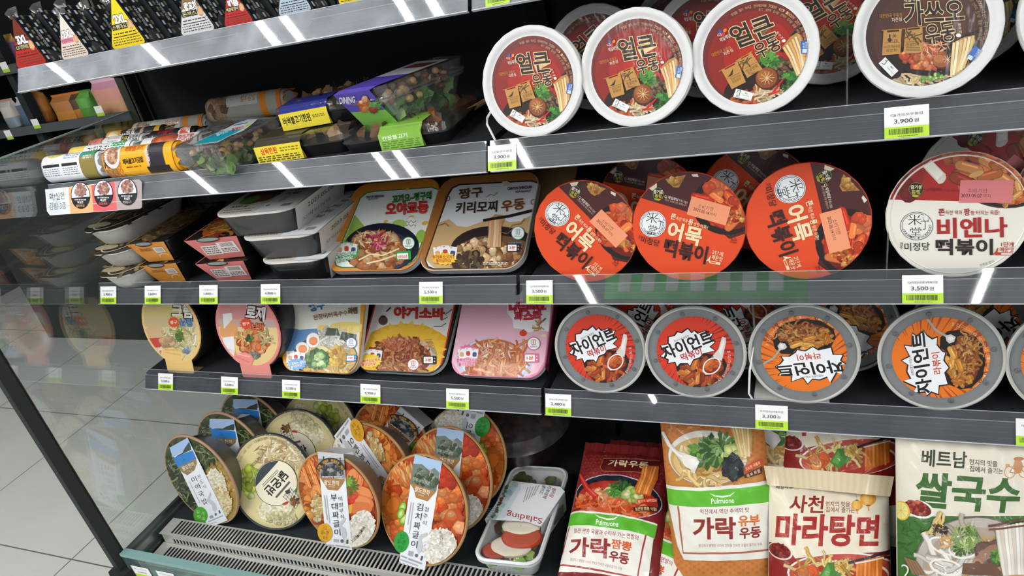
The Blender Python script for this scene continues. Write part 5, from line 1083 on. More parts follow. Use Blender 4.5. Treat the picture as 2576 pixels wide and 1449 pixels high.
def art2(a):
    a.poly([(1200, -200), (2800, -200), (2800, 1700), (1400, 1700)], '#c4823a', .5)
    for k in range(30):
        for j in range(13):
            x, y = 1500 + 38 * k, 60 + 54 * j + (27 if k % 2 else 0)
            if j > 9: y += 700
            a.ell(x, y, 20, 6, '#d0653a', 45, 8, k=.05); a.ell(x, y, 20, 6, '#d0653a', -45, 8, k=.05)
    a.ell(1950, 450, 345, 235, '#8f8478', 4); a.ell(1950, 446, 338, 228, '#e6e0d2', 4); a.ell(1950, 470, 318, 198, '#c9a05c', 4); a.ell(1960, 490, 300, 170, '#d8b478', 4)
    a.food(1960, 560, 220, 100, 50, 90, ['#e8c888', '#f0dcac', '#d0a860', '#e0b870'], 'noodle', 4); a.food(1920, 500, 130, 60, 26, 70, ['#d8a04a', '#e8bc70', '#c08a38', '#f0d498'], 'blob')
    a.food(2030, 390, 150, 60, 26, 90, ['#4a7a2c', '#689a3c', '#2f5a20', '#86b054'], 'leaf'); a.food(2160, 420, 60, 70, 20, 40, ['#a8bc5c', '#c0cc80'], 'ringlet'); a.food(2180, 530, 70, 80, 30, 60, ['#1a2024', '#2a3236', '#0f1416'], 'chunk')
    a.poly([(1538, 240), (1572, 232), (1640, 340), (1700, 390), (1860, 440), (1890, 480), (1850, 570), (1780, 520), (1700, 440), (1600, 350)], '#d9d6d0'); a.line([(1556, 245), (1640, 370), (1720, 430), (1830, 470)], 16, '#f2f0ec'); a.ell(1800, 480, 70, 50, '#e8e4dc', 40)
    a.poly([(2120, 130), (2330, 130), (2330, 420), (2240, 440)], '#c09a58'); [a.line([(2150 + 28 * k, 130), (2240 + 14 * k, 440)], 15, ['#d8b878', '#e8d0a0'][k % 2]) for k in range(6)]
    a.poly([(2270, 520), (2420, 460), (2420, 510), (2280, 570)], '#d04a34'); a.poly([(2265, 590), (2420, 530), (2420, 590), (2275, 620)], '#5a2218'); a.text('고소한 국물과', (2280, 545), (2400, 495), 30, '#f2dca8', .01); a.text('유부 토핑', (2290, 602), (2400, 562), 32, '#f0e0b8', .01)
    lab = [(1572, 690), (1900, 694), (2364, 660), (2500, 650), (2500, 1310), (2200, 1318), (1750, 1325), (1690, 1200), (1610, 860)]
    a.poly(lab, '#ece9df', 3); a.poly([(1575, 720), (1900, 722), (2364, 690), (2500, 684), (2500, 838), (2364, 838), (1900, 860), (1612, 856)], '#5fb62e')
    pulmu(a, 2086, 788, 1.02, -.02); a.line([(1704, 860), (1730, 1130), (1746, 1262), (2000, 1256), (2200, 1250), (2500, 1240)], 17, '#b06450')
    a.text('역전에서 먹던 추억의 맛', (1896, 898), (2312, 886), 42, '#8a3a2c', .008); a.text('가락', (1832, 1040), (2202, 1036), 190, '#8a2a22', .034); a.text('유부', (2220, 980), (2400, 976), 92, '#d8742c', .035); a.text('우동', (2230, 1084), (2410, 1080), 96, '#8a2a22', .035); a.text('쫄깃하고 탱탱한 수타식 면발을 진속한 국물로 즐기는 우동', (1884, 1188), (2420, 1184), 26, '#8a4a3c', 0)
fb2 = frame((.279, -.098, .372), 31, 0, 5.6)
bag2 = bag(fb2, .158, .318, .024, 'orange patterned noodle bag with white and green label standing upright', art2, '#c4823a', '#b87830', 'orange noodle bags', ZO)
dup(bag2, at_(fb2, (.062, .055, .004), -14), 'orange and green noodle bag half hidden behind the upright orange bag')
ZP = (1876, 1020, 3.377)
def art3(a):
    a.poly([(0, 400), (1400, 400), (1400, 1700), (0, 1700)], '#ece2cc', .5); a.poly([(60, 1180), (200, 1170), (300, 1190), (380, 1240), (420, 1300), (560, 1280), (800, 1262), (1400, 1240), (1400, 1900), (60, 1900)], '#8a1c18')
    a.ell(285, 640, 30, 18, '#2a52a0', 30); a.ell(325, 645, 24, 20, '#d8282c'); a.ell(365, 635, 24, 12, '#e88a20', -20); a.text('CJ', (250, 630), (300, 628), 34, '#33302c', .01); a.text('제일제당', (246, 694), (396, 692), 40, '#3c3630', .012); a.rect(755, 655, 1086, 708, '#e6e6ea'); a.text('2023.06.22', (820, 662), (990, 660), 18, '#555', 0)
    a.text('사천', (368, 836), (664, 846), 150, '#8a2420', .024, shear=.08); a.text('현지의 맛을', (678, 838), (888, 842), 44, '#8a4434', .012); a.text('집에서 즐기는', (680, 886), (930, 892), 44, '#8a4434', .012)
    a.text('마라탕면', (250, 1052), (1140, 1070), 270, '#a3231e', .034, shear=.05)
    for cx, cy, r_ in ((948, 850, 50), (1046, 795, 70)):
        a.line([(cx - 6, cy - r_ * 2), (cx, cy - r_)], 3, '#b8a080'); a.ell(cx, cy, r_, r_ * .85, '#e3a03c'); a.ell(cx - r_ * .1, cy, r_ * .62, r_ * .84, '#ecb458'); a.ell(cx - r_ * .2, cy, r_ * .28, r_ * .82, '#f0c470'); a.ell(cx, cy - r_ * .84, r_ * .3, r_ * .1, '#a84a20'); a.ell(cx, cy + r_ * .84, r_ * .3, r_ * .1, '#a84a20'); a.line([(cx, cy + r_ * .9), (cx + 3, cy + r_ * 1.5)], 12, '#e0a850')
    a.ell(290, 1242, 112, 70, '#e8dcd0', 18); a.ell(285, 1240, 100, 60, '#7a1814', 18); a.food(285, 1235, 84, 48, 40, 22, ['#8f2018', '#b03428', '#6a120e'], 'blob', 18)
    a.ell(830, 1420, 480, 175, '#f0e4d8'); a.ell(830, 1424, 462, 165, '#b8483c'); a.ell(820, 1450, 410, 140, '#e8ddd0'); a.ell(820, 1462, 396, 132, '#a83018')
    for k in range(16): a.ring(440 + 50 * k, 1392 - 74 * math.sin(math.pi * (k + 1.2) / 18), 14, 9, 4, '#8a2a24', n=8)
    a.food(660, 1400, 230, 80, 60, 66, ['#e8c46a', '#f0d88c', '#d0a040'], 'noodle'); a.poly([(620, 1449), (700, 1330), (750, 1340), (760, 1400), (820, 1430), (700, 1520)], '#3f7a2c'); a.poly([(640, 1449), (700, 1350), (720, 1400), (700, 1480)], '#5a9a3c'); a.food(500, 1440, 70, 40, 12, 60, ['#d85a20', '#e88a3c'], 'chunk')
    a.poly([(945, 1320), (1040, 1300), (1170, 1290), (1160, 1500), (930, 1560)], '#cc6a1c'); [a.line([(950 + 34 * k, 1318 - 4 * k), (940 + 36 * k, 1520)], 16, ['#e08830', '#d87a24', '#eea04a'][k % 3]) for k in range(6)]
    a.line([(870, 1335), (1060, 1290), (1260, 1242)], 22, '#33201a'); a.line([(930, 1340), (1180, 1300), (1260, 1284)], 12, '#f0e8e0'); a.line([(1180, 1300), (1260, 1300)], 20, '#3a241c')
fb3 = frame((.4195, -.158, .372), 42)
bag3 = bag(fb3, .162, .252, .028, 'cream noodle bag with red brush lettering and two lanterns, front centre right', art3, '#e4d8bf', '#d8c8a6', 'cream noodle bags with red print', ZP)
m = MB()
top = .252
for i in range(40):                              # the flared top seal stands wider than the bag
    xa, xb = -.088 + .176 * i / 40, -.088 + .176 * (i + 1) / 40
    za, zb = -.02 + .005 * math.sin(xa * 40), -.02 + .005 * math.sin(xb * 40)
    m.add([(xa * .93, top - .020, za + .008), (xb * .93, top - .020, zb + .008), (xb, top + .008, zb + .004), (xa, top + .008, za + .004)], [(0, 1, 2, 3)], shade('#ddcdaa', 1 if i % 2 else .93))
m.build('seal_fin', 'gloss', bag3, smooth=False)
dup(bag3, at_(fb3, (.02, .125, .102), 2, 0), 'cream and red noodle bag in shadow behind the lantern bag')
def art4(a):
    a.poly([(1200, 100), (2900, 100), (2900, 1800), (1200, 1800)], '#e2dccb', .5); a.poly([(1200, 985), (1500, 950), (1700, 940), (2900, 940), (2900, 1900), (1200, 1900)], '#3c6b2c')
    a.food(1500, 1150, 200, 160, 40, 60, ['#3a6a2a', '#447633', '#356126'], 'shred'); a.text('제일제당', (1418, 275), (1588, 288), 38, '#4a463c', .01); a.greek(2080, 285, 2300, 325, 2, '#8a8476', 8, .08)
    a.text('베트남', (1505, 460), (1892, 480), 140, '#2c3a24', .022, shear=.06); a.text('현지의 맛을', (1912, 492), (2152, 512), 48, '#4a4a30', .012); a.text('집에서 즐기는', (1912, 548), (2198, 572), 48, '#4a4a30', .012)
    a.text('쌀국수', (1448, 720), (2340, 775), 300, '#37602a', .032, shear=.06)
    for cx in (2255, 2380): a.ring(cx, 580, 46, 46, 7, '#c08a5c')
    a.line([(2255, 580), (2300, 510), (2380, 580), (2310, 590), (2255, 580)], 8, '#c08a5c'); a.ell(2330, 530, 40, 60, '#c08a5c'); a.ell(2340, 470, 46, 16, '#b87a48'); a.rrect(2240, 525, 36, 26, 4, '#c89a6c')
    a.ell(1470, 890, 132, 76, '#e8e4da', 14); a.ell(1465, 888, 116, 62, '#5a1a14', 14); a.food(1462, 885, 100, 52, 46, 26, ['#9a2a20', '#b84030', '#7a1c14', '#c86a50'], 'chunk', 14)
    a.ell(1335, 920, 66, 82, '#d8b83a'); a.ell(1330, 920, 56, 72, '#e8dc8c'); [a.line([(1330, 920), (1330 + 50 * math.cos(R(45 * k)), 920 + 64 * math.sin(R(45 * k)))], 4, '#d8c050') for k in range(8)]
    a.ell(1960, 1350, 520, 410, '#6a6560'); a.ell(1960, 1350, 508, 398, '#b9aea4'); a.ell(1975, 1380, 470, 350, '#a8988a'); a.ell(1985, 1420, 450, 320, '#b89870')
    a.food(1920, 1290, 300, 150, 60, 100, ['#d8d0be', '#e8e2d4', '#c4b8a2'], 'noodle'); a.food(1950, 1180, 220, 50, 24, 60, ['#c8b088', '#b89868', '#d8c8a4'], 'shred'); a.food(1760, 1400, 200, 60, 26, 130, ['#ece6da', '#f4f0e8'], 'noodle'); 
    for q in ((1680, 1190, 120, 60, 20), (1850, 1190, 130, 100, -10), (1700, 1370, 130, 60, 10), (1900, 1440, 110, 50, 0)): a.ring(q[0], q[1], q[2], q[3], 17, '#efeae0', 20, 330, rot=q[4])
    a.food(1580, 1060, 80, 50, 10, 70, ['#e0c478', '#ecd89c'], 'noodle', ang=-60); a.food(1650, 1060, 60, 30, 14, 26, ['#3a2a20', '#5a4430'], 'leaf'); a.food(1700, 1150, 50, 50, 12, 40, ['#c89a5c', '#d8b078'], 'shred')
    a.food(1880, 1130, 110, 90, 40, 46, ['#7c9a4a', '#9ab868', '#b4c888', '#5c7c34'], 'leaf'); a.food(2060, 1250, 90, 80, 8, 90, ['#8a6a5c', '#a0806e', '#74564a'], 'blob'); a.poly([(1930, 1290), (2060, 1180), (2120, 1170), (2140, 1220), (2000, 1330), (1980, 1370)], '#94705e'); a.ell(1965, 1330, 46, 40, '#a88572', 30); a.ell(1965, 1332, 26, 22, '#6a4a3c', 30)
    a.poly([(1840, 1330), (2100, 1330), (2200, 1449), (1830, 1420)], '#6a4c3c'); a.food(2110, 1270, 40, 50, 10, 40, ['#4c7a30', '#6a9a44'], 'leaf')
    a.poly([(2110, 1030), (2300, 1000), (2420, 980), (2420, 1420), (2180, 1440), (2150, 1300)], '#c9c0b2'); [a.line([(2130 + 34 * k, 1026 - 6 * k), (2160 + 30 * k, 1220), (2190 + 26 * k, 1430)], 24, ['#e4ddd0', '#d4cabb', '#f0ebe2'][k % 3]) for k in range(8)]
    a.line([(2055, 1018), (2240, 985), (2420, 955)], 18, '#5a3a2a'); a.line([(2060, 1046), (2240, 1030), (2420, 1010)], 16, '#6a4634'); a.poly([(1350, 1310), (1450, 1330), (1540, 1449), (1420, 1449)], '#8a6a4c'); [a.line([(1380 + 24 * k, 1320 + 3 * k), (1450 + 24 * k, 1449)], 5, '#6a4c34') for k in range(4)]; a.text('2', (1330, 1440), (1400, 1440), 130, '#dfe4d4', -.01)
fb4 = frame((.600, -.157, .373), 29)
bag4 = bag(fb4, .19, .335, .024, 'cream and green rice noodle bag with green lettering at the right picture edge', art4, '#d8d2c0', '#cfc8b4', None, ZP)
# ================================================================ top shelf: triangular rice packs
z1 = SHV[1][2] + .0008
def tri_pts(w, h, r_=.007):
    out = []
    A, B, C_ = Vector((-w / 2, 0)), Vector((w / 2, 0)), Vector((0, h))
    for p, q, o in ((C_, A, B), (A, B, C_), (B, C_, A)):
        d1 = (p - q).normalized(); d2 = (o - q).normalized()
        for i in range(5):
            t = i / 4; a = q + d1 * r_ * 1.6; b = q + d2 * r_ * 1.6
            out.append(tuple((a * (1 - t) * (1 - t) + q * 2 * t * (1 - t) + b * t * t)))
    return out
def rice_pack(px0, px1, py, base_col, top_col, big, sub, label, y=.085, deco=None, dep=.036):
    a0, a1 = P(px0, py, y), P(px1, py, y); w = a1.x - a0.x; cx = (a0.x + a1.x) / 2; h = w * .98
    t = thing('rice_pack', label, 'rice pack', 'front row of triangular rice packs', frame((cx, y, z1), 5, 0))
    tp = tri_pts(w, h); m = MB()
    rings = []
    for zz, k in ((0, 1), (-dep * .3, 1.02), (-dep * .8, 1.0), (-dep, .94)):
        rings.append([(p[0] * k, h * .36 + (p[1] - h * .36) * k, zz) for p in tp])
    m.loft(rings[::-1], '#1b2127', True, True); m.build('seaweed_wrap', 'film_wrap', t)
    side_marks(t, w, h, dep)
    m = MB(); sh = [(p[0] * .92, h * .04 + p[1] * .94) for p in tp]
    m.prism([(p[0], p[1]) for p in sh], .0002, .0008, 'z', '#1c1a18'); m.build('label_card', 'card', t)
    a = Art(); sh2 = [(p[0] * .88, h * .055 + p[1] * .90) for p in tp]; a.poly(sh2, base_col)
    a.clipP = [(-w, h * .5), (w, h * .5), (w, h), (-w, h)][::1]
    a.clipP = None
    a.poly([(p[0] * .88, h * .055 + p[1] * .90) for p in tp[:5]] and [(-w * .215, h * .5), (0, h * .95), (w * .215, h * .5)], top_col)
    a.text(big, (-w * .15, h * .535), (w * .15, h * .535), h * .16, '#fff', .06, out=(.05, '#17120f'), k=2); a.rect(-w * .26, h * .36, w * .12, h * .46, '#1d1a18' if deco != 'pink' else '#e58aa6'); a.text(sub, (-w * .24, h * .41), (w * .10, h * .41), h * .075, '#f3e9a8' if deco != 'pink' else '#5a1420', .01)
    a.ell(w * .2, h * .41, w * .07, h * .09, '#c9986a', 0); a.poly([(w * .13, h * .36), (w * .2, h * .5), (w * .27, h * .36)], '#dcb48c')
    a.greek(-w * .28, h * .26, w * .26, h * .33, 1, '#3a332c', h * .02, .08); a.rect(-w * .30, h * .235, w * .28, h * .25, '#2a2520'); a.greek(-w * .34, h * .09, w * .36, h * .22, 3, '#4a423a', h * .016, .05)
    a.ring(w * .30, h * .28, w * .035, w * .035, w * .008, '#3a332c')
    a.build('label_print', 'card', t, z0=.00085)
    m = MB()                                        # gathered film at the tip
    m.add([(-.006, h * .9, .001), (.008, h * .93, -.004), (.004, h * 1.12, -.01), (-.010, h * 1.10, -.004), (-.016, h * 1.02, .002)], [(0, 1, 2, 3, 4)], '#ddd'); m.build('film_fin', 'clear_bag', t, smooth=False); m = MB(); m.add([(w * .44, .004, -.002), (w * .5, .0, -.02), (w * .58, .016, -.02), (w * .52, .026, -.006)], [(0, 1, 2, 3)], '#ddd'); m.build('film_fin', 'clear_bag', t, smooth=False)
    return t
def side_marks(t, w, h, dep):
    # printing on the slanted right face of the clear wrap: dashes and a black strip
    e0, e1 = Vector((w / 2 - .004, .006)), Vector((.005, h - .008)); d = (e1 - e0); L_ = d.length; d.normalize(); n = Vector((d.y, -d.x))
    if n.x < 0: n = -n
    a = Art(); a.rect(0, -dep * .98, L_, -dep * .02, '#20262b'); a.rect(0, -dep * .62, L_, -dep * .40, '#0c0e12')
    for r_ in (-.08, -.30, -.72, -.93):
        x = rnd.uniform(0, .004)
        while x < L_: a.rect(x, dep * r_ - .0021, x + .0075, dep * r_ + .0021, '#e6ebf2' if r_ in (-.08, -.72) else '#8d8764'); x += rnd.uniform(.011, .02)
    a.text('아주커진삼각김밥', (L_ * .75, -dep * .51), (L_ * .3, -dep * .51), dep * .16, '#e8ecf0', .02)
    mb = MB(); mb.f = a.f; mb.c = a.c; mb.m = [0] * len(a.f)
    for x, y, z in a.v:
        p = e0 + d * x + n * (.0024 + z); mb.v.append((p.x, p.y, y))
    mb.build('side_print', 'film_wrap', t, smooth=False)
packs = [(34, 130, 165, '#b3271c', '#6e2c14', '3XL', '소고기전주비빔', 'red triangular rice pack marked 3XL at the left end of the top shelf', None),
         (152, 240, 152, '#e4d5c4', '#e8dcd0', '2XL', '비빔참치마요', 'pale pink triangular rice pack marked 2XL, second on the top shelf', 'pink'),
         (278, 385, 128, '#f0d21a', '#f2d61c', '2XL', '스팸마요', 'yellow triangular rice pack marked 2XL, third on the top shelf', None),
         (450, 558, 92, '#d9d9dc', '#8a6a42', '왕꼬치', '돈까스', 'brown and white triangular rice pack, fourth on the top shelf', None),
         (560, 652, 70, '#c2201e', '#b8201c', '매콤', '매콤닭갈비', 'red triangular rice pack, fifth on the top shelf', None),
         (694, 800, 42, '#b4c6da', '#a8bcd2', '참치', '전주비빔밥', 'pale blue triangular rice pack, sixth on the top shelf', None),
         (846, 950, 20, '#efcf1c', '#f0d21e', '치킨', '치킨마요', 'yellow triangular rice pack at the right end of the top shelf', None)]
first_side = []
for k, q in enumerate(packs):
    t = rice_pack(*q[:7], q[7], .085, q[8]); first_side.append(t)
ords = ('first', 'second', 'third', 'fourth', 'fifth', 'sixth', 'seventh')
cols_ = ('red 3XL', 'pale pink 2XL', 'yellow 2XL', 'brown and white', 'red fifth', 'pale blue', 'last yellow')
for k, t in enumerate(first_side):
    for j, (dy, dx) in enumerate(((.040, .012), (.080, .026))):
        n = t.matrix_world.copy(); n.translation += Vector((dx, dy, .0004))
        dup(t, n, 'black wrapped triangular rice pack %s behind the %s pack' % (('directly', 'two places')[j], cols_[k]), 'back rows of triangular rice packs', skip=('label_card', 'label_print'))

# ================================================================ second shelf, left: rice rolls, salads, lunch boxes
zs2 = SHV[2][2] + .0008
def roll(x0, x1, y, z, r_, base, art_fn, label, yaw=0, end='#d8dde0', torn=None):
    L_ = x1 - x0; f = Matrix.Translation((x0, y, z)) @ Matrix.Rotation(R(yaw), 4, 'Z')
    t = thing('rice_roll', label, 'rice roll', 'paper wrapped rice rolls', f); m = MB(); rings = []
    N = 28
    def rad(a): return r_ * (1 + .10 * math.cos(3 * a + .6))
    for x, k in ((0, .55), (.006, .86), (.016, 1), (L_ * .5, 1.01), (L_ - .014, 1), (L_, .94)):
        rings.append([(x, k * rad(2 * math.pi * i / N) * math.cos(2 * math.pi * i / N), k * rad(2 * math.pi * i / N) * math.sin(2 * math.pi * i / N)) for i in range(N)])
    m.loft(rings, base, True, True); m.build('wrapper', 'gloss', t)
    m = MB(); m.lathe([(.0005, 0), (r_ * .82, 0)], end, 24); m.v = [(L_ + .0008, v[0], v[1]) for v in m.v]
    m.build('open_end', 'paper', t)
    m = MB()
    for i in range(9): a_ = 2 * math.pi * i / 9; b_ = a_ + .62; m.add([(L_ - .001, r_ * .95 * math.cos(a_), r_ * .95 * math.sin(a_)), (L_ - .001, r_ * .95 * math.cos(b_), r_ * .95 * math.sin(b_)), (L_ + .006 + .006 * (i % 3), r_ * 1.0 * math.cos(b_ - .3), r_ * 1.0 * math.sin(b_ - .3))], [(0, 1, 2)], torn or base)
    m.build('torn_edge', 'paper', t, smooth=False)
    a = Art(); a.clipP = [(.014, -r_ * 1.6), (L_ - .006, -r_ * 1.6), (L_ - .006, r_ * 1.6), (.014, r_ * 1.6)]; art_fn(a, L_, r_)
    def wp(x, s_, z_):
        an = math.pi + .55 - 0 - s_ / r_ * 1.0 - .35         # s = 0 faces the shopper and a little upward
        an = math.pi - .55 - s_ / r_
        q = rad(an) + .0006 + z_; return (x, q * math.cos(an), q * math.sin(an))
    a.build('print', 'gloss', t, warp=wp, maxlen=.006); return t
r0 = .0235
def A_(a, L_, r_):
    a.rect(0, -.1, L_ * .72, .1, '#e9edf3'); a.rect(L_ * .72, -.1, L_, .1, '#8a7d3f'); a.rect(L_ * .72, r_ * .45, L_, .1, '#159a9a'); a.poly([(L_ * .86, r_ * .5), (L_ * .98, r_ * .5), (L_ * .95, r_ * 1.0), (L_ * .86, r_ * 1.1)], '#37a24c'); a.ell(L_ * .26, r_ * .95, L_ * .13, r_ * .4, '#d9c24a'); a.ell(L_ * .26, r_ * 1.0, L_ * .12, r_ * .34, '#efe27a'); a.rect(L_ * .10, -r_ * .16, L_ * .38, r_ * .06, '#23252a'); a.rect(L_ * .42, -r_ * .16, L_ * .68, r_ * .06, '#23252a')
    a.greek(L_ * .1, -r_ * .9, L_ * .37, -r_ * .25, 4, '#5a5f68', .0012, .08); a.greek(L_ * .42, -r_ * .9, L_ * .68, -r_ * .25, 4, '#5a5f68', .0012, .08); a.greek(L_ * .45, r_ * .35, L_ * .7, r_ * .85, 3, '#5a78b8', .0014, .1); a.greek(L_ * .78, r_ * .2, L_ * .92, r_ * .5, 2, '#d8e6d8', .0016, .2)
def B_(a, L_, r_):
    a.rect(0, -.1, L_, .1, '#efae1c'); a.rect(0, -.1, L_ * .30, .1, '#c8762c'); a.food(L_ * .1, 0, L_ * .14, r_ * 1.2, 30, .012, ['#4a2418', '#d8924a', '#e0a868', '#7a3a1c'], 'chunk'); a.ell(L_ * .20, r_ * .25, L_ * .105, r_ * .95, '#e6e4e2', -10); a.ell(L_ * .20, r_ * .32, L_ * .078, r_ * .72, '#b8725c', -10); a.food(L_ * .20, r_ * .32, L_ * .06, r_ * .55, 22, .006, ['#c98a70', '#e0b898', '#a85a48', '#e8d490'], 'blob')
    a.rect(L_ * .66, -r_ * 1.0, L_ * .86, r_ * 1.0, '#2a2730'); a.ell(L_ * .66, r_ * .05, L_ * .025, r_ * .95, '#d8c8b8'); a.text('제육불고기김밥', (L_ * .33, -r_ * .30), (L_ * .60, -r_ * .24), r_ * .42, '#2a1c0c', .03); a.text('직화불고기', (L_ * .36, r_ * .55), (L_ * .60, r_ * .6), r_ * .45, '#d8641c', .03); a.greek(L_ * .36, -r_ * .8, L_ * .55, -r_ * .6, 1, '#8a5a10', .002, .2); a.rect(L_ * .62, -r_ * 1.3, L_ * .9, -r_ * .8, '#1c1712')
def C_(a, L_, r_):
    a.rect(0, -.1, L_ * .30, .1, '#e8c862'); a.rect(L_ * .3, -.1, L_, .1, '#e9edf0'); a.text('계란김밥', (L_ * .36, r_ * .25), (L_ * .68, r_ * .3), r_ * .7, '#24262c', .02); a.rect(L_ * .70, -.1, L_ * .9, r_ * .3, '#1aa0b0'); a.rect(L_ * .70, r_ * .3, L_ * .9, .1, '#2f9a50'); a.rect(L_ * .82, -r_ * .4, L_ * .87, r_ * .1, '#e9f2f2')
def D_(a, L_, r_): a.rect(0, -.1, L_, .1, '#d8dbd8'); a.food(L_ * .45, r_ * .3, L_ * .18, r_ * .8, 40, .012, ['#c8502c', '#d86a34', '#a83c20'], 'blob'); a.text('꼬마김밥', (L_ * .66, r_ * .4), (L_ * .9, r_ * .45), r_ * .6, '#a82c34', .03)
def E_(a, L_, r_): a.rect(0, -.1, L_, .1, '#dfe2e4'); a.food(L_ * .2, r_ * .2, L_ * .16, r_ * .8, 30, .010, ['#d87a60', '#e8a084', '#c8604a'], 'blob'); a.greek(L_ * .42, 0, L_ * .62, r_ * .7, 3, '#8a8f98', .0014, .1); a.rect(L_ * .66, r_ * .1, L_ * .78, r_ * .8, '#26261c'); a.text('전주', (L_ * .67, r_ * .45), (L_ * .77, r_ * .45), r_ * .4, '#e0c83a', .02); a.text('비빔밥', (L_ * .80, r_ * .45), (L_ * .95, r_ * .45), r_ * .5, '#33363b', .02)
def F__(a, L_, r_): a.rect(0, -.1, L_, .1, '#1a1819'); a.text('매콤한', (L_ * .28, r_ * .6), (L_ * .60, r_ * .6), r_ * .5, '#a8281e', .02); a.text('통돼지 김치김밥', (L_ * .2, -r_ * .15), (L_ * .62, -r_ * .1), r_ * .42, '#e4e2de', .02); a.ell(L_ * .82, r_ * .2, L_ * .12, r_ * .9, '#e4ddd6'); a.ell(L_ * .82, r_ * .25, L_ * .10, r_ * .7, '#c8482a')
def G_(a, L_, r_): a.rect(0, -.1, L_, .1, '#2c211d'); a.rect(0, -.1, L_ * .33, .1, '#e6a81f'); a.ell(L_ * .2, r_ * .3, L_ * .11, r_ * .75, '#d8a860'); a.ell(L_ * .2, r_ * .35, L_ * .08, r_ * .55, '#f0dcb0'); a.text('김밥', (L_ * .42, r_ * .55), (L_ * .58, r_ * .58), r_ * .6, '#eeeae2', .03); a.greek(L_ * .40, -r_ * .4, L_ * .58, r_ * .1, 2, '#c9c0b4', .002, .12); a.ell(L_ * .68, r_ * .2, L_ * .03, r_ * .9, '#c8aca0'); a.rect(L_ * .88, -.1, L_, .1, '#e0b01c'); a.rect(L_ * .08, -r_ * 1.2, L_ * .3, -r_ * .8, '#1a1512')
def H_(a, L_, r_): a.rect(0, -.1, L_, .1, '#a8a59c'); a.rect(0, -.1, L_ * .08, .1, '#dd861c'); a.food(L_ * .2, 0, L_ * .1, r_, 20, .012, ['#b08a60', '#7a5a40', '#c8a880'], 'chunk'); a.rect(L_ * .32, -r_ * .2, L_ * .7, .1, '#c8ccc8'); a.text('참치김밥', (L_ * .5, r_ * .3), (L_ * .68, r_ * .35), r_ * .5, '#c8782c', .02); a.rect(L_ * .72, -.1, L_ * .8, .1, '#dd861c'); a.rect(L_ * .92, -.1, L_, .1, '#dd7a14')
def xat(px, py, y): return P(px, py, y).x
roll(-.914, xat(268, 410, .04), .043, zs2 + r0 * 1.08, r0, '#dfe4ea', A_, 'white, olive and teal rice roll at the front left end beside the glass')
roll(xat(272, 410, .035), xat(468, 400, .035), .038, zs2 + r0 * 1.08, r0 + .001, '#e5a21a', B_, 'yellow rice roll with open white end in the front row', torn='#e5a21a')
roll(xat(176, 392, .088), xat(350, 380, .088), .094, zs2 + r0 * 1.05, r0, '#d9dcdc', C_, 'white and teal rice roll with yellow end in the second row', torn='#c9d0d0')
roll(xat(355, 370, .085), xat(520, 360, .085), .092, zs2 + r0 * 1.05, r0, '#cfd3d2', D_, 'white and red rice roll in the second row beside the salad box')
roll(xat(228, 372, .14), xat(372, 360, .14), .145, zs2 + r0 * 1.05, r0, '#d4d8d8', E_, 'silver and orange rice roll in the third row')
roll(xat(376, 350, .14), xat(500, 335, .14), .145, zs2 + r0 * 1.05, r0, '#1a1819', F__, 'black rice roll with white lettering in the third row', torn='#222')
roll(xat(262, 340, .19), xat(412, 318, .19), .197, zs2 + r0 * 1.05, r0, '#2c211d', G_, 'brown and yellow rice roll in the fourth row', torn='#e0b01c')
roll(xat(524, 290, .24), xat(728, 268, .24), .248, zs2 + .052, r0 * .95, '#a09a90', H_, 'silver and orange rice roll lying at the back on other rolls', torn='#dd7a14')
roll(xat(330, 330, .24), xat(520, 300, .24), .25, zs2 + r0 * 1.05, r0, '#8f8f88', H_, 'shaded grey and orange rice roll at the very back of the shelf', torn='#aaa')

def hexa(m, c8, col, mat=0):                       # corners: bottom ring of four, top ring of four
    m.add(c8, [(3, 2, 1, 0), (4, 5, 6, 7), (0, 1, 5, 4), (1, 2, 6, 5), (2, 3, 7, 6), (3, 0, 4, 7)], col, mat)
def quad_box(top_px, ztop, zbot, shrink):
    T = [PZ(*p, ztop) for p in top_px]; c = sum(T, Vector()) / 4
    B = [Vector((c.x + (p.x - c.x) * shrink, c.y + (p.y - c.y) * shrink, zbot)) for p in T]; return T, B, c
def scatter3d(m, corners_b, corners_t, n, size, cols, lo=.05, hi=.95, kind='leaf'):
    for _ in range(n):
        u, v, w = rnd.uniform(.06, .94), rnd.uniform(.06, .94), rnd.uniform(lo, hi)
        def bil(q): return (q[0] * (1 - u) + q[1] * u) * (1 - v) + (q[3] * (1 - u) + q[2] * u) * v
        p = bil(corners_b) * (1 - w) + bil(corners_t) * w
        if kind == 'leaf':
            n_ = Vector((rnd.gauss(0, 1), rnd.gauss(-.6, .6), rnd.gauss(.5, .6))).normalized(); a_ = n_.cross(Vector((.3, .2, 1))).normalized(); b_ = n_.cross(a_); k = rnd.randint(6, 9)
            m.add([p + (a_ * math.cos(2 * math.pi * i / k) + b_ * math.sin(2 * math.pi * i / k)) * size * rnd.uniform(.55, 1.1) + n_ * rnd.uniform(-.2, .2) * size for i in range(k)], [tuple(range(k))], shade(rnd.choice(cols), rnd.uniform(.8, 1.15)))
        else:
            rr = size * rnd.uniform(.8, 1.1); rings = [[p + Vector((rr * math.sin(t) * math.cos(f), rr * math.sin(t) * math.sin(f), rr * .85 * math.cos(t))) for f in (2 * math.pi * i / 8 for i in range(8))] for t in (2.9, 2.2, 1.57, .9, .25)]
            m.loft(rings, rnd.choice(cols))
def rel(t, pts): return [p - t.location for p in pts]
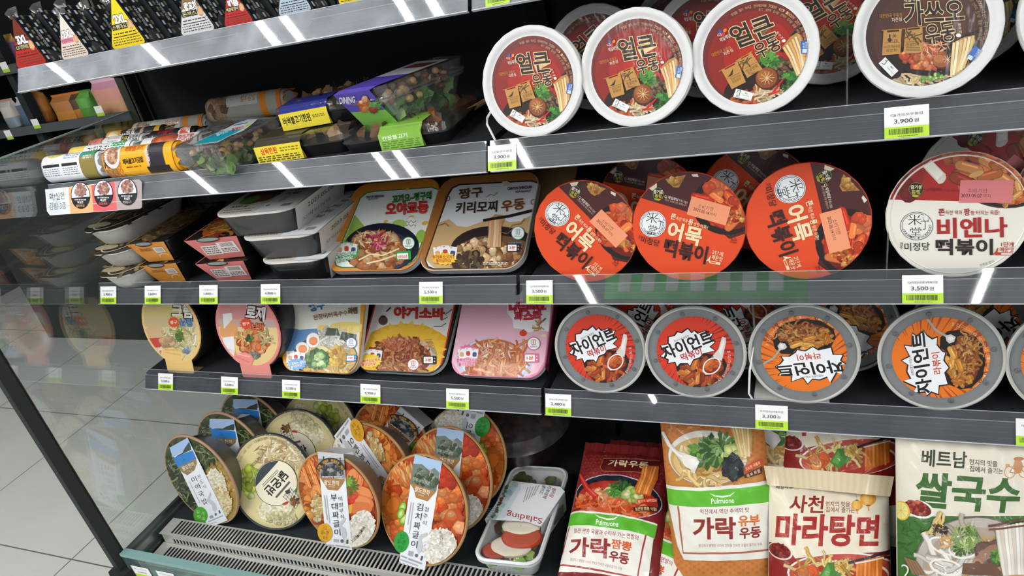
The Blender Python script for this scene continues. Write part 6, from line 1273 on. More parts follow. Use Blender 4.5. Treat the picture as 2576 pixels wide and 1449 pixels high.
# salad box with teal label
T, B, c = quad_box([(433, 376), (547, 366), (702, 296), (560, 300)], 1.146, zs2, .82)
t = thing('salad_box', 'clear plastic salad box with teal label, lettuce and chickpeas', 'salad box'); t.location = (c.x, c.y, zs2)
T, B = rel(t, T), rel(t, B); ins = lambda Q, k: [sum(Q, Vector()) / 4 + (p - sum(Q, Vector()) / 4) * k for p in Q]
m = MB(); hexa(m, B + T, '#ddd'); m.build('clear_box', 'clear_pet', t, smooth=False)
m = MB()
for i in range(4): m.tube([T[i], T[(i + 1) % 4]], .0022, '#b9bcb8'); 
m.build('lid_rim', 'clear_lid', t)
m = MB(); scatter3d(m, ins(B, .9), ins(T, .86), 210, .0115, ['#7fa052', '#94b066', '#a9bd80', '#5f8a3e', '#b7c692', '#4a7034'], .05, .5); m.build('lettuce', 'food', t)
m = MB(); scatter3d(m, ins(B, .95), ins(T, .9), 46, .0066, ['#c8a070', '#d8b484', '#5a2430', '#c08a5c', '#48202c'], .52, .76, 'ball'); m.build('beans', 'food', t)
a = Art(Matrix.Translation((c.x, c.y, 1.1468)), (430, 230, 5.481)); a.poly([(300, 735), (470, 640), (700, 540), (900, 440), (1060, 385), (1200, 378), (1130, 440), (1000, 540), (800, 620), (640, 705)], '#c9d3d6'); a.poly([(300, 735), (480, 640), (740, 545), (980, 520), (880, 575), (640, 690)], '#17a0b4'); a.poly([(480, 640), (700, 545), (760, 548), (560, 640)], '#1190a8'); a.text('샐러드', (620, 600), (790, 545), 40, '#d8eef0', .02); a.text('콥샐러드', (840, 530), (1010, 490), 40, '#b83a48', .03); a.poly([(1030, 460), (1090, 452), (1080, 478), (1030, 490)], '#d8c828'); a.line([(860, 470), (1060, 430)], 26, '#12607c', taper=.6)
o = a.build('label', 'gloss', t); o.location = Vector((0, 0, 1.1468 - zs2))
# lunch boxes with yellow sleeves
def lunch_box(front_l, front_r, y, z, hgt, dep, yaw, label, band, bandcol, art_fn, topcol, name='lunch_box', cols=('#8a6a48', '#6d4c34', '#a88458', '#3a2c22')):
    x0 = P(*front_l, y).x; x1 = P(*front_r, y).x; L_ = x1 - x0
    t = thing(name, label, 'lunch box', 'lunch boxes on the second shelf', Matrix.Translation((x0, y, z)) @ Matrix.Rotation(R(yaw), 4, 'Z'))
    m = MB(); m.loft([rrect(L_ * .92, dep * .92, .012, 0, L_ / 2, dep / 2), rrect(L_ * .98, dep * .98, .014, hgt * .5, L_ / 2, dep / 2), rrect(L_, dep, .015, hgt * .52, L_ / 2, dep / 2), rrect(L_, dep, .015, hgt * .58, L_ / 2, dep / 2), rrect(L_ * .97, dep * .97, .014, hgt * .58, L_ / 2, dep / 2)], '#17181a', True, True); m.build('tray', 'black', t)
    m = MB(); c4b = [Vector((L_ * .05, dep * .05, hgt * .6)), Vector((L_ * .95, dep * .05, hgt * .6)), Vector((L_ * .95, dep * .95, hgt * .6)), Vector((L_ * .05, dep * .95, hgt * .6))]; scatter3d(m, c4b, [p + Vector((0, 0, hgt * .22)) for p in c4b], 60, .016, cols, 0, 1); m.build('food', 'food', t)
    m = MB(); m.loft([rrect(L_ * .985, dep * .985, .014, hgt * .58, L_ / 2, dep / 2), rrect(L_ * .95, dep * .95, .014, hgt * .96, L_ / 2, dep / 2), rrect(L_ * .90, dep * .90, .014, hgt, L_ / 2, dep / 2)], '#ddd', False, True); m.build('lid', 'clear_film', t)
    b0, b1 = band; m = MB(); e = .0014
    prof = [(dep * .35, hgt + e), (dep * .06, hgt + e), (-e - .001, hgt * .78), (-e - .002, hgt * .5), (.004, -.0002)]
    for (ya, za), (yb_, zb_) in zip(prof, prof[1:]): m.add([(L_ * b0, ya, za), (L_ * b1, ya, za), (L_ * b1, yb_, zb_), (L_ * b0, yb_, zb_)], [(3, 2, 1, 0)], topcol if ya > 0 and za > hgt else bandcol)
    sv = m.build('paper_sleeve', 'card', t, smooth=False)
    a = Art(); art_fn(a, L_, hgt, b0, b1); a.v = [(x, -e - .0026 - z_, y_) for x, y_, z_ in a.v]; a.build('sleeve_print', 'card', sv)
    return t
def YA(a, L_, h, b0, b1): a.rect(L_ * b0, h * .05, L_ * b1, h * .78, '#ecd93a'); a.text('삼육한판', (L_ * (b0 + .06), h * .56), (L_ * (b0 + .24), h * .57), h * .30, '#d83a24', .03); a.greek(L_ * (b0 + .27), h * .45, L_ * (b1 - .02), h * .68, 2, '#8a7a18', h * .06, .1); a.greek(L_ * b0 + .003, h * .08, L_ * b1 - .003, h * .36, 3, '#4a4210', h * .05, .06)
def YB(a, L_, h, b0, b1): a.rect(L_ * b0, h * .05, L_ * b1, h * .78, '#ecd93a'); a.text('바싹불고기한판', (L_ * (b0 + .03), h * .45), (L_ * (b0 + .36), h * .47), h * .36, '#221d10', .03); a.greek(L_ * (b0 + .38), h * .4, L_ * (b1 - .04), h * .55, 2, '#8a7a18', h * .05, .1)
def GA(a, L_, h, b0, b1): a.rect(L_ * b0, h * .05, L_ * b1, h * .8, '#8cc04c'); a.text('간장불고기', (L_ * (b0 + .03), h * .62), (L_ * (b1 - .12), h * .64), h * .2, '#e9f2dc', .02); a.greek(L_ * b0 + .004, h * .1, L_ * b1 - .004, h * .48, 4, '#5a8a2c', h * .05, .1)
lb = lunch_box((640, 408), (862, 385), .027, zs2, .036, .19, 6, 'black lunch box with yellow sleeve lying at the front of the second shelf', (.06, .55), '#ecd93a', YA, '#3a3628')
lu = lunch_box((700, 345), (888, 318), .065, zs2 + .0375, .036, .18, 13, 'black lunch box with blue and yellow sleeve stacked on the lower box', (.1, .66), '#ecd93a', YB, '#2c3488')
m = MB(); m.add([(.135, -.0012, .012), (.185, -.0012, .012), (.185, .004, .034), (.135, .004, .034)], [(0, 1, 2, 3)], '#2f3794'); m.build('blue_label', 'gloss', lu, smooth=False)
lt = lunch_box((862, 392), (1128, 372), .025, zs2, .032, .19, 6, 'black lunch tray with light green sleeve at the right end of the left shelf', (.38, .76), '#8cc04c', GA, '#86ba48', cols=('#8a5a34', '#a8703f', '#6d4630', '#d0a070'))
m = MB()
for dz_ in (0, .007): 
    p0, p1 = P(1108, 318 + dz_ * 400, .10), P(1222, 252 + dz_ * 400, .20); m.tube([p0, p1], .0036, '#a8845c')
o = m.build('wooden_chopsticks', 'dull'); tagit(o, 'pair of wooden chopsticks resting on the green-sleeved lunch tray', 'chopsticks')
# tall salad bowl with purple and green sleeve
Bc = [P(945, 338, .075), P(1036, 338, .07), P(1150, 298, .17), P(1070, 300, .19)]; Tc = [P(848, 236, .05), P(945, 222, .045), P(1176, 137, .205), P(1092, 142, .22)]
t = thing('salad_bowl', 'clear salad bowl with purple and green sleeve tilted on top of the lunch trays', 'salad bowl'); t.location = Bc[0]
B, T = rel(t, Bc), rel(t, Tc)
mid = lambda k: [b * (1 - k) + q * k for b, q in zip(B, T)]
def rnd_ring(Q, k=.22, n=5):
    out = []
    for i in range(4):
        p, a_, b_ = Q[i], Q[i - 1], Q[(i + 1) % 4]; e0 = p + (a_ - p) * k; e1 = p + (b_ - p) * k
        for j in range(n + 1):
            s_ = j / n; out.append(e0 * (1 - s_) ** 2 + p * 2 * s_ * (1 - s_) + e1 * s_ * s_)
    return out
m = MB(); m.loft([rnd_ring(ins(B, .9)), rnd_ring(B), rnd_ring(mid(.72)), rnd_ring(ins(mid(.74), 1.07)), rnd_ring(ins(mid(.80), 1.07)), rnd_ring(ins(mid(.80), 1.0)), rnd_ring(ins(T, .97)), rnd_ring(ins(T, .9))], '#ddd', True, True); m.build('clear_bowl', 'clear_pet', t)
m = MB(); 
for k_ in (.74, .80): q_ = rnd_ring(ins(mid(k_), 1.07)); m.tube(q_ + q_[:1], .0016, '#d8dcdb')
m.build('rim', 'clear_lid', t)
m = MB(); scatter3d(m, ins(B, .92), ins(mid(.62), 1.0), 320, .0125, ['#3c6a2c', '#4e8038', '#2f5624', '#6a9a4c', '#27481e', '#8aae68'], .02, 1); m.build('lettuce', 'food', t)
m = MB(); scatter3d(m, ins(mid(.55), .9), ins(mid(.92), .88), 80, .0068, ['#c89a5c', '#a8643a', '#5a2430', '#d8b070', '#7a3a24', '#e0c898'], 0, 1, 'ball'); m.build('toppings', 'food', t)
m = MB(); e = Vector((-.0015, -.003, 0))
G0, G1 = ins(B, 1.02), ins(T, 1.04); Mq = [b * .42 + q * .58 for b, q in zip(G0, G1)]
fx0, fx1 = .02, .92
def lp(Q, u): return Q[0] * (1 - u) + Q[1] * u + e
m.add([lp(G0, fx0), lp(G0, fx1 + .1), lp(Mq, fx1), lp(Mq, fx0)], [(0, 1, 2, 3)], '#6ea644'); m.add([lp(Mq, fx0), lp(Mq, fx1), lp(G1, fx1), lp(G1, fx0)], [(0, 1, 2, 3)], '#4b3a9a')
up = Vector((0, 0, .0025)); k1, k2 = .38, .8
def tp(u, v): return (G1[0] * (1 - u) + G1[1] * u) * (1 - v) + (G1[3] * (1 - u) + G1[2] * u) * v + up
m.add([lp(G1, fx0), lp(G1, fx1), tp(fx1, .06), tp(fx0, .06)], [(0, 1, 2, 3)], '#6a58c8'); m.add([tp(fx0, .06), tp(fx1, .06), tp(fx1, k1), tp(fx0, k1)], [(0, 1, 2, 3)], '#5a48b4'); m.add([tp(fx0, k1), tp(fx1, k1), tp(fx1, k2), tp(fx0, k2)], [(0, 1, 2, 3)], '#cfcfda'); m.add([tp(.15, k1 + .22), tp(.75, k1 + .2), tp(.8, k2 - .06), tp(.2, k2 - .08)], [(0, 1, 2, 3)], '#7a3a2c')
m.add([lp(G0, fx0), lp(G0, fx1 + .1), lp(G0, fx1 + .2) + Vector((.01, .06, .004)), lp(G0, fx0) + Vector((.01, .06, .004))], [(3, 2, 1, 0)], '#5f983a')
sv = m.build('paper_sleeve', 'card', t, smooth=False)
O_ = (lp(Mq, fx0) + lp(G1, fx0)) / 2 + Vector(t.location); ux = (lp(Mq, fx1) - lp(Mq, fx0)).normalized(); uy0 = (lp(G1, fx0) - lp(Mq, fx0)); un = ux.cross(uy0).normalized(); uy = un.cross(ux)
if un.y > 0: un = -un
def frame_mat(o_, x_, y_, z_): return Matrix(((x_.x, y_.x, z_.x, o_.x), (x_.y, y_.y, z_.y, o_.y), (x_.z, y_.z, z_.z, o_.z), (0, 0, 0, 1)))
FM = frame_mat(O_, ux, uy, un); a = Art(FM, (600, 0, 4.025)); a.text('DINING', (1026, 1018), (1180, 1004), 66, '#e9e6f2', .02); a.text('TABLE', (1092, 1048), (1140, 1044), 18, '#cfc9e4', .0); a.food(1262, 1050, 60, 56, 16, 44, ['#c8642c', '#d8803c', '#a84a20', '#e8b080'], 'chunk'); a.food(1360, 1060, 44, 44, 10, 36, ['#4c8a34', '#6aa848'], 'leaf'); a.food(1370, 1105, 46, 18, 10, 20, ['#8a2c1c', '#a84028'], 'blob')
o = a.build('sleeve_print', 'card', sv); o.matrix_parent_inverse = Matrix(); o.matrix_local = Matrix.Translation(-Vector(t.location)) @ FM @ Matrix.Translation((0, 0, .0008))

# ================================================================ third shelf, left: stacked trays
zs3 = SHV[3][2] + .0008
def white_bowl(k, z, label):
    px = ((182, 578), (206, 632), (233, 678))[k]; x0 = -.899; x1 = P((300, 345, 350)[k], (600, 655, 690)[k], .03).x
    w = .108; t = thing('tray_bowl', label, 'tray bowl', 'white tray bowls with printed lids', Matrix.Translation((x0 + w / 2 + (.0, .008, .014)[k], .125 - .012 * k, z)))
    m = MB(); m.loft([rrect(w * .62, .15, .024, 0), rrect(w * .70, .165, .028, .006), rrect(w * .88, .194, .034, .036), rrect(w, .205, .038, .0375), rrect(w, .205, .038, .0395), rrect(w * .95, .2, .036, .0395)], '#c9c8c2', True, False); m.build('bowl', 'foam', t)
    m = MB(); m.loft([rrect(w * .985, .203, .036, .0398), rrect(w * 1.0, .206, .037, .0402), rrect(w * .6, .12, .026, .0425), rrect(w * .2, .05, .02, .0432)], '#3f3426', True, True); m.build('lid', 'wrap', t)
    a = Art(); a.ell(0, 0, w * .4, .08, '#4a3c2a'); a.food(0, -.01, w * .4, .085, 70, .02, ['#6d5638', '#4a3a26', '#8a7048', '#2f2619', '#a08a60'], 'noodle'); a.ring(0, -.0, w * .46, .096, .003, '#cfcbbd'); a.ell(-.02, -.075, .03, .012, '#b8ac8a'); a.build('lid_print', 'wrap', t, warp=lambda x, y, z_: (x, y, .0436 - 6 * (x * x) * .05 - y * y * .25 + z_), maxlen=.02)
    return t
for k, (z, lb_) in enumerate(((zs3 + .084, 'white tray bowl with dark printed lid on top of the leftmost stack'), (zs3 + .042, 'white tray bowl in the middle of the leftmost stack'), (zs3, 'white tray bowl at the bottom of the leftmost stack'))): white_bowl(k, z, lb_)
def sleeved(top_l, top_r, y, z, h, col, dep, label, yaw, group, foodcols, info):
    p0, p1 = P(*top_l, y), P(*top_r, y); L_ = (p1 - p0).length; t = thing('sleeved_tray', label, 'tray', group, Matrix.Translation((p0.x, y, z)) @ Matrix.Rotation(R(yaw), 4, 'Z'))
    m = MB(); m.loft([rrect(L_ * .70, dep * .9, .014, 0, L_ * .55, dep / 2 + .008), rrect(L_ * .96, dep * .98, .018, h - .004, L_ * .52, dep / 2 + .004), rrect(L_ * 1.04, dep, .018, h - .003, L_ * .52, dep / 2 + .003), rrect(L_ * 1.04, dep, .018, h - .0005, L_ * .52, dep / 2 + .003)], '#191817', True, True); m.build('tray', 'black', t)
    m = MB(); a0 = [(0, 0, h + .0006), (L_, 0, h + .0006), (L_ * .92, .012, .001), (L_ * .24, .012, .001)]; m.add(a0, [(3, 2, 1, 0)], col); m.add([(0, 0, h + .0006), (L_, 0, h + .0006), (L_, dep, h + .0006), (0, dep, h + .0006)], [(0, 1, 2, 3)], '#221d18'); sv = m.build('paper_sleeve', 'card', t, smooth=False)
    a = Art(); a.clipP = [(0, 0), (L_, 0), (L_, dep), (0, dep)]; a.ell(L_ * .42, dep * .55, L_ * .42, dep * .5, foodcols[0]); a.food(L_ * .42, dep * .5, L_ * .38, dep * .45, 90, .018, foodcols, 'noodle'); a.rect(0, 0, L_ * .03, dep, col); a.build('lid_print', 'gloss', sv, z0=h + .0012)
    a = Art(); Q = lambda u, v: (u, v)
    a.ell(L_ * .46, h * .97, L_ * .22, h * .13, '#2a2622'); a.ell(L_ * .46, h * .98, L_ * .2, h * .08, '#8c8f90')
    info(a, L_, h); n = len(a.v)
    a.v = [(x + (h - y_) * .1, .012 * (1 - y_ / h) - .0006 - z_, y_) for x, y_, z_ in a.v]; a.build('sleeve_print', 'card', sv)
    return t
def inf_o(a, L_, h): a.rect(L_ * .60, h * .48, L_ * .86, h * .76, '#d8d5d0'); [a.rect(L_ * (.64 + .02 * k), h * .52, L_ * (.648 + .02 * k), h * .72, '#4a4640') for k in range(10)]; a.greek(L_ * .24, h * .6, L_ * .56, h * .76, 2, '#8a5a28', h * .05, .08); a.ring(L_ * .74, h * .28, L_ * .12, h * .13, h * .035, '#e8c8a8', 20, 200)
def inf_p(a, L_, h): a.rect(L_ * .22, h * .24, L_ * .54, h * .70, '#cfc6c2'); a.greek(L_ * .24, h * .28, L_ * .52, h * .66, 4, '#5a5450', h * .05, .1); a.rect(L_ * .54, h * .28, L_ * .88, h * .80, '#d8d0cc'); [a.rect(L_ * (.6 + .022 * k), h * .58, L_ * (.61 + .022 * k), h * .76, '#3a3634') for k in range(11)]; a.greek(L_ * .57, h * .32, L_ * .85, h * .52, 3, '#6a5a58', h * .04, .1)
oc = ['#8a6a3c', '#6d5028', '#a88a54', '#4a3a20']; pc = ['#b8562c', '#d88a3c', '#8a3a1c', '#e0b050']
sleeved((318, 619), (406, 617), .030, zs3 + .046, .044, '#d08a3a', .2, 'black tray in orange sleeve, upper one of the two orange', 5, 'orange sleeved trays', oc, inf_o)
sleeved((350, 672), (437, 672), .032, zs3, .044, '#d08a3a', .2, 'black tray in orange sleeve, lower one of the two orange', 5, 'orange sleeved trays', oc, inf_o)
sleeved((467, 617), (583, 603), .030, zs3 + .046, .046, '#c9706c', .2, 'black tray in pink sleeve, upper one of the two pink', 7, 'pink sleeved trays', pc, inf_p)
sleeved((492, 668), (606, 668), .032, zs3, .044, '#c9706c', .2, 'black tray in pink sleeve, lower one of the two pink', 5, 'pink sleeved trays', pc, inf_p)
def black_tray(fl, fr_, y, z, h, label, yaw=4, dep=.2):
    p0, p1 = P(*fl, y), P(*fr_, y); L_ = p1.x - p0.x
    t = thing('lunch_tray', label, 'tray', 'black trays in white sleeves', Matrix.Translation((p0.x, y, z)) @ Matrix.Rotation(R(yaw), 4, 'Z')); cx, cy = L_ / 2, dep / 2
    m = MB(); m.loft([rrect(L_ * .78, dep * .86, .025, 0, cx, cy), rrect(L_ * .82, dep * .89, .028, .004, cx, cy), rrect(L_ * .95, dep * .97, .033, h - .006, cx, cy), rrect(L_ * .99, dep * .99, .035, h - .005, cx, cy)], '#1a1c1d', True, False); m.build('tray', 'black', t)
    m = MB(); m.loft([rrect(L_ * .99, dep * .99, .035, h - .005, cx, cy), rrect(L_, dep, .035, h - .004, cx, cy), rrect(L_, dep, .035, h - .001, cx, cy), rrect(L_ * .97, dep * .975, .034, h, cx, cy)], '#d6d2cc', False, True); m.build('lid', 'card', t)
    a = Art(); a.rrect(cx, cy, L_ * .96, dep * .97, .032, '#d9d3cb'); a.food(L_ * .34, dep * .62, L_ * .22, dep * .3, 40, .03, ['#8a6040', '#6d4830', '#a8805a'], 'blob'); a.ell(L_ * .24, dep * .34, L_ * .10, dep * .10, '#6fb53a'); a.text('350 g', (L_ * .12, dep * .18), (L_ * .34, dep * .18), dep * .05, '#3a3632', .01); a.greek(L_ * .1, dep * .03, L_ * .5, dep * .14, 2, '#6a655e', dep * .012, .05)
    a.rect(L_ * .56, 0, L_ * 1.0, dep, '#e9ecf1'); a.vtext('남해식', (L_ * .74, dep * .6), (L_ * .68, dep * .4), .012, .014, '#3a3f46', .01); a.vtext('꼬막비빔밥', (L_ * .88, dep * .85), (L_ * .78, dep * .4), .013, .016, '#26292e', .02); korea(a, [(L_ * .7, dep * .2), (L_ * .76, dep * .22), (L_ * .74, dep * .3), (L_ * .78, dep * .36), (L_ * .70, dep * .34), (L_ * .66, dep * .26)]); a.rrect(L_ * .86, dep * .12, .02, .012, .002, '#8a9098'); a.ell(L_ * .62, dep * .14, .004, .004, '#6a707a')
    a.build('lid_print', 'card', t, z0=h + .0004)
    m = MB(); e = .002; m.add([(L_ + e, 0.01, h), (L_ + e, dep - .01, h), (L_ * .90 + e, dep - .018, 0), (L_ * .90 + e, .018, 0)], [(0, 1, 2, 3)], '#d3d0cb'); sv = m.build('paper_sleeve', 'card', t, smooth=False)
    a = Art(); a.text('2023.05.08', (.05, h * .72), (.14, h * .72), h * .16, '#5a564f', .0); a.text('꼬막비빔밥', (.03, h * .32), (.13, h * .32), h * .14, '#9a958c', 0)
    a.v = [(L_ * (.9 + .1 * y_ / h) + e + .0006 + z_, x, y_) for x, y_, z_ in a.v]; a.build('sleeve_print', 'card', sv)
    return t
black_tray((527, 552), (728, 552), .022, zs3 + .093, .046, 'black lunch tray in white sleeve with green dot, topmost of its stack')
black_tray((594, 608), (786, 604), .024, zs3 + .0465, .046, 'black lunch tray in white sleeve, middle of its stack')
black_tray((642, 664), (806, 656), .026, zs3, .046, 'black lunch tray in white sleeve, bottom of its stack')

# ================================================================ cartoon-coloured noodle trays (third and fourth shelf)
def tray(fr, w, h, border, label, art_fn, zoom, deep=.028, body='#d2d4d4', group=None, inner='#fff', side=None):
    t = thing('noodle_tray', label, 'noodle tray', group, fr); cy = h / 2
    m = MB(); m.loft([rrect(w * .80, h * .80, .02, -deep, 0, cy + .006), rrect(w * .84, h * .84, .024, -deep + .004, 0, cy + .005), rrect(w * .95, h * .95, .03, -.013, 0, cy), rrect(w + .001, h + .001, .032, -.0115, 0, cy), rrect(w + .002, h + .002, .032, -.002, 0, cy)], body, True, False); m.build('tray', 'plastic', t)
    m = MB(); m.loft([rrect(w + .001, h + .001, .031, -.002, 0, cy), rrect(w, h, .03, -.0004, 0, cy), rrect(w * .985, h * .985, .029, 0, 0, cy)], border, False, True); m.build('film_lid', 'wrap', t)
    a = Art(fr, zoom); a.clipP = [(p[0], p[1]) for p in rrect(w * .99, h * .99, .03, 0, 0, cy, n=5)]
    art_fn(a); a.build('print', 'wrap', t, z0=.0006)
    return t
def cards(a, x, y, s_, tilt=8):                       # the fan of three little picture cards
    for k in (-1, 0, 1):
        cx, cy = x + k * 62 * s_, y + abs(k) * 10 * s_; a.rrect(cx, cy, 66 * s_, 96 * s_, 5, '#f3f4f6', k * tilt); a.rrect(cx, cy + 8 * s_, 40 * s_, 46 * s_, 14 * s_, ('#d8a878', '#c8402c', '#3a4a78')[k + 1], k * tilt); a.rect(cx - 20 * s_, cy - 40 * s_, cx - 4 * s_, cy - 34 * s_, '#d8402c')
def chill(a, x, y, r_, col):
    a.ell(x, y, r_, r_, col); a.ell(x, y, r_ * .9, r_ * .9, '#f6f7f8'); a.rrect(x, y - r_ * .2, r_ * .62, r_ * .84, r_ * .12, col); a.rrect(x, y - r_ * .2, r_ * .46, r_ * .68, r_ * .08, '#f6f7f8'); a.line([(x, y - r_ * .5), (x, y + r_ * .1)], r_ * .1, col); a.text('냉장보관', (x - r_ * .55, y + r_ * .48), (x + r_ * .55, y + r_ * .48), r_ * .26, col, .02)
def oven(a, x, y, w, txt, col): 
    a.rrect(x, y, w, w * .62, w * .08, col); a.rrect(x - w * .08, y, w * .66, w * .46, w * .04, '#fbfbf8'); a.text(txt, (x - w * .3, y), (x + w * .16, y), w * .22, '#d8602c', .03); a.ell(x + w * .38, y - w * .12, w * .04, None, '#f4f4f4'); a.ell(x + w * .38, y + w * .1, w * .04, None, '#f4f4f4')
ZF = (600, 340, 3.45); ZJ = (600, 720, 4.025); ZK = (1200, 720, 3.68)
def s1_art(a):
    a.poly([(700, 380), (1900, 300), (1900, 1400), (700, 1400)], '#d98a34'); a.poly([(1055, 545), (1110, 500), (1180, 485), (1680, 450), (1740, 470), (1752, 520), (1545, 1075), (1480, 1130), (1400, 1150), (900, 1155), (845, 1140), (830, 1090)], '#2f7a3c'); a.poly([(1062, 550), (1115, 508), (1182, 493), (1678, 459), (1732, 478), (1742, 520), (1538, 1068), (1475, 1122), (1400, 1140), (904, 1145), (854, 1130), (842, 1088)], '#e9ede8')
    a.poly([(1010, 690), (1100, 800), (1010, 960), (880, 1060), (845, 1085)], '#9cc054'); a.ell(1400, 770, 62, 36, '#a8c860'); a.ell(1580, 880, 40, 60, '#8fb84a', 20)
    for q in ((1500, 715, 26), (1620, 765, 28), (1465, 470, 18), (1540, 530, 20), (1280, 750, 20)): a.ell(q[0], q[1], q[2], q[2] * .6, '#e3b43c', -20)
    a.ell(1500, 765, 44, 56, '#c9ccc4'); a.ell(1500, 765, 40, 52, '#f2f1e8'); a.line([(1456, 745), (1480, 765), (1500, 742), (1520, 765), (1542, 745)], 6, '#6a6a60'); a.line([(1456, 790), (1480, 776), (1500, 796), (1520, 778), (1542, 792)], 6, '#6a6a60'); a.ell(1638, 672, 22, 26, '#e9e8dc')
    a.ell(1240, 980, 330, 214, '#161c2a', -4); a.ell(1230, 1010, 280, 180, '#2a3248', -4); a.ell(1200, 1010, 250, 180, '#9a5c30', -4); a.food(1200, 1010, 240, 170, 130, 50, ['#b87444', '#d09a64', '#8f5228', '#e0b888', '#a8623a'], 'chunk'); a.food(1180, 900, 190, 60, 50, 46, ['#e0b080', '#c88c54', '#eacba4'], 'shred'); a.food(1230, 930, 56, 46, 26, 40, ['#d84a68', '#e07a90', '#c83450'], 'noodle')
    for p in ([(1050, 1090), (1150, 1040), (1260, 1050), (1400, 990)], [(1120, 1120), (1250, 1090), (1390, 1040)]): a.line(p, 13, '#ecd9a8')
    a.text('CRAYON SHINCHAN', (1112, 546), (1268, 534), 22, '#2a2c50', .04); a.text('ALPHAWAY', (1130, 566), (1222, 556), 15, '#4a4c60', .02)
    a.text('꼬끼요~짱구의', (1340, 566), (1678, 528), 70, '#2f8a3a', .014, out=(.035, '#163c1c'), shear=.1); a.text('오야코동', (1285, 650), (1650, 628), 108, '#d83a30', .026, out=(.03, '#8a1c18'), shear=.06, k=2)
    a.burst(950, 1010, 92, 112, 14, '#3c9a4a', 10, .8); cards(a, 945, 985, .95); a.text('컬렉션스티커가', (846, 1056), (1030, 1026), 36, '#f2f6f0', .02, out=(.08, '#2f7a5c')); a.text('들어있어요!', (862, 1094), (1000, 1064), 36, '#f2f6f0', .02, out=(.08, '#2f7a5c'))
    chill(a, 1482, 944, 55, '#2f8a4a'); a.rrect(1440, 1052, 128, 78, 10, '#2f9a4a', -4); a.rrect(1432, 1058, 96, 52, 6, '#f4f6f0', -4); a.text('2분30초', (1388, 1064), (1476, 1060), 26, '#c83a2c', .02); a.greek(1400, 1080, 1460, 1090, 1, '#c84a3c', 6, .2)
def s2_art(a):
    a.poly([(1100, 300), (3100, 250), (3100, 1500), (1100, 1500)], '#a36a34'); k = 3.45 / 3.623
    def g(x, y): return ((1200 + x / 3.623 - 600) * 3.45, (380 + y / 3.623 - 340) * 3.45)
    outer = [(1812, 520), (1850, 455), (1920, 425)] + [g(500, 268), g(560, 285), g(575, 340), g(440, 940), g(410, 1020), g(330, 1065), g(200, 1075)] + [(1700, 1172), (1640, 1150), (1615, 1085)]
    inner = [(1826, 524), (1862, 466), (1924, 437)] + [g(495, 280), g(548, 296), g(560, 342), g(428, 934), g(398, 1008), g(325, 1050), g(200, 1060)] + [(1704, 1158), (1650, 1138), (1629, 1085)]
    a.poly(outer, '#3c2316'); a.poly(inner, '#dcdfe2')
    a.poly([(1740, 760), (1830, 730), (1900, 790), (1980, 800)] + [g(180, 600), g(300, 650), g(400, 640), g(490, 590), g(430, 930), g(330, 1050), g(100, 1060)] + [(1704, 1158), (1629, 1085)], '#c9a878')
    a.ell(2240, 1010, 400, 220, '#2a1e20', 2); a.ell(2240, 1050, 360, 180, '#6a4a34', 2); a.food(2160, 1080, 320, 150, 150, 54, ['#b88a5c', '#8f6238', '#d0a878', '#70482a', '#e0c49a'], 'chunk'); a.food(1980, 1090, 150, 70, 30, 40, ['#3a2c20', '#54402c', '#6d5a3c'], 'blob')
    a.poly([g(110, 630), g(170, 585), g(240, 590), g(255, 625), g(210, 720), g(225, 880), g(100, 890), g(110, 760)], '#b88a60'); [a.line([g(130 + 22 * i, 625), g(120 + 24 * i, 760), g(108 + 26 * i, 880)], 20, ['#d8b088', '#c89a70', '#e4c4a0'][i % 3]) for i in range(5)]
    a.line([g(60, 640), g(300, 600), g(525, 545)], 24, '#2a1c1a')
    for p in ([g(300, 715), g(330, 680), g(400, 670), g(440, 620)], [g(215, 745), g(280, 760), g(330, 720)], [(1740, 790), (1800, 770), (1830, 800)]): a.line(p, 7, '#8a6a44')
    a.text('짱구', (1915, 520), (2125, 498), 90, '#5a3418', .028, shear=.1); a.text('키리모찌', (1890, 640), g(190, 510), 100, '#3a2418', .028, shear=.12, k=2); a.text('우동', g(225, 515), g(440, 485), 96, '#7a4420', .03, shear=.12)
    a.text('CRAYON SHINCHAN', g(282, 352), g(508, 334), 26, '#2a2c58', .04); a.text('ALPHAWAY', g(352, 380), g(496, 372), 20, '#3a3c58', .03); a.line([g(90, 430), g(130, 400), g(160, 415), g(190, 385)], 6, '#8a8a88')
    a.poly([g(228, 290), g(275, 282), g(305, 296), g(300, 322), g(250, 328)], '#d8d09a'); a.ring(*g(520, 474), 22, 22, 6, '#7a2c5c'); a.ring(1820, 556, 20, 20, 6, '#6a3a5c')
    cards(a, 1800, 1015, 1.05); a.burst(1790, 1080, 90, 118, 14, '#f0c23a', 5, .5); a.text('짱구컬렉션스티커가', (1690, 1066), (1880, 1066), 32, '#b8422c', .03); a.text('들어있어요', (1720, 1098), (1850, 1096), 32, '#b8422c', .03)
    chill(a, *g(378, 756), 58, '#4a9a9a'); oven(a, *g(336, 890), 116, '3분', '#2a2628'); a.text('뜨거운 물을 부어주세요', g(290, 848), g(415, 842), 16, '#3a9aa8', .02); a.greek(1850, 1128, 2080, 1140, 1, '#4a3c34', 9, .04); a.greek(g(60, 1010)[0], g(60, 1020)[1], g(290, 0)[0], g(0, 1045)[1], 2, '#efe6da', 8, .05)
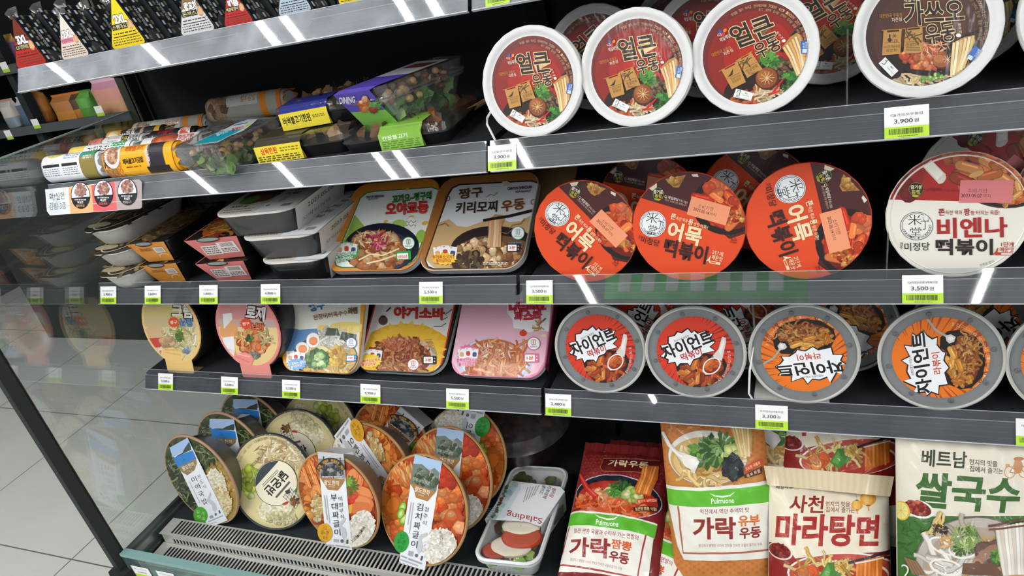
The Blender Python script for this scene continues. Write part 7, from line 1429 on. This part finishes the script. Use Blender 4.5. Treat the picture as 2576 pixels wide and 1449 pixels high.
def ye_art(a):
    a.poly([(300, 0), (1500, 0), (1500, 1100), (300, 1100)], '#dda032'); a.poly([(500, 0), (1245, 0), (1215, 780), (1190, 850), (1130, 890), (590, 880), (520, 850), (485, 780), (495, 400)], '#e4e2d6')
    a.poly([(495, 420), (620, 440), (800, 430), (820, 520), (700, 640), (490, 660)], '#5c86b8'); a.ell(1100, 420, 180, 60, '#e8cf6a'); a.ell(860, 420, 60, 30, '#e8cf6a')
    a.ell(880, 720, 330, 220, '#2a3348'); a.ell(890, 720, 310, 200, '#c9a050'); a.food(880, 800, 260, 90, 60, 60, ['#e0c880', '#d0b060', '#efe0aa'], 'noodle'); a.food(960, 560, 150, 70, 60, 60, ['#e8e8dc', '#d8d8c8', '#f4f4ea'], 'noodle')
    a.poly([(900, 420), (1010, 430), (1030, 500), (880, 500)], '#2f4030'); a.poly([(1050, 460), (1200, 490), (1190, 560), (1030, 540)], '#2c3c2c')
    for cx, cy in ((758, 548), (650, 628)): a.ell(cx, cy, 68, 78 if cx > 700 else 62, '#c9d0d0', 10); a.ell(cx, cy, 64, 72 if cx > 700 else 58, '#f2f3ee', 10); a.ell(cx + 4, cy + 8, 44, 42, '#e2763a'); a.ell(cx, cy + 2, 34, 30, '#ee9050')
    a.ell(850, 652, 66, 44, '#ecdf96', 10); a.food(1000, 720, 90, 110, 60, 36, ['#e8b848', '#f0cc6c', '#d8a030'], 'blob'); a.food(800, 740, 110, 90, 70, 40, ['#3f7a34', '#5c9a48', '#2f5c28'], 'chunk'); a.food(820, 750, 60, 60, 14, 34, ['#a8d080', '#c4e0a0'], 'chunk')
    a.text('된장버터옥수수라멘', (765, 320), (1210, 252), 56, '#7a5a34', .02); a.text('라멘', (1120, 252), (1212, 244), 66, '#6a4a2c', .04); a.text('짱구', (720, 230), (880, 190), 80, '#3c78b0', .05)
    cards(a, 590, 710, .95); a.burst(600, 790, 84, 108, 14, '#6aa4d8', 5, .6); a.text('짱구컬렉션스티커가', (510, 792), (690, 770), 32, '#e9f2fb', .03, out=(.07, '#3c78b8')); a.text('들어있어요!', (540, 820), (650, 802), 28, '#e9f2fb', .03, out=(.07, '#3c78b8'))
    chill(a, 1150, 576, 54, '#4a80b8'); oven(a, 1150, 730, 108, '3분', '#3c78b0'); a.greek(640, 866, 1080, 888, 1, '#b8b4a0', 8, .05)
def ya_art(a):
    a.poly([(700, 0), (2500, 0), (2500, 1200), (700, 1200)], '#26221f'); a.poly([(1430, 0), (2240, 0), (2060, 790), (2030, 850), (1950, 905), (1320, 895), (1240, 870), (1215, 820), (1235, 700)], '#d8402c'); a.poly([(1445, 0), (2222, 0), (2046, 785), (2015, 838), (1942, 890), (1325, 880), (1255, 858), (1232, 815), (1250, 705)], '#e6e4de')
    a.poly([(1345, 470), (1500, 400), (1700, 380), (1900, 400), (2040, 470), (2110, 520), (2046, 785), (1942, 890), (1325, 880), (1232, 815), (1260, 690)], '#e8b22c'); a.burst(1700, 640, 330, 420, 22, '#eebf44', 0, .7)
    a.ell(1700, 700, 310, 180, '#cfc0a0', 4); [a.line([(1880 + 9 * k, 545 + 13 * k), (1960 + 6 * k, 540 + 16 * k)], 6, '#8a7a60') for k in range(11)]; a.ell(1680, 720, 276, 170, '#8f4a28', 4)
    a.food(1670, 720, 270, 170, 160, 54, ['#a85c34', '#8a4424', '#c88050', '#70341c', '#d89a6a'], 'curl'); a.food(1650, 590, 190, 60, 60, 54, ['#c87850', '#a8583a', '#d89470'], 'shred'); a.food(1620, 830, 240, 50, 50, 54, ['#c88a58', '#a86a3c', '#d8a474'], 'noodle')
    a.text('야끼소바', (1578, 268), (2092, 284), 118, '#c8342c', .034, out=(.02, '#8a1c18')); a.line([(1500, 262), (1545, 220)], 14, '#3a3c44'); a.ell(1468, 352, 46, 46, '#5a463c'); a.ell(1468, 310, 26, 10, '#3c2e28'); a.line([(2055, 350), (2120, 320), (2100, 290), (2165, 240)], 8, '#3a3c44'); a.line([(1980, 410), (2060, 410), (2105, 380)], 8, '#3a3c44')
    cards(a, 1362, 690, 1.0); a.burst(1340, 760, 100, 122, 14, '#f0cc3a', 5, .6); a.text('컬렉션스티커가', (1235, 768), (1440, 748), 36, '#d8382c', .03, out=(.06, '#f6e6c0')); a.text('들어있어요!', (1252, 800), (1400, 788), 36, '#d8382c', .03, out=(.06, '#f6e6c0'))
    chill(a, 1775, 797, 60, '#b8283c'); oven(a, 1938, 752, 140, '3분', '#26262e'); a.greek(1270, 868, 1530, 884, 1, '#d8a088', 8, .05)
def pk_art(a):
    a.poly([(-400, 0), (900, 0), (900, 1100), (-400, 1100)], '#e08aa8'); a.poly([(-100, 0), (700, 0), (640, 560), (620, 700), (560, 800), (480, 830), (-150, 820), (-230, 700), (-200, 500)], '#e7b6ca'); a.poly([(280, 0), (700, 0), (664, 420), (560, 410), (480, 430), (420, 400), (340, 390), (330, 310), (280, 250)], '#f1eef0')
    a.ell(160, 700, 350, 220, '#b8c4dc', 4); a.ell(160, 690, 320, 200, '#cfd8ea', 4); a.ell(170, 680, 290, 190, '#c8602c', 4); a.food(170, 690, 290, 180, 150, 60, ['#d87a44', '#e89a64', '#c85a2c', '#f0b080'], 'noodle'); a.food(130, 600, 210, 70, 60, 40, ['#e0a080', '#f0d0b8', '#d07a58', '#f4e4d4'], 'shred'); a.food(200, 760, 220, 70, 40, 70, ['#eca878', '#d88450'], 'noodle')
    a.text('나폴리탄', (300, 200), (650, 180), 90, '#d83a50', .06, out=(.05, '#a82038')); a.text('파스타', (350, 282), (605, 272), 92, '#d8405a', .03, out=(.05, '#b02840'), k=2); a.line([(640, 300), (560, 370)], 14, '#4a5a80'); a.food(575, 375, 30, 30, 12, 30, ['#e0b060', '#c89040'], 'noodle'); a.ell(430, 438, 34, 28, '#d0402c'); a.line([(420, 412), (440, 405)], 8, '#3a7a34'); a.ell(620, 460, 28, 16, '#e8d8b0')
    def j(x, y): return ((600 + x / 4.025 - 1200) * 3.68, (720 + y / 4.025 - 720) * 3.68)
    x, y = j(2330, 680); a.burst(x, y + 10, 88, 106, 16, '#e070a0', 5, .9); cards(a, x, y - 4, .95); p, q = j(2212, 752), j(2420, 752); a.text('컬렉션스티커가', p, q, 36, '#d83a70', .03, out=(.06, '#f8e4ee')); p, q = j(2230, 795), j(2400, 795); a.text('들어있어요!', p, q, 36, '#d83a70', .03, out=(.06, '#f8e4ee'))
    chill(a, 528, 534, 62, '#b84a5c'); oven(a, 505, 668, 138, '1분', '#d87090')
tray(frame((-.284, .05, .891), 58, -2, 1), .185, .186, '#d68a36', 'noodle tray with orange border and green edged print, left of the two leaning trays', s1_art, ZF, .024, group='leaning cartoon-coloured trays')
tray(frame((-.0955, .045, .891), 57, 0, 0), .184, .184, '#d9c8b0', 'noodle tray with brown edged white print, right of the two leaning trays', s2_art, ZF, .024, group='leaning cartoon-coloured trays')
for fr_, lb_ in ((frame((-.24, .13, .905), 60), 'shaded brown bordered tray behind the two leaning trays'), (frame((-.05, .13, .905), 60), 'shaded tray behind the right leaning tray, near the bay end')):
    t = thing('noodle_tray', lb_, 'noodle tray', 'leaning cartoon-coloured trays', fr_)
    m = MB(); m.loft([rrect(.15, .15, .02, -.03, 0, .09), rrect(.184, .18, .03, -.002, 0, .09)], '#8a6a4a', True, False); m.build('tray', 'plastic', t)
    m = MB(); m.loft([rrect(.184, .18, .03, -.002, 0, .09), rrect(.182, .178, .03, 0, 0, .09)], '#9a7a52', False, True); m.build('film_lid', 'wrap', t)
zz = SHV[4][2]
tray(frame((-.452, .028, zz + .014), 40, -2, .5), .180, .178, '#dda032', 'yellow bordered noodle tray with egg and corn picture', ye_art, ZJ, .03, group='leaning trays on the fourth shelf')
tray(frame((-.284, .038, zz + .016), 58, 0, 0), .182, .172, '#2a2624', 'black and red bordered noodle tray with fried noodle picture', ya_art, ZJ, .026, group='leaning trays on the fourth shelf')
tp_ = tray(frame((-.0905, .036, zz + .016), 52, 0, 0), .174, .170, '#df86a6', 'pink bordered noodle tray with pasta picture beside the grey lidded bowls', pk_art, ZK, .028, group='leaning trays on the fourth shelf')
m = MB(); m.add([(.088, .02, -.001), (.088, .165, -.001), (.082, .165, -.034), (.082, .02, -.03)], [(0, 3, 2, 1)], '#b8345c'); m.add([(.0895, .02, .0), (.0895, .165, .0), (.0835, .165, -.034), (.0835, .02, -.03)], [(0, 1, 2, 3)], '#b8345c'); m.build('side_sleeve', 'card', tp_, smooth=False)

# ---- black bowls with coloured oval fronts
ZT = (350, 740, 6.587)
def front_bowl(cx_px, zlow, col, label, art_fn):
    y = .045; c = P(*cx_px, y); D = .158
    fr = disc_frame(c.x, y - .02, zlow, D, 14, 0)
    t = thing('sleeved_bowl', label, 'sleeved bowl', 'black bowls with coloured fronts', fr)
    m = MB(); m.lathe([(.055, -.096), (.062, -.094), (.076, -.06), (.082, -.022), (.0825, -.010), (.081, -.004), (.07, -.003)], '#121212', 64, True, False); m.build('bowl', 'black', t)
    m = MB(); m.lathe([(.0005, -.0012), (.075, -.0012), (D / 2, -.0018), (D / 2 - .0005, -.003)], col, 72)
    # the tab that carries the front down to the shelf
    m.prism([(-.037, -.068), (.037, -.068), (.037, -.094), (-.037, -.094)], -.0022, -.0012, 'z', col)
    m.prism([(-.037, -.094), (.037, -.094), (.034, -.099), (-.034, -.099)], -.03, -.0012, 'z', shade(col, .9)); m.build('paper_front', 'card', t)
    a = Art(fr, ZT); a.clipR = D / 2 * .985; art_fn(a); a.build('print', 'wrap', t, z0=-.0009)
    return t
def cr_art(a):
    a.poly([(0, -400), (1300, -400), (1300, 1300), (0, 1300)], '#e9c27c'); a.clipR *= .93; a.poly([(0, -400), (1300, -400), (1300, 400), (0, 400)], '#cdbb7c'); a.poly([(0, 400), (1300, 400), (1300, 560), (0, 540)], '#c8b48a'); a.poly([(0, 540), (1300, 560), (1300, 1100), (0, 1100)], '#d8c890')
    a.ell(250, 640, 150, 140, '#cfae86'); a.poly([(110, 740), (370, 720), (380, 880), (110, 900)], '#c0483c'); a.ell(680, 740, 300, 180, '#d9cfa0'); a.food(680, 740, 290, 170, 120, 70, ['#e0d8aa', '#cfc488', '#ece6c4', '#c0b070'], 'noodle'); a.food(480, 800, 90, 80, 20, 60, ['#d8b890', '#c8a078'], 'blob'); a.food(680, 680, 40, 70, 8, 60, ['#4a6a2c', '#66883c'], 'leaf'); a.food(780, 930, 60, 40, 12, 40, ['#7a88a0', '#98a4b8'], 'chunk')
    a.text('크림', (540, 270), (880, 285), 230, '#d9d6cf', .04, out=(.06, '#1a1614'), k=2); a.burst(570, 465, 76, 96, 14, '#d8502c', 0, 1); a.text('짱구', (510, 470), (630, 462), 60, '#f0d8c0', .03); a.text('납당', (678, 470), (890, 470), 130, '#5a88c0', .03, out=(.05, '#20303c'))
    a.poly([(110, 900), (160, 905), (170, 1000), (140, 990)], '#d8d830'); [a.rrect(x, y, 72, 110, 6, c, r_) for x, y, c, r_ in ((215, 990, '#e0e2e6', -16), (280, 960, '#b8cce0', -8), (352, 955, '#e8d8c8', 6))]; a.rrect(215, 995, 46, 60, 4, '#6a5a78', -16); a.rrect(352, 960, 40, 60, 4, '#d87a4c', 6)
    a.clipR /= .93; a.poly([(380, 900), (560, 880), (700, 960), (760, 1010), (700, 1100), (180, 1100), (300, 1040), (390, 1000)], '#e9c27c'); a.text('귀여운짱구스티커가들어있어요', (420, 918), (640, 930), 28, '#a8762c', .01); a.text('총 25종의 스티커를 모아보세요', (440, 964), (690, 1010), 22, '#7a5a2c', .0)
def ro_art(a):
    a.poly([(900, -400), (2600, -400), (2600, 1300), (900, 1300)], '#e08a80'); a.clipR *= .93; a.poly([(900, -400), (2600, -400), (2600, 400), (900, 400)], '#c98a88'); a.poly([(900, 400), (2600, 440), (2600, 560), (900, 540)], '#b9a09a'); a.poly([(900, 540), (2600, 560), (2600, 1200), (900, 1200)], '#e0c48c')
    a.ell(1480, 600, 150, 160, '#d89c66'); a.poly([(1380, 330), (1530, 310), (1540, 420), (1400, 580)], '#dcdcd8'); a.poly([(1390, 720), (1560, 700), (1580, 960), (1360, 960)], '#e6e6e8'); a.ell(1900, 800, 250, 210, '#d8784a'); a.food(1890, 800, 240, 200, 90, 80, ['#e08a54', '#d06a38', '#eaa878', '#c8582c'], 'blob'); a.food(1780, 700, 110, 70, 26, 70, ['#e8c080', '#d8a860'], 'noodle'); a.food(1830, 740, 40, 50, 8, 44, ['#3a5a2c', '#54783c'], 'chunk'); a.food(2100, 700, 60, 120, 20, 70, ['#d8cc9a', '#c8b880'], 'noodle'); a.food(1910, 1020, 80, 40, 16, 40, ['#7a7a70', '#98988a'], 'chunk')
    a.text('로제', (1770, 290), (2090, 330), 240, '#d9d6d4', .04, out=(.06, '#1a1614'), k=2); a.burst(1770, 490, 80, 100, 14, '#d84a2c', 0, 1); a.text('짱구', (1710, 495), (1830, 485), 60, '#f0d0c0', .03); a.text('납당', (1870, 540), (2070, 545), 130, '#e06a44', .03, out=(.05, '#2a1612'))
    [a.rrect(x, y, 76, 120, 6, c, r_) for x, y, c, r_ in ((1420, 1000, '#dfe0e6', -14), (1490, 970, '#c8d0e4', -6), (1545, 980, '#ead8c4', 8))]; a.rrect(1418, 1000, 50, 66, 4, '#7a5a70', -14); a.clipR /= .93
    a.poly([(1600, 980), (1760, 960), (1860, 1010), (1900, 1080), (1860, 1180), (1400, 1150), (1440, 1080), (1580, 1060)], '#e58a84'); a.text('귀여운짱구스티커가들어있어요', (1620, 985), (1840, 1040), 26, '#f6dcd8', .01); a.text('총 25종의 스티커를 모아보세요', (1600, 1030), (1830, 1130), 22, '#8a4a48', 0)
front_bowl((436, 838), zz + .021, '#e3bd78', 'black bowl with beige oval front, first of the two oval fronts', cr_art)
front_bowl((630, 848), zz + .018, '#de8a82', 'black bowl with pink oval front, second of the two oval fronts', ro_art)
# ================================================================ the next display case, seen through the gap and the glass side
NY = 1.12
nc = thing('display_case', 'dark produce case standing back beyond the glass side panel', 'display case')
m = MB(); m.box(-3.16, -.96, NY + .02, NY + .75, 0, .80, '#2f3331'); m.build('base', 'dull', nc)
m = MB(); m.box(-3.16, -.96, NY + .45, NY + .75, .80, 1.95, '#191c1c'); m.build('back_panel', 'dull', nc)
for x in (-2.47, -1.78): m = MB(); m.box(x - .018, x + .018, NY, NY + .04, .80, 1.95, '#252a2a'); m.build('upright', 'dull', nc)
m = MB(); m.box(-3.16, -3.13, NY, NY + .75, .8, 1.95, '#2c3131'); m.build('side_panel', 'dull', nc)
for z, lb in ((1.006, 'dark shelf of the produce case level with the rice rolls, holding orange bags'), (1.24, 'dark upper shelf of the produce case, seen at the left picture edge'), (.83, 'dark lower shelf of the produce case, holding yellow packs')):
    m = MB(); m.box(-.68 * 2.25, .68 * .95, .0, .44, -.004, .012, '#2b2f30'); m.box(-.68 * 2.25, .68 * .95, -.008, .0, -.004, .030, '#4a4f50'); o = m.build('shelf', 'dull'); o.location = (-1.62, NY - .01, z); tagit(o, lb, 'shelf', 'shelves of the produce case')
def small_tag(px, py, z, lb):
    p = P(px, py, NY - .02); m = MB(); m.box(-.020, .020, -.0006, 0, .012, .038, '#e9ebe8'); m.box(-.020, .020, -.0006, 0, 0, .012, '#a4cf3a'); o = m.build('price_tag', 'card'); o.location = (p.x, NY - .0195, p.z - .018); tagit(o, lb, 'price tag', 'price tags on the produce case')
small_tag(90, 312, 0, 'small white and lime tag under the orange tied bag on the produce case'); small_tag(250, 280, 0, 'small white and lime tag under the pink bag on the produce case'); small_tag(22, 340, 0, 'small white and lime tag at the left picture edge on the produce case'); small_tag(12, 170, 0, 'small tag on the upper produce shelf at the left picture edge')
def sack(x, y, z, w, h, d, cols, lb, name='snack_bag', cat='bag', tied=False):
    m = MB(); rings = []; sd = rnd.uniform(0, 6)
    prof = [(.72, 0), (.96, .08), (1.0, .35), (.97, .6), (.8, .8), (.34, .9), (.12, .95), (.26, 1.0)] if tied else [(.8, 0), (.98, .06), (1, .4), (1, .75), (.9, .92), (.96, 1)]
    for k, q in prof:
        dd = d * (k if q < .9 or tied else .12)
        rings.append([(w / 2 * k * math.copysign(abs(math.cos(a)) ** .85, math.cos(a)) + .005 * math.sin(5 * a + sd + 9 * q), dd / 2 * math.copysign(abs(math.sin(a)) ** .85, math.sin(a)), h * q) for a in (2 * math.pi * i / 28 for i in range(28))])
    n = len(prof) - 1; m.loft(rings, [cols[min(i * len(cols) // n, len(cols) - 1)] for i in range(n)]); o = m.build(name, 'gloss'); o.location = (x, y, z); tagit(o, lb, cat)
    return o
zz_ = 1.019
sack(P(82, 240, 1.2).x, 1.2, zz_, .105, .15, .08, ['#c8803a', '#d8924a', '#d8924a', '#c9a060'], 'orange tied bag on the produce case, leftmost of its shelf', 'tied_bag', tied=True)
sack(P(118, 275, 1.26).x, 1.26, zz_, .07, .10, .06, ['#7f9a4c', '#93aa5c', '#a8b878'], 'green leafy pack beside the orange tied bag on the produce case', 'leaf_pack', 'pack')
for px, w, lb, cols in ((170, .13, 'wide orange pack in the middle of the produce case', ['#c8883c', '#b87a4a', '#c87434']), (208, .055, 'orange and dark pack left of the green pack on the produce case', ['#c8823a', '#5a4434', '#c87434']), (228, .075, 'bright green pack left of the pink bag on the produce case', ['#5c9a44', '#6aae50', '#4f8a3c'])):
    sack(P(px, 270, 1.2).x, 1.2, zz_, w, .105, .07, cols, lb, 'produce_pack', 'pack')
o = sack(P(280, 240, 1.18).x, 1.18, zz_, .155, .135, .07, ['#d8a47c', '#d89a8a', '#dca0b4', '#e8b8d0'], 'pink and peach bag at the right end of the produce case', 'pink_bag')
for px, py in ((282, 306), (318, 300), (250, 312)):
    p = P(px, py, 1.3); sack(p.x, 1.3, .846, .10 if px == 282 else .035, .14, .06, ['#d0b030', '#c8a828'] if px > 260 else ['#9aa88a', '#b0b89a'], {282: 'yellow pack on the lower shelf of the produce case', 318: 'small yellow pack at the right of the lower produce shelf', 250: 'small pale pack at the left of the lower produce shelf'}[px], 'produce_pack', 'pack')
for px, py, c, lb in ((8, 120, ['#c88a3c', '#d89a4c'], 'orange pack on the upper produce shelf at the left picture edge'), (30, 130, ['#8a6a9a', '#c8984c'], 'purple and orange pack on the upper produce shelf')):
    p = P(px, py, 1.2); sack(p.x, 1.2, 1.253, .09, .12, .07, c, lb, 'produce_pack', 'pack')
for px, py, c, lb in ((20, 265, ['#8fa0a8', '#c8c4bc', '#a88a74'], 'grey and pale pack left of the upright on the produce case'), (60, 255, ['#5a7088', '#c9c9c9'], 'blue and white pack by the upright on the produce case')):
    p = P(px, py, 1.22); sack(p.x, 1.22, zz_, .08, .12, .06, c, lb, 'produce_pack', 'pack')
wc = thing('display_case', 'dark wall case at the far left beyond the aisle', 'display case')
m = MB(); m.box(-4.75, -4.13, -1.5, 4.2, .12, 1.9, '#3a3f3f'); m.build('body', 'dull', wc); m = MB(); m.box(-4.75, -4.16, -1.5, 4.2, 0, .12, '#1c1f1f'); m.build('plinth', 'dull', wc)
# the lettering curve was only a tool for cutting glyph shapes
bpy.data.objects.remove(_tob); bpy.data.curves.remove(_tcu)
